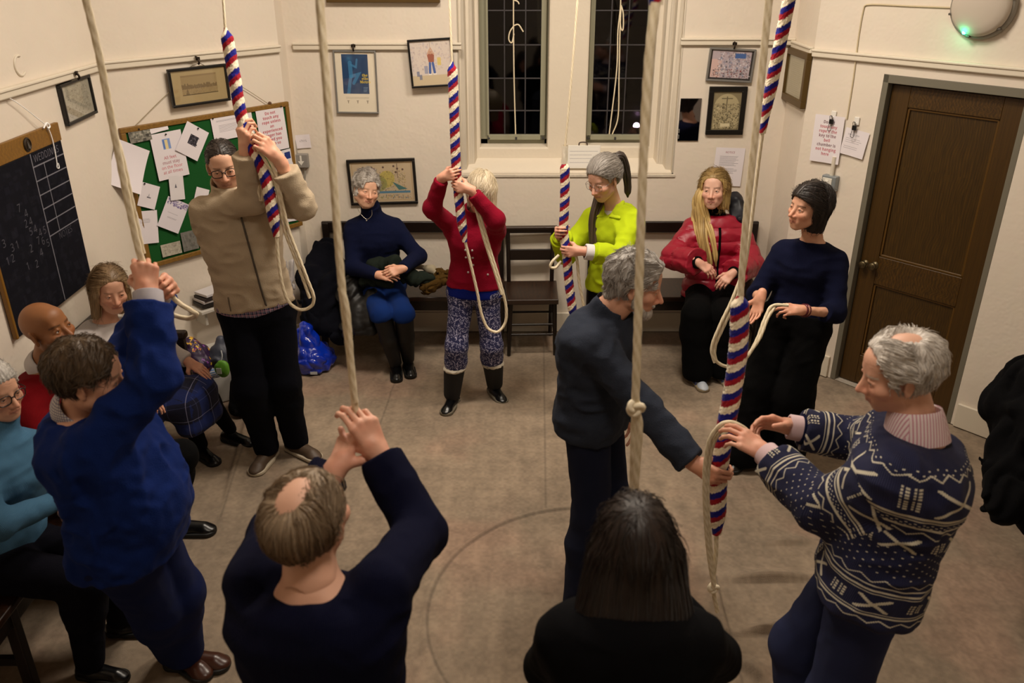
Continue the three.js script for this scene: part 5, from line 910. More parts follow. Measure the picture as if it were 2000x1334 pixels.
{
  const p = people.teal = new Person('seated grey-haired woman in dark glasses and a light teal roll-neck jumper', {
    H: 1.64, sex: 'f', wide: 1.1, pelvis: V(-2.06, .52, -2.72), neck: P(0, 838, 2.84), yawH: 80, yawS: 62, tone: 0xd3a084, brow: 0x7a6a5c, browK: .4,
    head: { c: P(-8, 764, 2.84), yaw: 66, pitch: -4, roll: 2 }, face: { age: 1, fat: .004 },
    R: { W: P(104, 980, 2.75), d: V(.85, -.25, -.4), n: V(0, -1, 0), e: P(-60, 1010, 2.5) }, L: { W: P(120, 975, 2.95), d: V(.85, -.3, .3), n: V(0, -1, 0), e: P(40, 940, 3.2) },
    legR: { an: V(-1.74, .085, -2.6), k: V(-1.2, .7, -2.6), yaw: 85 }, legL: { an: V(-1.72, .085, -2.85), k: V(-1.2, .7, -2.85), yaw: 85 } });
  p.top('jumper', fabric(0x476f8e, { bump: bumpKnit }), { t0: -.03, inf: .02, ai: .016, to: .97, wr: .009, open: 0, collar: [p.o.neck, p.hp(0, -.115, -.02), .07, .066] });
  p.trousers(fabric(0x0a0a14), { inf: .02 }); p.shoes(leatherBlack, soleBlack);
  p.hair({ th: .018, ts: .012, tb: .016, col: 0x8a847e, col2: 0xcfcac2, hl: .062, fw: .06, fb: .012, nape: -.085, strand: .004 });
  p.glasses(0x0a0a0c);
}
// ---------- ropes ----------
const hempA = lin(0xcbb994), hempB = lin(0xf6ead0), hempMat = mat(0xffffff, .9, { vertexColors: true });
function sweep(pts, rad, segLen, nr, shape, colour) {
  const c = new THREE.CatmullRomCurve3(pts.map(p => p.isVector3 ? p : V(...p)), false, 'centripetal'), L = c.getLength(), n = Math.max(8, Math.ceil(L / segLen)), g = new THREE.TubeGeometry(c, n, 1, nr, false), p = g.attributes.position, col = new Float32Array(p.count * 3);
  for (let i = 0; i <= n; i++) { const t = i / n, cc = c.getPointAt(t); for (let j = 0; j <= nr; j++) { const o = i * (nr + 1) + j, th = j / nr * 6.2832, r = rad(t, L) * shape(th, t * L, j % nr); p.setXYZ(o, cc.x + (p.getX(o) - cc.x) * r, cc.y + (p.getY(o) - cc.y) * r, cc.z + (p.getZ(o) - cc.z) * r); const q = colour(th, t * L, t, (p.getX(o) - cc.x) / Math.max(r, 1e-4)); col.set(q, o * 3); } }
  g.setAttribute('color', new THREE.BufferAttribute(col, 3)); g.computeVertexNormals(); return g;
}
const strand = (pts, r = .0095, dark = 0) => sweep(pts, () => r, .007, 12, (th, s) => 1 + .13 * (Math.abs(Math.cos((th - s / r * .42) * 1.5)) - .5), (th, s) => mix3(hempA, hempB, clamp(Math.abs(Math.cos((th - s / r * .42) * 1.5)) * .9 + (vn(s * 60, th, 1) - .5) * .5 - dark)));
const SALLY = [lin(0xefe2c8), lin(0x0d0f7c), lin(0x98061e)];
const sallyMat = new THREE.MeshPhysicalMaterial({ color: 0xffffff, roughness: .95, vertexColors: true, sheen: .4, sheenRoughness: .7, sheenColor: new THREE.Color(0xffffff) });
const sally = (pts, r, ph = 0) => sweep(pts, (t) => r * (sstep(0, .05, t) * .75 + .25) * (.55 + .45 * sstep(1, .9, t)), .0045, 44, (th, s, j) => 1 + .10 * (hsh(j * 3, s * 240 | 0, 5) - .5) + .10 * (vn(Math.cos(th) * 4, s * 70, Math.sin(th) * 4) - .5),
  (th, s, t, dx) => { const f = (s / .083 + ph + .26 * dx + .06 * (vn(Math.cos(th) * 7, s * 40, Math.sin(th) * 7) - .5)), k = ((f % 1) + 1) % 1, c = SALLY[k < .36 ? 0 : k < .70 ? 1 : 2], q = .85 + .3 * hsh(th * 30 | 0, s * 300 | 0, 3); return [c[0] * q, c[1] * q, c[2] * q]; });
const up4 = (a, b) => { const d = a.clone().sub(b), t = (TOP - a.y) / d.y; return a.clone().addScaledVector(d, t); };
function bellRope(label, o) {
  const q = (o.top || o.sally)[0], t = thing('bell_rope', label, 'rope', [q.x, 0, q.z], 0), mv = g => g.translate(-q.x, 0, -q.z);
  if (o.top) part('rope', mv(merge2(o.top2 ? [strand(o.top, o.r), strand(o.top2, o.r)] : [strand(o.top, o.r)])), hempMat, t);
  if (o.guard) part('splice', mv(strand(o.guard, .017)), mat(0xe9e0cc, .8), t);
  if (o.sally) part('sally', mv(sally(o.sally, o.sr || .029, o.ph)), sallyMat, t, 'woolly grip in red, white and blue stripes');
  for (const l of o.tails || []) part('tail', mv(strand(l, o.tr || .0085, o.dark || 0)), hempMat, t);
  for (const k of o.knots || []) { const g = new THREE.TorusKnotGeometry(.013, .0085, 60, 8, 2, 3); g.deleteAttribute('uv'); paintVerts(g, () => hempB); g.translate(k.x, k.y, k.z); part('knot', mv(g), hempMat, t); }
  return t;
}
const merge2 = l => l.length === 1 ? l[0] : mergeGeometries(l);
const px = (a, d) => a.map(([x, y, e]) => P(x, y, e ?? d));
{ // 1: blue jumper
  const a = px([[168, 0], [192, 100], [222, 255], [272, 492], [290, 545]], 2.555); a.unshift(up4(a[0], a[1]));
  bellRope('plain hemp rope doubled near the end, held by the man in the royal blue jumper', { top: a, r: .0105, tails: [px([[224, 262], [236, 300], [256, 390], [279, 495]], 2.57), px([[322, 556, 2.71], [345, 588, 2.73], [372, 606, 2.73], [384, 614, 2.75], [368, 622, 2.77], [335, 615, 2.79]])] });
}
{ // 2: fleece
  const a = px([[436, 0], [440, 58]], 4.185); a.unshift(up4(a[0], a[1]));
  bellRope('rope with striped sally held overhead by the man in the cream fleece', { top: a, r: .006, sally: px([[440, 54, 4.185], [456, 140, 4.170], [472, 228, 4.150], [492, 285, 4.125], [515, 335, 4.095], [530, 400, 4.075], [540, 462, 4.065]]), tails: [px([[540, 455, 4.065], [543, 500, 4.065], [553, 562, 4.065], [566, 592, 4.075], [588, 605, 4.085], [608, 598, 4.095], [613, 583, 4.095], [600, 545, 4.085], [583, 500, 4.085], [564, 450, 4.085], [552, 400, 4.085], [540, 345, 4.095], [525, 310, 4.095], [508, 292, 4.105]]), px([[605, 582, 4.085], [592, 545, 4.085], [574, 498, 4.085], [556, 450, 4.085], [547, 400, 4.085], [535, 350, 4.095], [520, 318, 4.095], [506, 296, 4.105]]), px([[500, 296, 4.135], [504, 340, 4.135], [507, 385, 4.135], [511, 392, 4.135], [514, 380, 4.135], [512, 330, 4.135]])] });
}
{ // 3: front man
  const a = px([[624, 0], [640, 200], [655, 400], [668, 560], [684, 700], [692, 780], [695, 830], [676, 885]], 1.98); a.unshift(up4(a[0], a[1]));
  bellRope('plain hemp rope held up by the man at the front with his back turned', { top: a, r: .0095, tails: [px([[666, 562], [676, 600], [682, 660], [688, 740], [694, 785]], 1.975), px([[690, 850], [700, 872], [712, 884], [727, 888]], 1.97)] });
}
{ // 4: red
  const a = px([[878, 0], [883, 124]], 4.76); a.unshift(up4(a[0], a[1]));
  bellRope('rope with striped sally gripped at face height by the woman in the red jacket', { top: a, r: .006, sr: .027, ph: .3, sally: px([[883, 120, 4.76], [887, 220, 4.755], [891, 330, 4.745], [894, 362, 4.735], [900, 420, 4.72], [908, 472, 4.71]]), tails: [px([[907, 466, 4.71], [918, 510, 4.71], [932, 570, 4.71], [942, 618, 4.71], [955, 643, 4.71], [972, 648, 4.71], [986, 632, 4.72], [989, 605, 4.72], [978, 555, 4.72], [958, 490, 4.72], [938, 420, 4.72], [925, 375, 4.72], [910, 360, 4.73]]), px([[980, 575, 4.715], [966, 530, 4.715], [945, 465, 4.715], [930, 410, 4.72], [917, 368, 4.725], [903, 358, 4.73]])] });
}
{ // 5: lime
  const a = px([[1128, 0], [1118, 130], [1104, 286]], 4.8); a.unshift(up4(a[0], a[1]));
  bellRope('rope with striped sally held at waist height by the woman in the lime shirt', { top: a, r: .006, guard: px([[1104, 284], [1102, 320]], 4.79), sr: .027, ph: .62, sally: px([[1103, 312, 4.79], [1103, 390, 4.78], [1101, 454, 4.765], [1106, 490, 4.75], [1111, 550, 4.74], [1121, 628, 4.73]]), tails: [px([[1120, 620, 4.73], [1126, 648, 4.73], [1134, 655, 4.73], [1142, 640, 4.73], [1140, 600, 4.73], [1131, 550, 4.73], [1125, 500, 4.73], [1116, 484, 4.74]]), px([[1128, 650, 4.72], [1122, 640, 4.72], [1128, 620, 4.72], [1150, 604, 4.72], [1160, 596, 4.73]]), px([[1092, 498, 4.74], [1078, 512, 4.73], [1075, 521, 4.73], [1084, 523, 4.73], [1096, 510, 4.74]])] });
}
{ // 6: dark-haired woman
  const b = px([[1282, -30], [1281, 10]], 1.96); b.unshift(up4(b[0], b[1]));
  bellRope('long pale rope hanging in front of the grey-bearded man, held by the dark-haired woman', { sally: b, sr: .028, ph: .1, tr: .0105, tails: [[...px([[1281, 4], [1270, 90], [1262, 200], [1253, 400], [1247, 600], [1241, 790], [1238, 880], [1236, 960]], 1.95), V(.33, 1.2, -1.86), V(.325, 1.08, -1.86), V(.33, .9, -1.87)], px([[1243, 800], [1248, 830], [1244, 900], [1240, 955]], 1.945)], knots: px([[1241, 797]], 1.945) });
}
{ // 7: navy top woman
  const a = px([[1541, 0, 3.95], [1530, 55, 3.95], [1518, 112, 3.95], [1502, 190, 3.95], [1489, 260, 3.95]]); a.unshift(up4(a[0], a[1]));
  bellRope('rope whose striped sally hangs high near the door, tail looped to the navy-clad woman', { sally: a, sr: .0275, ph: .2, tails: [px([[1490, 254, 3.95], [1480, 330, 3.94], [1468, 430, 3.92], [1455, 520, 3.9], [1440, 580, 3.88], [1412, 640, 3.86], [1396, 680, 3.85], [1400, 706, 3.84], [1425, 716, 3.84], [1456, 700, 3.86], [1478, 664, 3.9], [1494, 622, 3.95], [1508, 598, 3.98], [1540, 596, 3.97]]), px([[1446, 545, 3.9], [1428, 590, 3.88], [1406, 636, 3.86], [1390, 682, 3.85], [1396, 708, 3.84]]), px([[1462, 692, 3.87], [1484, 660, 3.9], [1500, 620, 3.95], [1513, 600, 3.98]])] });
}
{ // 8: near sally
  const a = px([[1502, 0], [1482, 200], [1457, 430], [1446, 580]], 2.76); a.unshift(up4(a[0], a[1]));
  bellRope('nearest striped sally, between the grey-bearded man and the man in the Nordic jumper', { top: a, r: .0115, sr: .033, ph: .0, sally: px([[1446, 572, 2.760], [1442, 680, 2.740], [1428, 780, 2.720], [1412, 860, 2.705], [1404, 930, 2.700], [1400, 1042, 2.690]]), tails: [px([[1400, 1035, 2.690], [1398, 1085, 2.690], [1393, 1148, 2.690], [1401, 1195, 2.700]]), px([[1395, 1150, 2.680], [1384, 1080, 2.660], [1377, 980, 2.630], [1378, 905, 2.610], [1390, 852, 2.590], [1415, 826, 2.570], [1438, 828, 2.560], [1462, 845, 2.540], [1470, 862, 2.520]]), px([[1396, 1150, 2.690], [1388, 1075, 2.670], [1382, 985, 2.640], [1384, 910, 2.620], [1396, 858, 2.600], [1418, 834, 2.580], [1436, 836, 2.565], [1458, 852, 2.540]])], knots: px([[1393, 1148]], 2.685) });
}
// thin window cords
for (const [i, pts, loops] of [[0, [[1003, -60], [1003, 60], [1004, 150], [1007, 262]], [[[1004, 50], [1012, 48], [1022, 62]], [[1004, 50], [996, 62], [994, 78], [999, 84], [1004, 66]], [[1003, 0], [1011, 3], [1014, 8]]]], [1, [[1212, -60], [1212, 10], [1207, 60], [1205, 130], [1190, 262]], [[[1213, 10], [1217, 25], [1216, 60], [1213, 56], [1211, 20]], [[1213, 12], [1211, 60], [1209, 150], [1206, 235], [1196, 262]]]]]) {
  const o = thing('window_cord', i ? 'thin double white cord hanging down the right-hand window' : 'thin knotted white cord hanging down the left-hand window', 'cord', [0, 0, 0]);
  part('cord', merge2([pts, ...loops].map(l => strand(px(l, 6.27), .0045))), hempMat, o);
}

// ---------- things hung on the walls ----------
const onWall = (w, u, y, off) => { const q = w.at(u, y, off); return [q.x, q.y, q.z]; };
const corners = (w, c, off) => { const h = c.map(p => w.hit(p[0], p[1], off)), [a, b, d, e] = h, U = (a[0] + b[0] + d[0] + e[0]) / 4, Y = (a[1] + b[1] + d[1] + e[1]) / 4, W = (Math.hypot(b[0] - a[0], b[1] - a[1]) + Math.hypot(d[0] - e[0], d[1] - e[1])) / 2, H = (Math.hypot(e[0] - a[0], e[1] - a[1]) + Math.hypot(d[0] - b[0], d[1] - b[1])) / 2, r = Math.atan2(b[1] - a[1] + d[1] - e[1], b[0] - a[0] + d[0] - e[0]); return { U, Y, W, H, r }; };
function hang(name, label, cat, w, c, off, group) { const q = corners(w, c, off), o = thing(name, label, cat, onWall(w, q.U, q.Y, off), w.ry, group); o.rotation.order = 'YXZ'; o.rotation.z = q.r; return { o, ...q }; }
const paneM = new THREE.MeshPhysicalMaterial({ color: 0xffffff, transmission: 1, thickness: 0, roughness: .03, ior: 1.45 });
const pic = (t, r = .8) => mat(0xffffff, r, { map: t });
const flat = (w, h, x = 0, y = 0, z = 0) => new THREE.PlaneGeometry(w, h).translate(x, y, z);
function framed(label, w, c, fm, fw, tex, o = {}) {
  const h = hang('framed_picture', label, 'picture', w, c, o.off || .004), { W, H } = h, d = o.d || .022, g = h.o; if (o.lean) g.rotation.x = o.lean;
  part('frame', [box(W, fw, d, 0, H / 2 - fw / 2, d / 2), box(W, fw, d, 0, -H / 2 + fw / 2, d / 2), box(fw, H - 2 * fw + .004, d, -W / 2 + fw / 2, 0, d / 2), box(fw, H - 2 * fw + .004, d, W / 2 - fw / 2, 0, d / 2), box(W - .01, H - .01, .006, 0, 0, .004)], fm, g);
  part('picture', flat(W - 2 * fw + .004, H - 2 * fw + .004, 0, 0, d * .45), pic(tex), g);
  if (!o.noglass) part('glass', new THREE.BoxGeometry(W - 2 * fw, H - 2 * fw, .002).translate(0, 0, d * .6), paneM, g);
  if (o.hook) { const y = H / 2 + (o.hy || .03); const hk = part('picture_hook', [tube([[0, y - .02, .035], [0, y - .01, .045], [0, y + .006, .04], [0, y + .018, .03], [0, y + .022, .012]], .006, false, 20, 8), box(.03, .02, .006, 0, y + .012, .034)], mat(0x2a2018, .4, { metalness: .7 }), g); if (o.wire !== 0) part('wire', [tube([[-(o.ww || .06), H / 2 - .004, .012], [0, y - .016, .034], [o.ww || .06, H / 2 - .004, .012]], .0018, false, 16, 5)], mat(0x6f6656, .5, { metalness: .6 }), g); }
  return h;
}
const blackF = mat(0x0d0b0a, .35), goldF = mat(0x5b4520, .45, { metalness: .35 }), steelF = mat(0x9a9a98, .35, { metalness: .7 });
const speck = (g, n, w, h, cols, s0, s1, x0 = 0, y0 = 0) => { for (let i = 0; i < n; i++) { g.fillStyle = cols[rnd() * cols.length | 0]; g.globalAlpha = .25 + rnd() * .5; g.fillRect(x0 + rnd() * w, y0 + rnd() * h, rr(s0, s1), rr(s0, s1)); } g.globalAlpha = 1; };
const engraving = canvasTex(640, 440, (g, w, h) => { g.fillStyle = '#a8946a'; g.fillRect(0, 0, w, h); g.fillStyle = '#97825a'; g.fillRect(110, 70, 420, 260); g.fillStyle = '#8a7450'; g.fillRect(110, 70, 420, 24); g.fillStyle = '#6e5a3a'; for (let i = 0; i < 26; i++) { const x = 112 + i * 16, hh = 26 + rnd() * 40; g.fillRect(x, 250 - hh, 14, hh); g.beginPath(); g.moveTo(x - 2, 250 - hh); g.lineTo(x + 7, 238 - hh); g.lineTo(x + 16, 250 - hh); g.fill(); } g.beginPath(); g.moveTo(150, 330); g.lineTo(172, 240); g.lineTo(194, 330); g.fill(); speck(g, 700, 420, 110, ['#5a4628', '#8c7448', '#b09a6c', '#4a3a20'], 2, 6, 110, 220); g.fillStyle = '#4a3a1e'; g.fillRect(112, 322, 420, 10); });
framed('framed sepia engraving of a river town above the notice board', WB, [[324, 136], [441, 123], [446, 196], [336, 211]], blackF, .016, engraving, { hook: 1, hy: .035, off: .026 });
framed('small framed faded pencil sketch near the blackboard corner', WA, [[110, 166], [171, 144], [182, 221], [127, 248]], blackF, .016, canvasTex(300, 340, (g, w, h) => { g.fillStyle = '#a39d8c'; g.fillRect(0, 0, w, h); speck(g, 500, 240, 280, ['#8d8878', '#b0aa98', '#7b7566'], 3, 16, 30, 30); g.strokeStyle = 'rgba(90,84,70,.5)'; for (let i = 0; i < 30; i++) { g.beginPath(); g.moveTo(60 + rnd() * 180, 60 + rnd() * 220); g.lineTo(60 + rnd() * 180, 60 + rnd() * 220); g.stroke(); } }), { hook: 1, hy: .02 });
framed('silver-framed poster with a blue print and yellow lettering', WK, [[650, 98], [734, 98], [741, 222], [659, 220]], steelF, .012, canvasTex(512, 720, (g, w, h) => {
  g.fillStyle = '#e6dcc8'; g.fillRect(0, 0, w, h); g.fillStyle = '#173f6a'; g.fillRect(85, 28, 335, 470); const gr = (x, y, r, c) => { const q = g.createRadialGradient(x, y, 0, x, y, r); q.addColorStop(0, c); q.addColorStop(1, 'rgba(40,110,160,0)'); g.fillStyle = q; g.fillRect(85, 28, 335, 470); };
  g.save(); g.beginPath(); g.rect(85, 28, 335, 470); g.clip(); g.strokeStyle = '#3f86b4'; g.lineCap = 'round'; g.lineWidth = 52; g.globalAlpha = .75; g.beginPath(); g.moveTo(190, 130); g.lineTo(195, 290); g.stroke(); g.lineWidth = 40; g.beginPath(); g.moveTo(195, 290); g.lineTo(290, 265); g.lineTo(225, 370); g.stroke(); g.beginPath(); g.moveTo(190, 290); g.lineTo(150, 500); g.stroke(); g.lineWidth = 24; g.beginPath(); g.moveTo(200, 150); g.lineTo(265, 180); g.lineTo(280, 90); g.stroke(); g.globalAlpha = 1; gr(180, 80, 70, 'rgba(90,160,200,.5)'); g.restore();
  g.fillStyle = '#e9c92a'; g.save(); g.translate(372, 310); g.font = 'bold 44px serif'; g.textAlign = 'center'; ['the', 'ello', 'Metro'].forEach((t, i) => g.fillText(t, 0, i * 40 - 20)); g.restore(); g.fillStyle = '#8aa7c0'; g.font = '16px sans-serif'; for (let i = 0; i < 4; i++) g.fillRect(345, 420 + i * 16, 60 - i * 6, 4);
  g.fillStyle = '#a09684'; for (let i = 0; i < 2; i++) g.fillRect(110, 540 + i * 14, 300, 3); g.fillStyle = '#8f8574'; for (const x of [140, 262, 390]) { g.fillRect(x - 14, 580, 28, 8); g.fillRect(x - 5, 588, 10, 26); } }), { hook: 1, hy: .02, wire: 0 });
framed('black-framed watercolour of a figure in blue trousers pulling a rope', WK, [[794, 78], [884, 72], [888, 167], [806, 172]], blackF, .014, canvasTex(512, 520, (g, w, h) => {
  g.fillStyle = '#ddd0c6'; g.fillRect(0, 0, w, h); g.fillStyle = '#d2c0a0'; g.fillRect(0, 400, w, 120); speck(g, 240, w, 330, ['#cbbcb8', '#c2b6bc', '#d8c4b4', '#b9a9a6'], 4, 26); g.fillStyle = 'rgba(225,200,90,.7)'; g.fillRect(330, 200, 46, 90); g.fillStyle = 'rgba(120,130,170,.6)'; g.fillRect(160, 290, 44, 90); g.fillStyle = 'rgba(90,100,140,.6)'; for (const [x, y] of [[60, 350], [90, 390]]) g.fillRect(x, y, 34, 60); g.strokeStyle = '#a29389'; g.lineWidth = 4; g.beginPath(); g.moveTo(250, 0); g.lineTo(252, 160); g.stroke();
  g.fillStyle = '#a4614c'; g.beginPath(); g.moveTo(205, 150); g.lineTo(300, 150); g.lineTo(288, 250); g.lineTo(222, 250); g.fill(); g.strokeStyle = '#d0a890'; g.lineWidth = 15; g.lineCap = 'round'; g.beginPath(); g.moveTo(212, 160); g.lineTo(246, 100); g.moveTo(292, 160); g.lineTo(258, 90); g.stroke(); g.fillStyle = '#c79a80'; g.beginPath(); g.arc(252, 138, 20, 0, 7); g.fill(); g.strokeStyle = '#4a66a8'; g.lineWidth = 30; g.beginPath(); g.moveTo(236, 262); g.lineTo(228, 370); g.moveTo(272, 262); g.lineTo(286, 368); g.stroke(); g.fillStyle = '#efe9e2'; g.fillRect(208, 384, 38, 14); g.fillRect(270, 382, 40, 14); }), { off: .036 });
framed('dark gilt frame high on the wall, only its lower edge showing', WK, [[632, -150], [856, -150], [859, 5], [634, 4]], goldF, .03, canvasTex(64, 64, (g) => { g.fillStyle = '#3a2c1a'; g.fillRect(0, 0, 64, 64); }), { d: .04 });
framed('black-framed pictorial map behind the seated grey-haired woman', WK, [[673, 312], [808, 307], [819, 397], [690, 400]], mat(0x171310, .4), .02, canvasTex(720, 480, (g, w, h) => {
  g.fillStyle = '#cdb899'; g.fillRect(0, 0, w, h); g.strokeStyle = '#b8925a'; g.lineWidth = 4; g.strokeRect(24, 24, w - 48, h - 48); g.fillStyle = 'rgba(200,184,90,.8)'; g.beginPath(); g.ellipse(410, 210, 90, 100, .3, 0, 7); g.fill(); g.fillStyle = 'rgba(150,150,90,.8)'; g.beginPath(); g.ellipse(320, 260, 90, 90, 0, 0, 7); g.fill(); speck(g, 500, 420, 260, ['#8a7a50', '#a89a5a', '#6f6a48', '#c7b46a', '#8c6a4a'], 3, 15, 200, 110); g.fillStyle = '#4f7a78'; g.beginPath(); g.moveTo(470, 240); g.lineTo(640, 330); g.lineTo(540, 340); g.fill(); g.fillStyle = '#5d87a0'; g.fillRect(240, 350, 430, 26); g.fillStyle = '#7e90a0'; g.fillRect(40, 356, 220, 20); speck(g, 200, 640, 46, ['#a59a52', '#6d7480', '#b57e4c', '#4f6a78', '#cdb899'], 6, 16, 40, 390); g.fillStyle = '#6a5248'; for (const [x, y] of [[250, 70], [380, 70], [500, 60], [540, 90], [600, 100], [150, 70], [520, 130]]) { g.beginPath(); g.arc(x, y, 12, 0, 7); g.fill(); } g.fillRect(536, 30, 6, 170); speck(g, 90, 200, 60, ['#8a6a70', '#a0828a', '#7a6a70'], 8, 24, 80, 70); }), { lean: .03 });
framed('silver-framed photograph of a crowd outside a building, above the black-framed print', WK, [[1385, 91], [1475, 97], [1468, 161], [1378, 158]], steelF, .014, canvasTex(520, 380, (g, w, h) => { g.fillStyle = '#1e1a1c'; g.fillRect(0, 0, w, h); g.fillStyle = '#b7a8b0'; g.fillRect(24, 14, w - 48, h - 40); g.fillStyle = '#d2b3ae'; g.fillRect(24, 120, 120, 230); speck(g, 420, 400, 300, ['#8f97b0', '#6a6f88', '#c9c4cc', '#4f4a55', '#a08a86', '#e4dfe2'], 6, 26, 90, 24); g.fillStyle = '#3d63a0'; g.fillRect(300, 40, 130, 60); speck(g, 200, 430, 110, ['#2b2628', '#7d2a2a', '#5a5258', '#cfc6c4'], 6, 16, 40, 240); }), { hook: 1, hy: .02, wire: 0 });
framed('black-framed arched engraving below the silver-framed photograph', WK, [[1385, 169], [1459, 168], [1450, 263], [1377, 262]], blackF, .035, canvasTex(360, 460, (g, w, h) => { g.fillStyle = '#877b5c'; g.fillRect(0, 0, w, h); g.fillStyle = '#b3a681'; g.beginPath(); g.arc(180, 190, 160, Math.PI, 0); g.lineTo(340, 440); g.lineTo(20, 440); g.fill(); speck(g, 700, 320, 300, ['#5d533a', '#8b8061', '#cabd98', '#3e3726'], 5, 20, 20, 140); g.fillStyle = '#6a6046'; g.fillRect(172, 60, 14, 190); g.fillRect(110, 78, 140, 12); g.fillStyle = '#d8cca8'; g.fillRect(120, 380, 120, 40); }));
framed('gilt-framed certificate on the narrow side wall by the corner', WR, [[1540, 90], [1584, 106], [1577, 212], [1538, 192]], goldF, .045, canvasTex(300, 420, (g, w, h) => { g.fillStyle = '#8d8360'; g.fillRect(0, 0, w, h); g.fillStyle = '#9c9370'; g.fillRect(20, 30, 260, 360); g.fillStyle = 'rgba(80,72,48,.35)'; for (let i = 0; i < 16; i++) g.fillRect(50, 70 + i * 20, 200 - rnd() * 40, 4); }), { d: .035 });
{ const h = hang('mirror', 'small unframed dark mirror left of the black-framed engraving', 'mirror', WK, [[1328, 192], [1370, 192], [1364, 275], [1324, 275]], .004); part('mirror_glass', box(h.W, h.H, .006, 0, 0, .003, .002), mat(0x9c9ca4, .03, { metalness: 1 }), h.o); part('clip', [box(.012, .03, .012, -h.W / 2 + .004, -h.H / 2 + .07, .006), box(.012, .03, .012, -h.W / 2 + .004, -h.H / 2 + .03, .006)], steelF, h.o); }

// sheets of paper: an A4-ish sheet with print
const ink = (lines, cols, o = {}) => canvasTex(o.w || 360, o.h || 500, (g, w, h) => { g.fillStyle = o.bg || '#e4dde2'; g.fillRect(0, 0, w, h); if (o.pre) o.pre(g, w, h); g.textAlign = 'center'; g.textBaseline = 'middle'; lines.forEach((t, i) => { g.font = (o.bold ? 'bold ' : '') + (o.fs || 44) + 'px sans-serif'; g.fillStyle = cols[i % cols.length]; g.fillText(t, w / 2, (o.y0 || 70) + i * (o.lh || 52)); }); if (o.rules) { g.fillStyle = '#8a8690'; for (const [y0, n, x0, x1, dy = 13] of o.rules) for (let i = 0; i < n; i++) g.fillRect(x0, y0 + i * dy, (x1 - x0) * (.75 + rnd() * .25), 4); } if (o.post) o.post(g, w, h); });
const REDS = ['#b23a4a', '#8c2f3f', '#c04858'];
function sheet(label, w, c, off, tex, o = {}) {
  const h = hang(o.name || 'notice', label, o.cat || 'paper', w, c, off, o.group), { W, H } = h;
  const g = new THREE.PlaneGeometry(W, H, 10, 14), p = g.attributes.position, k = rr(0, 9); for (let i = 0; i < p.count; i++) { const x = p.getX(i) / W, y = p.getY(i) / H; p.setZ(i, .002 + (o.curl ?? .006) * (.5 - y) * (.6 + .8 * Math.abs(x)) + .003 * (vn(x * 3, y * 3, k) - .5) + (o.lift || 0) * Math.pow(.5 - y, 2)); } g.computeVertexNormals();
  part('sheet', g, mat(0xffffff, .85, { map: tex, side: THREE.DoubleSide }), h.o);
  if (o.pin !== 0) part('drawing_pin', [cyl(.005, .005, .004, 0, 0, 0, 14).rotateX(Math.PI / 2).translate((o.px || 0) * W, H * .455, .008)], mat(0x15151a, .4), h.o);
  return h;
}
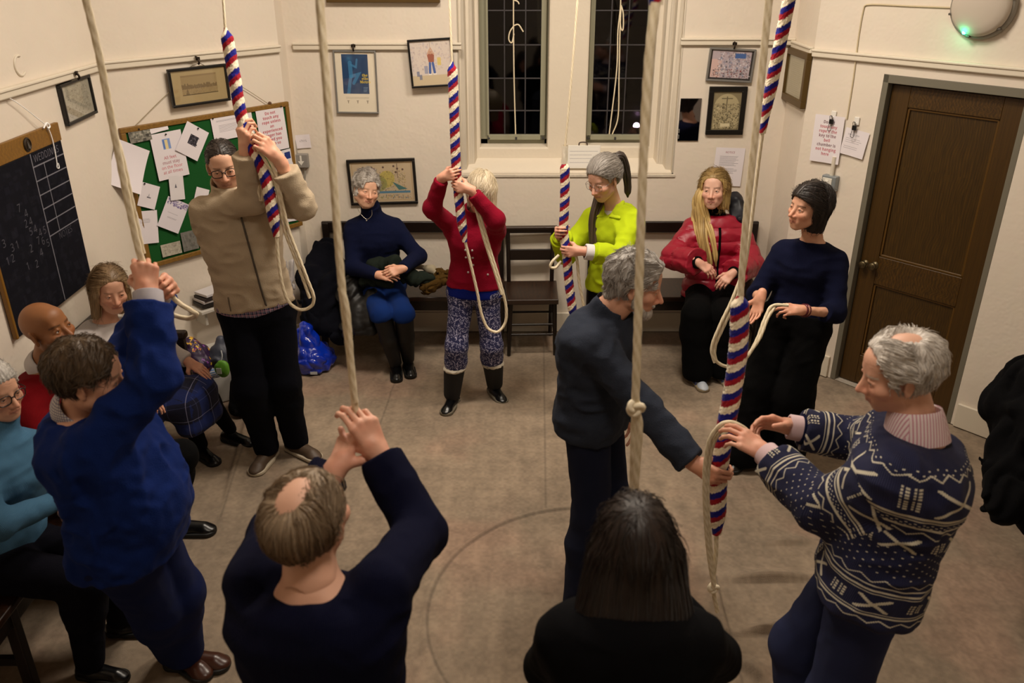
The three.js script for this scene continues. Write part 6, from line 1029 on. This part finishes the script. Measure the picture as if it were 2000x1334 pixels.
// notice board
{
  const c = [[206, 257], [556, 198], [591, 438], [308, 516]], h = hang('notice_board', 'large green felt notice board in a light oak frame, hung on string', 'notice board', WB, c, .004), { W, H } = h, fm = wood(0x6b4a1a, 0x96702e, 1.5, .5);
  part('felt', box(W - .02, H - .02, .014, 0, 0, .008), fabric(0x1d5427, { bs: .002 }), h.o);
  for (const s of [-1, 1]) { part('frame_rail', box(W, .03, .026, 0, s * (H / 2 - .015), .013), fm, h.o); part('frame_rail', box(.03, H - .06, .026, s * (W / 2 - .015), 0, .013), fm, h.o); }
  part('hanging_string', [tube([[-W * .43, H / 2 - .01, .012], [-W * .2, H / 2 + .17, .014], [-.02, H / 2 + .30, .03], [W * .2, H / 2 + .15, .014], [W * .38, H / 2 - .004, .012]], .002, false, 40, 5)], mat(0x9a8a6c, .8), h.o);
  part('picture_hook', [ball(.012, W * .38, H / 2 + .006, .014)], mat(0x5a3a20, .5), h.o);
  const off = .024, S = (l, cc, t, o) => sheet(l, WB, cc, off + (o?.z || 0), t, o), blank = ink([], []), grp = { group: 'papers pinned to the green notice board' };
  const photo = (cols, bg) => canvasTex(160, 120, (g, w, h) => { g.fillStyle = bg; g.fillRect(0, 0, w, h); speck(g, 160, w, h, cols, 6, 26); });
  S('notice in dark red type saying all feet must stay on the floor', [[292, 264], [352, 252], [369, 340], [309, 354]], ink(['All feet', 'must stay', 'on the floor', 'at all times'], REDS, { y0: 270, lh: 52, fs: 46, pre: (g) => { g.fillStyle = '#7d97cc'; g.fillRect(125, 70, 90, 110); g.fillStyle = '#e2cf9a'; g.fillRect(152, 80, 34, 100); g.fillStyle = '#5a78b8'; g.fillRect(130, 80, 18, 90); } }), { z: .004 });
  S('notice in dark red type saying do not touch any rope, near the board corner', [[496, 214], [550, 203], [565, 288], [513, 300]], ink(['Do not', 'touch any', 'rope unless', 'an', 'experienced', 'ringer has', 'asked you', 'to do so'], ['#b23a4a'], { y0: 70, lh: 49, fs: 44, bold: 1 }), { z: .002, px: .42 });
  S('large blank white sheet hanging loose at the board\'s left edge', [[222, 268], [294, 296], [264, 376], [208, 358]], blank, { z: .012, lift: .05, pin: 0 });
  S('tilted white card with a square black photograph', [[365, 238], [407, 257], [385, 317], [342, 291]], ink([], [], { post: (g) => { g.fillStyle = '#2a2630'; g.fillRect(120, 150, 130, 160); speck(g, 60, 120, 150, ['#6a6672', '#111018', '#8a8690'], 6, 24, 124, 154); } }), { z: .010 });
  S('white text sheet pinned near the board\'s top centre', [[408, 232], [490, 214], [496, 262], [420, 275]], ink([], [], { w: 500, h: 340, rules: [[60, 2, 60, 420], [130, 6, 80, 400, 18]] }), { px: -.45 });
  S('grey photograph strip at the board\'s top left', [[248, 257], [292, 245], [295, 274], [255, 279]], photo(['#5a5850', '#8a877c', '#b8b4a6', '#34332e'], '#7a776c'), {});
  S('narrow white strip above the red-lettered notice', [[291, 252], [326, 243], [328, 252], [294, 262]], blank, { pin: 0 });
  S('small card with a little grey pyramid drawing', [[279, 356], [311, 364], [302, 410], [266, 400]], ink([], [], { post: (g) => { g.fillStyle = '#5a5862'; g.fillRect(150, 270, 80, 22); g.beginPath(); g.moveTo(160, 268); g.lineTo(186, 190); g.lineTo(200, 268); g.fillStyle = '#b8b4bc'; g.fill(); } }), { z: .003, px: -.4 });
  S('folded white leaflet with a small bell drawing below the feet notice', [[328, 344], [357, 342], [360, 388], [333, 392]], ink([], [], { bg: '#dcd7da', post: (g) => { g.fillStyle = '#6a6872'; g.beginPath(); g.moveTo(130, 250); g.lineTo(160, 160); g.lineTo(190, 250); g.fill(); } }), { z: .008, pin: 0 });
  S('tilted flyer with a purple crowd picture across its top', [[326, 383], [367, 398], [349, 458], [308, 440]], ink([], [], { bg: '#dfd9e0', post: (g) => { speck(g, 200, 340, 100, ['#5a4a80', '#8a7fb0', '#b8b0cc', '#3a3060'], 8, 24, 10, 6); }, rules: [[230, 1, 80, 300], [300, 2, 100, 260]] }), { z: .005, pin: 0 });
  S('white sheet at the board\'s lower left', [[263, 414], [302, 410], [313, 473], [271, 477]], ink([], [], { rules: [[120, 4, 60, 250, 18]] }), { z: .002, pin: 0 });
  S('white sheet half hidden behind the man in the fleece', [[388, 364], [402, 372], [402, 425], [367, 421]], blank, { pin: 0 });
  S('leaflet with dark blue silhouettes at the board\'s right side', [[528, 300], [565, 290], [575, 332], [540, 342]], ink([], [], { bg: '#dcd8dc', post: (g) => { g.fillStyle = '#1c2f74'; g.fillRect(230, 60, 110, 150); g.fillRect(190, 120, 60, 90); g.fillStyle = '#274878'; g.fillRect(280, 360, 60, 100); }, rules: [[90, 6, 40, 170, 40]] }), { px: -.1 });
  S('small white notice at the board\'s lower right corner', [[552, 408], [577, 404], [579, 430], [556, 434]], ink([], [], { rules: [[120, 6, 60, 280, 40]] }), { pin: 0 });
  S('pale grey landscape photograph at the board\'s bottom edge', [[312, 480], [350, 470], [356, 493], [318, 502]], photo(['#a09a8c', '#b8b2a2', '#8a8476'], '#b2ab9a'), { pin: 0 });
  S('dark grey portrait photograph at the board\'s bottom edge', [[352, 455], [382, 448], [388, 484], [358, 492]], photo(['#6a6862', '#7c7a74', '#5a5852'], '#74726c'), { z: .003, pin: 0 });
  S('black and white photograph beside the fleece man at the board\'s bottom', [[384, 447], [402, 443], [402, 479], [390, 482]], photo(['#4a4844', '#b4b0a8', '#242220', '#86827a'], '#6a6862'), { pin: 0 });
}
// blackboard
{
  const c = [[-60, 318], [103, 226], [176, 557], [22, 652]], h = hang('blackboard', 'black chalkboard ruled for weddings and notes under a varnished wooden header', 'blackboard', WA, c, .006), { W, H } = h;
  const hh = H * .105, bw = W, wd = wood(0x6e4b12, 0x8c6118, 1.2, .45);
  const tex = canvasTex(1024, Math.round(1024 * (H - hh) / W), (g, w, hp) => {
    g.fillStyle = '#12121a'; g.fillRect(0, 0, w, hp); speck(g, 700, w, hp, ['#181820', '#1c1c26', '#101018', '#20202a'], 10, 60); g.strokeStyle = '#8e8c96'; g.fillStyle = '#7c7a84'; g.lineCap = 'round'; const ln = (a, b, c2, d, t = 9) => { g.lineWidth = t; g.globalAlpha = .85; g.beginPath(); g.moveTo(a * w, b * hp); g.lineTo(c2 * w, d * hp); g.stroke(); g.globalAlpha = 1; };
    ln(.60, .0, .60, .995, 10); ln(.60, .085, .995, .085); for (let i = 1; i <= 5; i++) ln(.60, .085 + i * .092, .995, .085 + i * .092, 8); ln(.735, .085, .735, .545, 8);
    g.globalAlpha = .75; g.font = '66px sans-serif'; g.textAlign = 'center'; g.fillText('WEDDINGS', w * .79, hp * .06); g.font = '62px sans-serif'; g.globalAlpha = .5; g.fillText('NOTES', w * .80, hp * .60); g.font = '70px sans-serif'; g.globalAlpha = .6;
    [['7', .34, .30], ['4', .40, .35], ['2 4', .40, .41], ['5 4', .43, .47], ['4 5', .53, .51], ['7', .46, .55], ['2', .36, .57], ['6', .51, .57], ['5', .56, .60], ['4', .46, .63], ['1', .28, .66], ['2', .38, .68], ['3', .10, .45], ['1 2', .12, .56], ['3 1', .2, .5]].forEach(([t, x, y]) => g.fillText(t, x * w, y * hp)); });
  part('slate', [box(bw, H - hh, .016, 0, -hh / 2, .008)], mat(0x101016, .8), h.o);
  part('chalk_face', flat(bw - .012, H - hh - .01, 0, -hh / 2, .0168), new THREE.MeshPhysicalMaterial({ map: tex, roughness: .9, specularIntensity: .25 }), h.o);
  part('header_board', box(bw, hh, .022, 0, H / 2 - hh / 2, .011), wd, h.o);
  part('side_trim', box(.018, H - hh, .022, -bw / 2 - .006, -hh / 2, .011), wd, h.o);
  part('emblem', [at(new THREE.CylinderGeometry(.034, .034, .003, 28), bw * .08, H / 2 - hh / 2, .0235, Math.PI / 2), at(new THREE.TorusGeometry(.028, .003, 8, 28), bw * .08, H / 2 - hh / 2, .026), at(new THREE.ConeGeometry(.014, .034, 12), bw * .08, H / 2 - hh / 2, .027)], mat(0x2a1d0c, .5), h.o);
  part('hanging_string', [strand([[-.5, H / 2 + .34, .014], [0, H / 2 + .19, .014], [bw * .33, H / 2 + .01, .03]].map(p => V(...p)), .0022, .5), strand([[bw * .33, H / 2 + .015, .03], [bw * .36, H / 2 - .05, .03], [bw * .37, H / 2 - .19, .022], [bw * .36, H / 2 - .21, .022], [bw * .385, H / 2 - .215, .022], [bw * .385, H / 2 - .19, .022]].map(p => V(...p)), .003, .3), strand([[bw * .29, H / 2, .03], [bw * .33, H / 2 + .02, .034], [bw * .37, H / 2 - .002, .03], [bw * .33, H / 2 - .008, .034]].map(p => V(...p)), .004)], hempMat, h.o);
}
// notices away from the board
sheet('printed white notice on the wall behind the blonde young woman', WK, [[1397, 288], [1454, 289], [1447, 364], [1391, 361]], .003, ink(['NOTICE'], ['#8c3a4a'], { fs: 34, y0: 60, rules: [[110, 9, 60, 300, 15], [270, 5, 60, 290, 15]] }), { pin: 0 });
{ const A = sheet('white notice with red lettering about the bell chamber key, on a clip', WD, [[1592, 223], [1649, 228], [1640, 323], [1584, 312]], .012, ink(['Do not', 'touch any', 'rope if the', 'key to the', 'bell', 'chamber is', 'not hanging', 'here'], ['#6a4a54', '#b2505e', '#b2505e', '#7a4a58', '#b2505e'], { y0: 70, lh: 48, fs: 44, bold: 1 }), { pin: 0 }), B = sheet('white card with typed lines clipped beside the red-lettered key notice', WD, [[1649, 247], [1700, 261], [1684, 311], [1645, 299]], .008, ink([], [], { w: 420, h: 360, rules: [[70, 2, 60, 300], [130, 3, 40, 330, 26], [240, 2, 40, 300, 24]] }), { pin: 0 });
  for (const [i, x, y, t] of [[0, 1626, 228, 'adhesive white hook with black clip over the red-lettered notice'], [1, 1671, 240, 'adhesive white hook with black clip over the typed card']]) {
    const q = WD.hit(x, y, .02), o = thing('wall_hook', t, 'hook', onWall(WD, q[0], q[1], .004), WD.ry);
    part('hook_plate', [box(.034, .05, .008, 0, .01, .004), tube([[0, -.002, .008], [0, -.008, .022], [0, .004, .03]], .004, false, 12, 6)], mat(0xe8e4de, .4), o);
    part('bulldog_clip', [box(.028, .03, .014, 0, -.03, .022), tube([[-.008, -.045, .03], [-.009, -.085, .034], [.009, -.085, .034], [.008, -.045, .03]], .0018, false, 24, 6), tube([[-.006, -.02, .03], [-.007, .006, .034], [.007, .006, .034], [.006, -.02, .03]], .0018, false, 24, 6)], mat(0x0c0c10, .35), o);
  } }
// switches, spurs, cables
{
  const tH = WB2.hit(590, 306)[1], u0 = WK.hit(590, 306)[0];
  const o = thing('switch_spur', 'grey fused spur switch with a white arrow, low beside the notice board', 'switch', onWall(WK, u0, tH, 0), WK.ry);
  part('box', box(.1, .1, .045, 0, 0, .0225, .008), mat(0x8d8984, .45), o); part('arrow', [at(new THREE.ExtrudeGeometry(new THREE.Shape([[-.006, .04], [.006, .04], [.006, 0], [.022, 0], [0, -.03], [-.022, 0], [-.006, 0]].map(p => new THREE.Vector2(...p))), { depth: .003, bevelEnabled: false }), 0, 0, .045)], mat(0xe6e2da, .5), o);
  part('conduit', [tube([[-.03, .05, .015], [-.035, .12, .012], [-.05, .2, .008], [-.09, .3, .004]], .006, false, 24, 8), tube([[-.015, -.05, .015], [-.017, -.1, .015], [-.03, -.2, .01]], .009, false, 16, 8), tube([[.015, -.05, .015], [.012, -.1, .015], [-.01, -.18, .01]], .008, false, 16, 8)], mat(0x9c968c, .5), o);
  const n = sheet('small white typed label on the wall above the grey switch', WK, [[577, 264], [606, 262], [607, 288], [579, 290]], .003, ink(['xTX15'], ['#7a757c'], { w: 300, h: 260, fs: 56, y0: 120 }), { pin: 0, name: 'label' });
  const s = WD.hit(1625, 356), o2 = thing('light_switch', 'grey metal light switch box with white rocker below the key notice', 'switch', onWall(WD, s[0], s[1], 0), WD.ry);
  part('box', box(.1, .1, .05, 0, 0, .025, .006), mat(0x8c9296, .4, { metalness: .3 }), o2); part('plate', box(.066, .06, .008, -.008, .005, .052, .003), mat(0xdad6cc, .4), o2); part('rocker', box(.022, .036, .01, -.008, .005, .056, .003), mat(0xe8e4da, .35), o2); part('conduit', [cyl(.013, .013, .12, 0, .11, .02)], mat(0xd6cdbd, .5), o2);
  // round emergency light with cable
  const e = WD.hit(1919, 12, .03), o3 = thing('emergency_light', 'round white bulkhead light with a green glowing indicator, high above the door', 'lamp', onWall(WD, e[0], e[1], 0), WD.ry);
  part('base', [at(new THREE.LatheGeometry([[0, 0], [.168, 0], [.172, .01], [.168, .035], [.158, .042], [.15, .042]].map(p => new THREE.Vector2(...p)), 48), 0, 0, 0, Math.PI / 2)], mat(0x8a857c, .5), o3);
  part('diffuser', at(new THREE.LatheGeometry([[.156, .036], [.152, .058], [.135, .075], [.10, .086], [.05, .091], [0, .092]].map(p => new THREE.Vector2(...p)), 48), 0, 0, 0, Math.PI / 2), mat(0xbfb4a6, .35), o3);
  for (let i = 0; i < 6; i++) { const a = i * 1.047 + .3; part('clip', box(.02, .012, .05, Math.cos(a) * .16, Math.sin(a) * .16, .03, .003).rotateZ(0), mat(0x4a443c, .5), o3); }
  part('indicator', ball(.011, -.055, -.135, .06), mat(0x1a6a50, .3, { emissive: 0x2affb0, emissiveIntensity: 40 }), o3, 'glowing green indicator');
  const gl = new THREE.PointLight(0x2affb0, .015); gl.position.copy(WD.at(e[0] - .055, e[1] - .135, .09)); gl.castShadow = true; scene.add(gl);
  const cz = (x, y) => WD.at(...WD.hit(x, y), .006), cb = thing('cable', 'thin painted cable running from the round light down the wall', 'cable', [0, 0, 0]);
  part('cable', [tube([cz(1860, 15), cz(1780, 12), cz(1700, 9), cz(1690, 11), cz(1687, 20), cz(1678, 70), cz(1668, 150), cz(1655, 232)], .005, false, 80, 6)], mat(0xc9b999, .6), cb);
  // white handled folder standing on the sill
  const f = thing('sign_board', 'white ruled board with a handle standing on the window sill', 'sign', [P(1138, 312, 6.15).x, rS + .118, -6.15], 0); f.rotation.x = -.12;
  const q = [.255, .165]; part('board', box(q[0], q[1], .012, 0, 0, 0, .004), mat(0xe9e5dc, .6), f); part('print', flat(q[0] - .03, q[1] - .03, .005, 0, .0066), pic(ink([], [], { w: 400, h: 260, bg: '#ece8e0', rules: [[50, 1, 20, 390], [100, 1, 20, 390], [150, 1, 20, 390], [205, 1, 20, 390]] })), f); part('handle', [tube([[-.03, .08, 0], [-.026, .1, 0], [.026, .1, 0], [.03, .08, 0]], .005, false, 20, 8)], mat(0x4a3a30, .5), f);
}
// ---------- benches, chair, coats and bags ----------
const oak = wood(0x0d0806, 0x24150d, 1.4, .35), oakSeat = wood(0x150c07, 0x3a2214, 1.6, .3);
function bench(label, x0, x1, z, pos, turn) { // local x along, back at -z
  const o = thing('bench', label, 'bench', pos, turn), L = x1 - x0, m = (x0 + x1) / 2;
  part('seat', box(L, .035, .40, m, .445, -.2, .008), oakSeat, o);
  part('top_rail', box(L, .085, .03, m, .865, -.405, .01), oak, o); part('apron', box(L - .08, .08, .02, m, .39, -.03), oak, o);
  const n = Math.max(2, Math.round(L / 1.1) + 1);
  for (let i = 0; i < n; i++) { const x = mix(x0 + .03, x1 - .03, i / (n - 1)); part('leg', box(.045, .43, .045, x, .215, -.035, .006), oak, o); part('back_post', box(.05, .9, .045, x, .45, -.4, .008), oak, o); part('stretcher', box(.03, .04, .34, x, .16, -.21, .006), oak, o); }
  return o;
}
const bz = -5.66;
bench('long dark wooden bench against the back wall under the pictorial map', P(626, 430, 6.05).x, P(985, 430, 6.05).x, 0, [0, 0, bz], 0);
bench('dark wooden bench against the back wall under the framed prints', P(1150, 430, 6.05).x, P(1484, 430, 6.05).x, 0, [0, 0, bz], 0);
{
  const o = bench('dark wooden bench along the left wall under the blackboard', -3.0, 0, 0, [-1.92, 0, -4.52], Math.PI / 2);
  part('arm', [box(.06, .05, .42, -.03, .70, -.19, .018)], oakSeat, o); part('arm_post', [box(.04, .28, .045, -.03, .57, -.02)], oak, o);
}
bench('dark wooden bench at the right wall with a black coat on it', -.9, 1.0, 0, [PY(1890, 840, .46).x + .02, 0, PY(1890, 840, .46).z + .88], -Math.PI / 2 - .35);
// chapel chair
{
  const a = P(1040, 560, 5.75), o = thing('chapel_chair', 'dark wooden ladder-back chair beside the woman in the red jacket', 'chair', [a.x, 0, -5.62], .03), W = .38;
  const seat = new THREE.Shape([[-W / 2, 0], [-W / 2 + .015, -.37], [W / 2 - .015, -.37], [W / 2, 0]].map(p => new THREE.Vector2(p[0], p[1]))); const sg = new THREE.ExtrudeGeometry(seat, { depth: .025, bevelEnabled: true, bevelSize: .01, bevelThickness: .008, bevelSegments: 3 }); sg.rotateX(Math.PI / 2); sg.scale(1, 1, -1); { const p = sg.attributes.position; for (let i = 0; i < p.count; i += 3) { const b = [p.getX(i + 1), p.getY(i + 1), p.getZ(i + 1)]; p.setXYZ(i + 1, p.getX(i + 2), p.getY(i + 2), p.getZ(i + 2)); p.setXYZ(i + 2, ...b); } sg.computeVertexNormals(); } sg.translate(0, .455, -.37);
  part('seat', sg, oakSeat, o);
  for (const s of [-1, 1]) { part('leg', at(new THREE.CylinderGeometry(.018, .014, .44, 12), s * (W / 2 - .025), .22, -.035, .03, 0, s * .03), oak, o); part('back_post', [tube([[s * (W / 2 - .03), 0, -.40], [s * (W / 2 - .028), .45, -.365], [s * (W / 2 - .022), .84, -.42]], .016, false, 24, 10)], oak, o); part('side_stretcher', at(new THREE.CylinderGeometry(.009, .009, .35, 8), s * (W / 2 - .028), .2, -.21, Math.PI / 2), oak, o); }
  part('top_rail', [box(W + .05, .05, .03, 0, .85, -.42, .012), box(W + .02, .02, .05, 0, .87, -.41, .008)], oakSeat, o);
  part('back_slat', [box(W - .06, .085, .016, 0, .665, -.395, .005)], oak, o);
  for (const [y, z] of [[.17, -.035], [.25, -.035], [.2, -.39]]) part('stretcher', at(new THREE.CylinderGeometry(.009, .009, W - .05, 8), 0, y, z, 0, 0, Math.PI / 2), oak, o);
}
function cloth(name, label, cat, prims, m, o = {}) {
  const base = o.base, t = thing(name, label, cat, [base.x, 0, base.z]), u = uni(prims, o.k || .05), f0 = (x, y, z) => { const w = vn(x * 5, y * 5, z * 5) * 3, n = vn(x * (o.fx || 14) + w, y * (o.fy || 7) + w, z * (o.fx || 14) - w); return u(x, y, z) - (o.wr || .014) * (Math.abs(2 * n - 1) * 2 - .8) + .004 * (vn(x * 50, y * 50, z * 50) - .5); };
  const f = o.cut ? (x, y, z) => smax(f0(x, y, z), o.cut(x, y, z), .01) : f0;
  const g = net(f, ...o.bb, o.h || .008); g.translate(-base.x, 0, -base.z); part(o.part || 'fabric', boxUV(g.toNonIndexed()), m, t); return { t, base };
}
const bbp = (pts, r) => bbox(pts, r);
{ // dark coat over the left end of the back bench
  const a = P(640, 490, 5.9), pts = [a, P(600, 560, 5.72), P(668, 560, 5.72), P(605, 650, 5.5), P(672, 660, 5.48)];
  cloth('coat', 'dark navy hooded coat slung over the left end of the back bench', 'coat', [cap(P(636, 492, 5.92), P(606, 545, 5.74), .10, .10), cap(P(640, 500, 5.92), P(664, 560, 5.74), .10, .12), cap(P(608, 545, 5.72), P(612, 635, 5.52), .10, .07), cap(P(664, 555, 5.72), P(668, 650, 5.5), .12, .085), cap(P(636, 560, 5.68), P(640, 640, 5.5), .10, .07)], fabric(0x090a13), { base: a, bb: bbp(pts, .25), wr: .02 });
  const b = P(700, 600, 5.45); cloth('quilted_coat', 'black quilted coat under the seated grey-haired woman, hanging off the bench', 'coat', [cap(P(690, 555, 5.55), P(700, 640, 5.36), .08, .06), cap(P(725, 575, 5.46), P(722, 640, 5.34), .05, .05), cap(P(672, 560, 5.6), P(680, 650, 5.42), .06, .05)], mat(0x0c0b0c, .5), { base: b, bb: bbp([b, P(690, 555, 5.55), P(690, 660, 5.4)], .22), wr: .014, fy: 20, fx: 8 });
  const c = P(755, 528, 5.45); cloth('green_coat', 'dark green coat bundled in the lap of the seated grey-haired woman', 'coat', [cap(P(728, 522, 5.5), P(770, 512, 5.5), .055, .06), cap(P(712, 548, 5.45), P(760, 552, 5.38), .035, .04), cap(P(770, 520, 5.5), P(806, 548, 5.45), .05, .045), cap(P(806, 540, 5.5), P(842, 545, 5.5), .05, .045)], fabric(0x1c231d, { sheen: .15 }), { base: c, bb: bbp([c, P(715, 540, 5.5), P(845, 545, 5.5)], .16), wr: .016, h: .006 });
  const d = P(850, 552, 5.52); cloth('fur_bag', 'tan and brown fluffy bag lying on the bench beside the green coat', 'bag', [cap(P(832, 562, 5.48), P(868, 545, 5.52), .045, .05), cap(P(860, 534, 5.58), P(876, 540, 5.58), .04, .03)], fabric(0x4a3514, { bs: .004 }), { base: d, bb: bbp([d, P(830, 562, 5.48), P(876, 540, 5.58)], .14), wr: .016, fx: 40, fy: 40, h: .005 });
  const e = P(828, 522, 5.62); cloth('scarf', 'cream knitted scarf lying on the green coat', 'scarf', [cap(P(806, 519, 5.62), P(846, 526, 5.62), .022, .02), cap(P(840, 526, 5.6), P(852, 535, 5.58), .02, .018)], fabric(0xb9ad94, { bump: bumpKnit, bs: .003 }), { base: e, bb: bbp([e, P(806, 519, 5.62), P(852, 535, 5.58)], .06), wr: .006, h: .004 });
  const f = P(612, 690, 5.42); const bl = cloth('blue_bag', 'shiny translucent blue plastic bag on the floor below the dark coat', 'bag', [cap(V(f.x - .02, .07, f.z), V(f.x + .02, .07, f.z - .05), .12, .12), cap(V(f.x - .02, .12, f.z), V(f.x - .04, .3, f.z - .02), .11, .06)], new THREE.MeshPhysicalMaterial({ color: 0x0a2fae, roughness: .18, clearcoat: .8, clearcoatRoughness: .2 }), { base: f, bb: [[f.x - .2, .0, f.z - .22], [f.x + .2, .42, f.z + .2]], wr: .013, fx: 16, fy: 16, h: .006, cut: (x, y) => .004 - y });
  part('label', box(.05, .022, .002, .02, .035, .125), mat(0xb8bcc0, .5), bl.t);
  const w = P(568, 545, 5.6); cloth('carrier_bag', 'crumpled white carrier bag hanging between the fleece man and the dark coat', 'bag', [cap(P(568, 512, 5.66), P(566, 562, 5.62), .018, .032)], mat(0xb9b4b4, .5), { base: w, bb: bbp([w, P(572, 508, 5.66), P(570, 570, 5.6)], .1), wr: .016, fx: 44, fy: 12, h: .004 });
  // right bench coat
  const r = P(1990, 830, 3.35); cloth('black_coat', 'black coat heaped over the bench at the right edge', 'coat', [cap(P(1990, 745, 3.5), P(2060, 745, 3.3), .10, .14), cap(P(1985, 800, 3.4), P(2060, 830, 3.2), .15, .18), cap(P(1975, 880, 3.25), P(1965, 980, 3.05), .12, .1), cap(P(2040, 880, 3.2), P(2040, 1000, 3.0), .16, .12)], fabric(0x050507), { base: r, bb: bbp([P(1990, 745, 3.5), P(2060, 745, 3.3), P(1965, 980, 3.05), P(2040, 1000, 3.0)], .26), wr: .02, h: .010 });
}
{ // left corner: white box with bags, yellow sign, little shelf of papers
  const c = PY(425, 770, 0), o = thing('storage_box', 'low white box with bags on it in the corner behind the fleece man', 'box', [c.x - .02, 0, c.z - .02], .6);
  part('body', box(.44, .26, .34, 0, .13, 0, .012), mat(0xb5b0a8, .5), o); part('lid', box(.46, .03, .36, 0, .275, 0, .01), mat(0xc2beb6, .45), o);
  const fl = canvasTex(256, 256, (g) => { g.fillStyle = '#2a1238'; g.fillRect(0, 0, 256, 256); for (let i = 0; i < 26; i++) { g.fillStyle = ['#d8a020', '#7a3a90', '#c0602a', '#e0b840'][i % 4]; const x = rnd() * 256, y = rnd() * 256; for (let k = 0; k < 5; k++) { g.beginPath(); g.ellipse(x + Math.cos(k * 1.257) * 8, y + Math.sin(k * 1.257) * 8, 8, 5, k * 1.257, 0, 7); g.fill(); } } }); fl.wrapS = fl.wrapT = THREE.RepeatWrapping; fl.repeat.set(5, 5);
  const p = P(382, 695, 4.72); cloth('flowered_bag', 'purple bag printed with yellow flowers beside the bench arm', 'bag', [cap(P(370, 678, 4.74), P(392, 712, 4.7), .06, .075), cap(P(388, 690, 4.76), P(400, 725, 4.74), .06, .06)], mat(0xffffff, .5, { map: fl }), { base: p, bb: bbp([p], .22), wr: .008, h: .006 });
  const t2 = P(402, 728, 4.7); cloth('tote_bag', 'pale blue and white striped tote bag under the purple flowered bag', 'bag', [cap(P(392, 736, 4.68), P(420, 722, 4.74), .05, .05)], mat(0xffffff, .7, { map: (() => { const q = pixTex(64, (u, v) => (v * 8) % 1 < .3 ? [.25, .45, .7] : [.78, .78, .8], true, 9); return q; })() }), { base: t2, bb: bbp([t2], .16), wr: .008, h: .006 });
  const g = P(432, 685, 4.78); cloth('grey_bag', 'soft slate grey bag standing beside the fleece man', 'bag', [cap(P(430, 664, 4.8), P(428, 702, 4.76), .035, .065), cap(P(440, 690, 4.78), P(424, 706, 4.76), .05, .05)], mat(0x3a3e4c, .55), { base: g, bb: bbp([g], .2), wr: .014, h: .006 });
  const l = P(434, 720, 4.66), gp = cloth('green_pouch', 'small bright green pouch with a white label clipped to the grey bag', 'pouch', [ell(l.x, l.y, l.z, .045, .058, .03)], mat(0x5f9a2c, .5), { base: l, bb: bbp([l], .1), wr: .004, h: .005 }); part('label', box(.032, .04, .002, -.01, l.y, .034), mat(0xd6dcd0, .5), gp.t); part('strap', [tube([[0, l.y + .05, 0], [.008, l.y + .08, -.01], [0, l.y + .11, -.03]], .004, false, 12, 6)], mat(0xb8bcc0, .5), gp.t);
  const bk = P(466, 738, 4.78); cloth('black_rucksack', 'black rucksack with straps on the floor behind the fleece man', 'bag', [cap(V(bk.x + .03, .12, bk.z - .05), V(bk.x + .05, .3, bk.z - .1), .11, .09), cap(V(bk.x - .04, .05, bk.z + .02), V(bk.x + .04, .05, bk.z), .045, .05)], fabric(0x0a0a0c), { base: bk, bb: [[bk.x - .2, .0, bk.z - .3], [bk.x + .25, .45, bk.z + .15]], wr: .016, cut: (x, y) => .003 - y });
  const y = PY(526, 770, 0), s = thing('floor_sign', 'yellow folding floor sign standing behind the fleece man\'s legs', 'sign', [y.x, 0, y.z - .05], .5);
  for (const q of [-1, 1]) { const b = box(.2, .46, .012, 0, .23, 0, .01); b.rotateX(-q * .16); b.translate(0, 0, q * .07); part('panel', b, mat(0xc49a12, .45), s); }
  const h = WB.hit(412, 575, .08), sh = thing('wall_shelf', 'small white shelf with stacked papers half hidden behind the fleece man', 'shelf', onWall(WB, h[0], h[1], 0), WB.ry);
  part('board', box(.34, .022, .16, .04, -.08, .08), mat(0xc8c2b8, .5), sh); for (const bx of [-.08, .16]) part('bracket', box(.02, .1, .12, bx, -.14, .06), mat(0xbab4aa, .5), sh);
  for (const [i, yy, cc] of [[0, -.055, 0x1b1512], [1, -.03, 0xb9b3b3], [2, -.012, 0x2a2020], [3, .016, 0xcac6c8]]) { const q = sh.position.clone().addScaledVector(WB.n, .085).addScaledVector(WB.u, .03 + i * .006); tag(part('folder', box(.27, i % 2 ? .02 : .024, .13, 0, 0, 0, .004).rotateY(.06 * (i - 1)), mat(cc, .6), scene), ['lowest black folder of the stack on the small white shelf', 'pale folder second from the bottom on the small white shelf', 'dark brown folder third from the bottom on the small white shelf', 'topmost white folder on the small white shelf'][i], 'folder').position.set(q.x, q.y + yy + .012, q.z); scene.children[scene.children.length - 1].rotation.y = WB.ry; }
}
renderer.render(scene, camera);
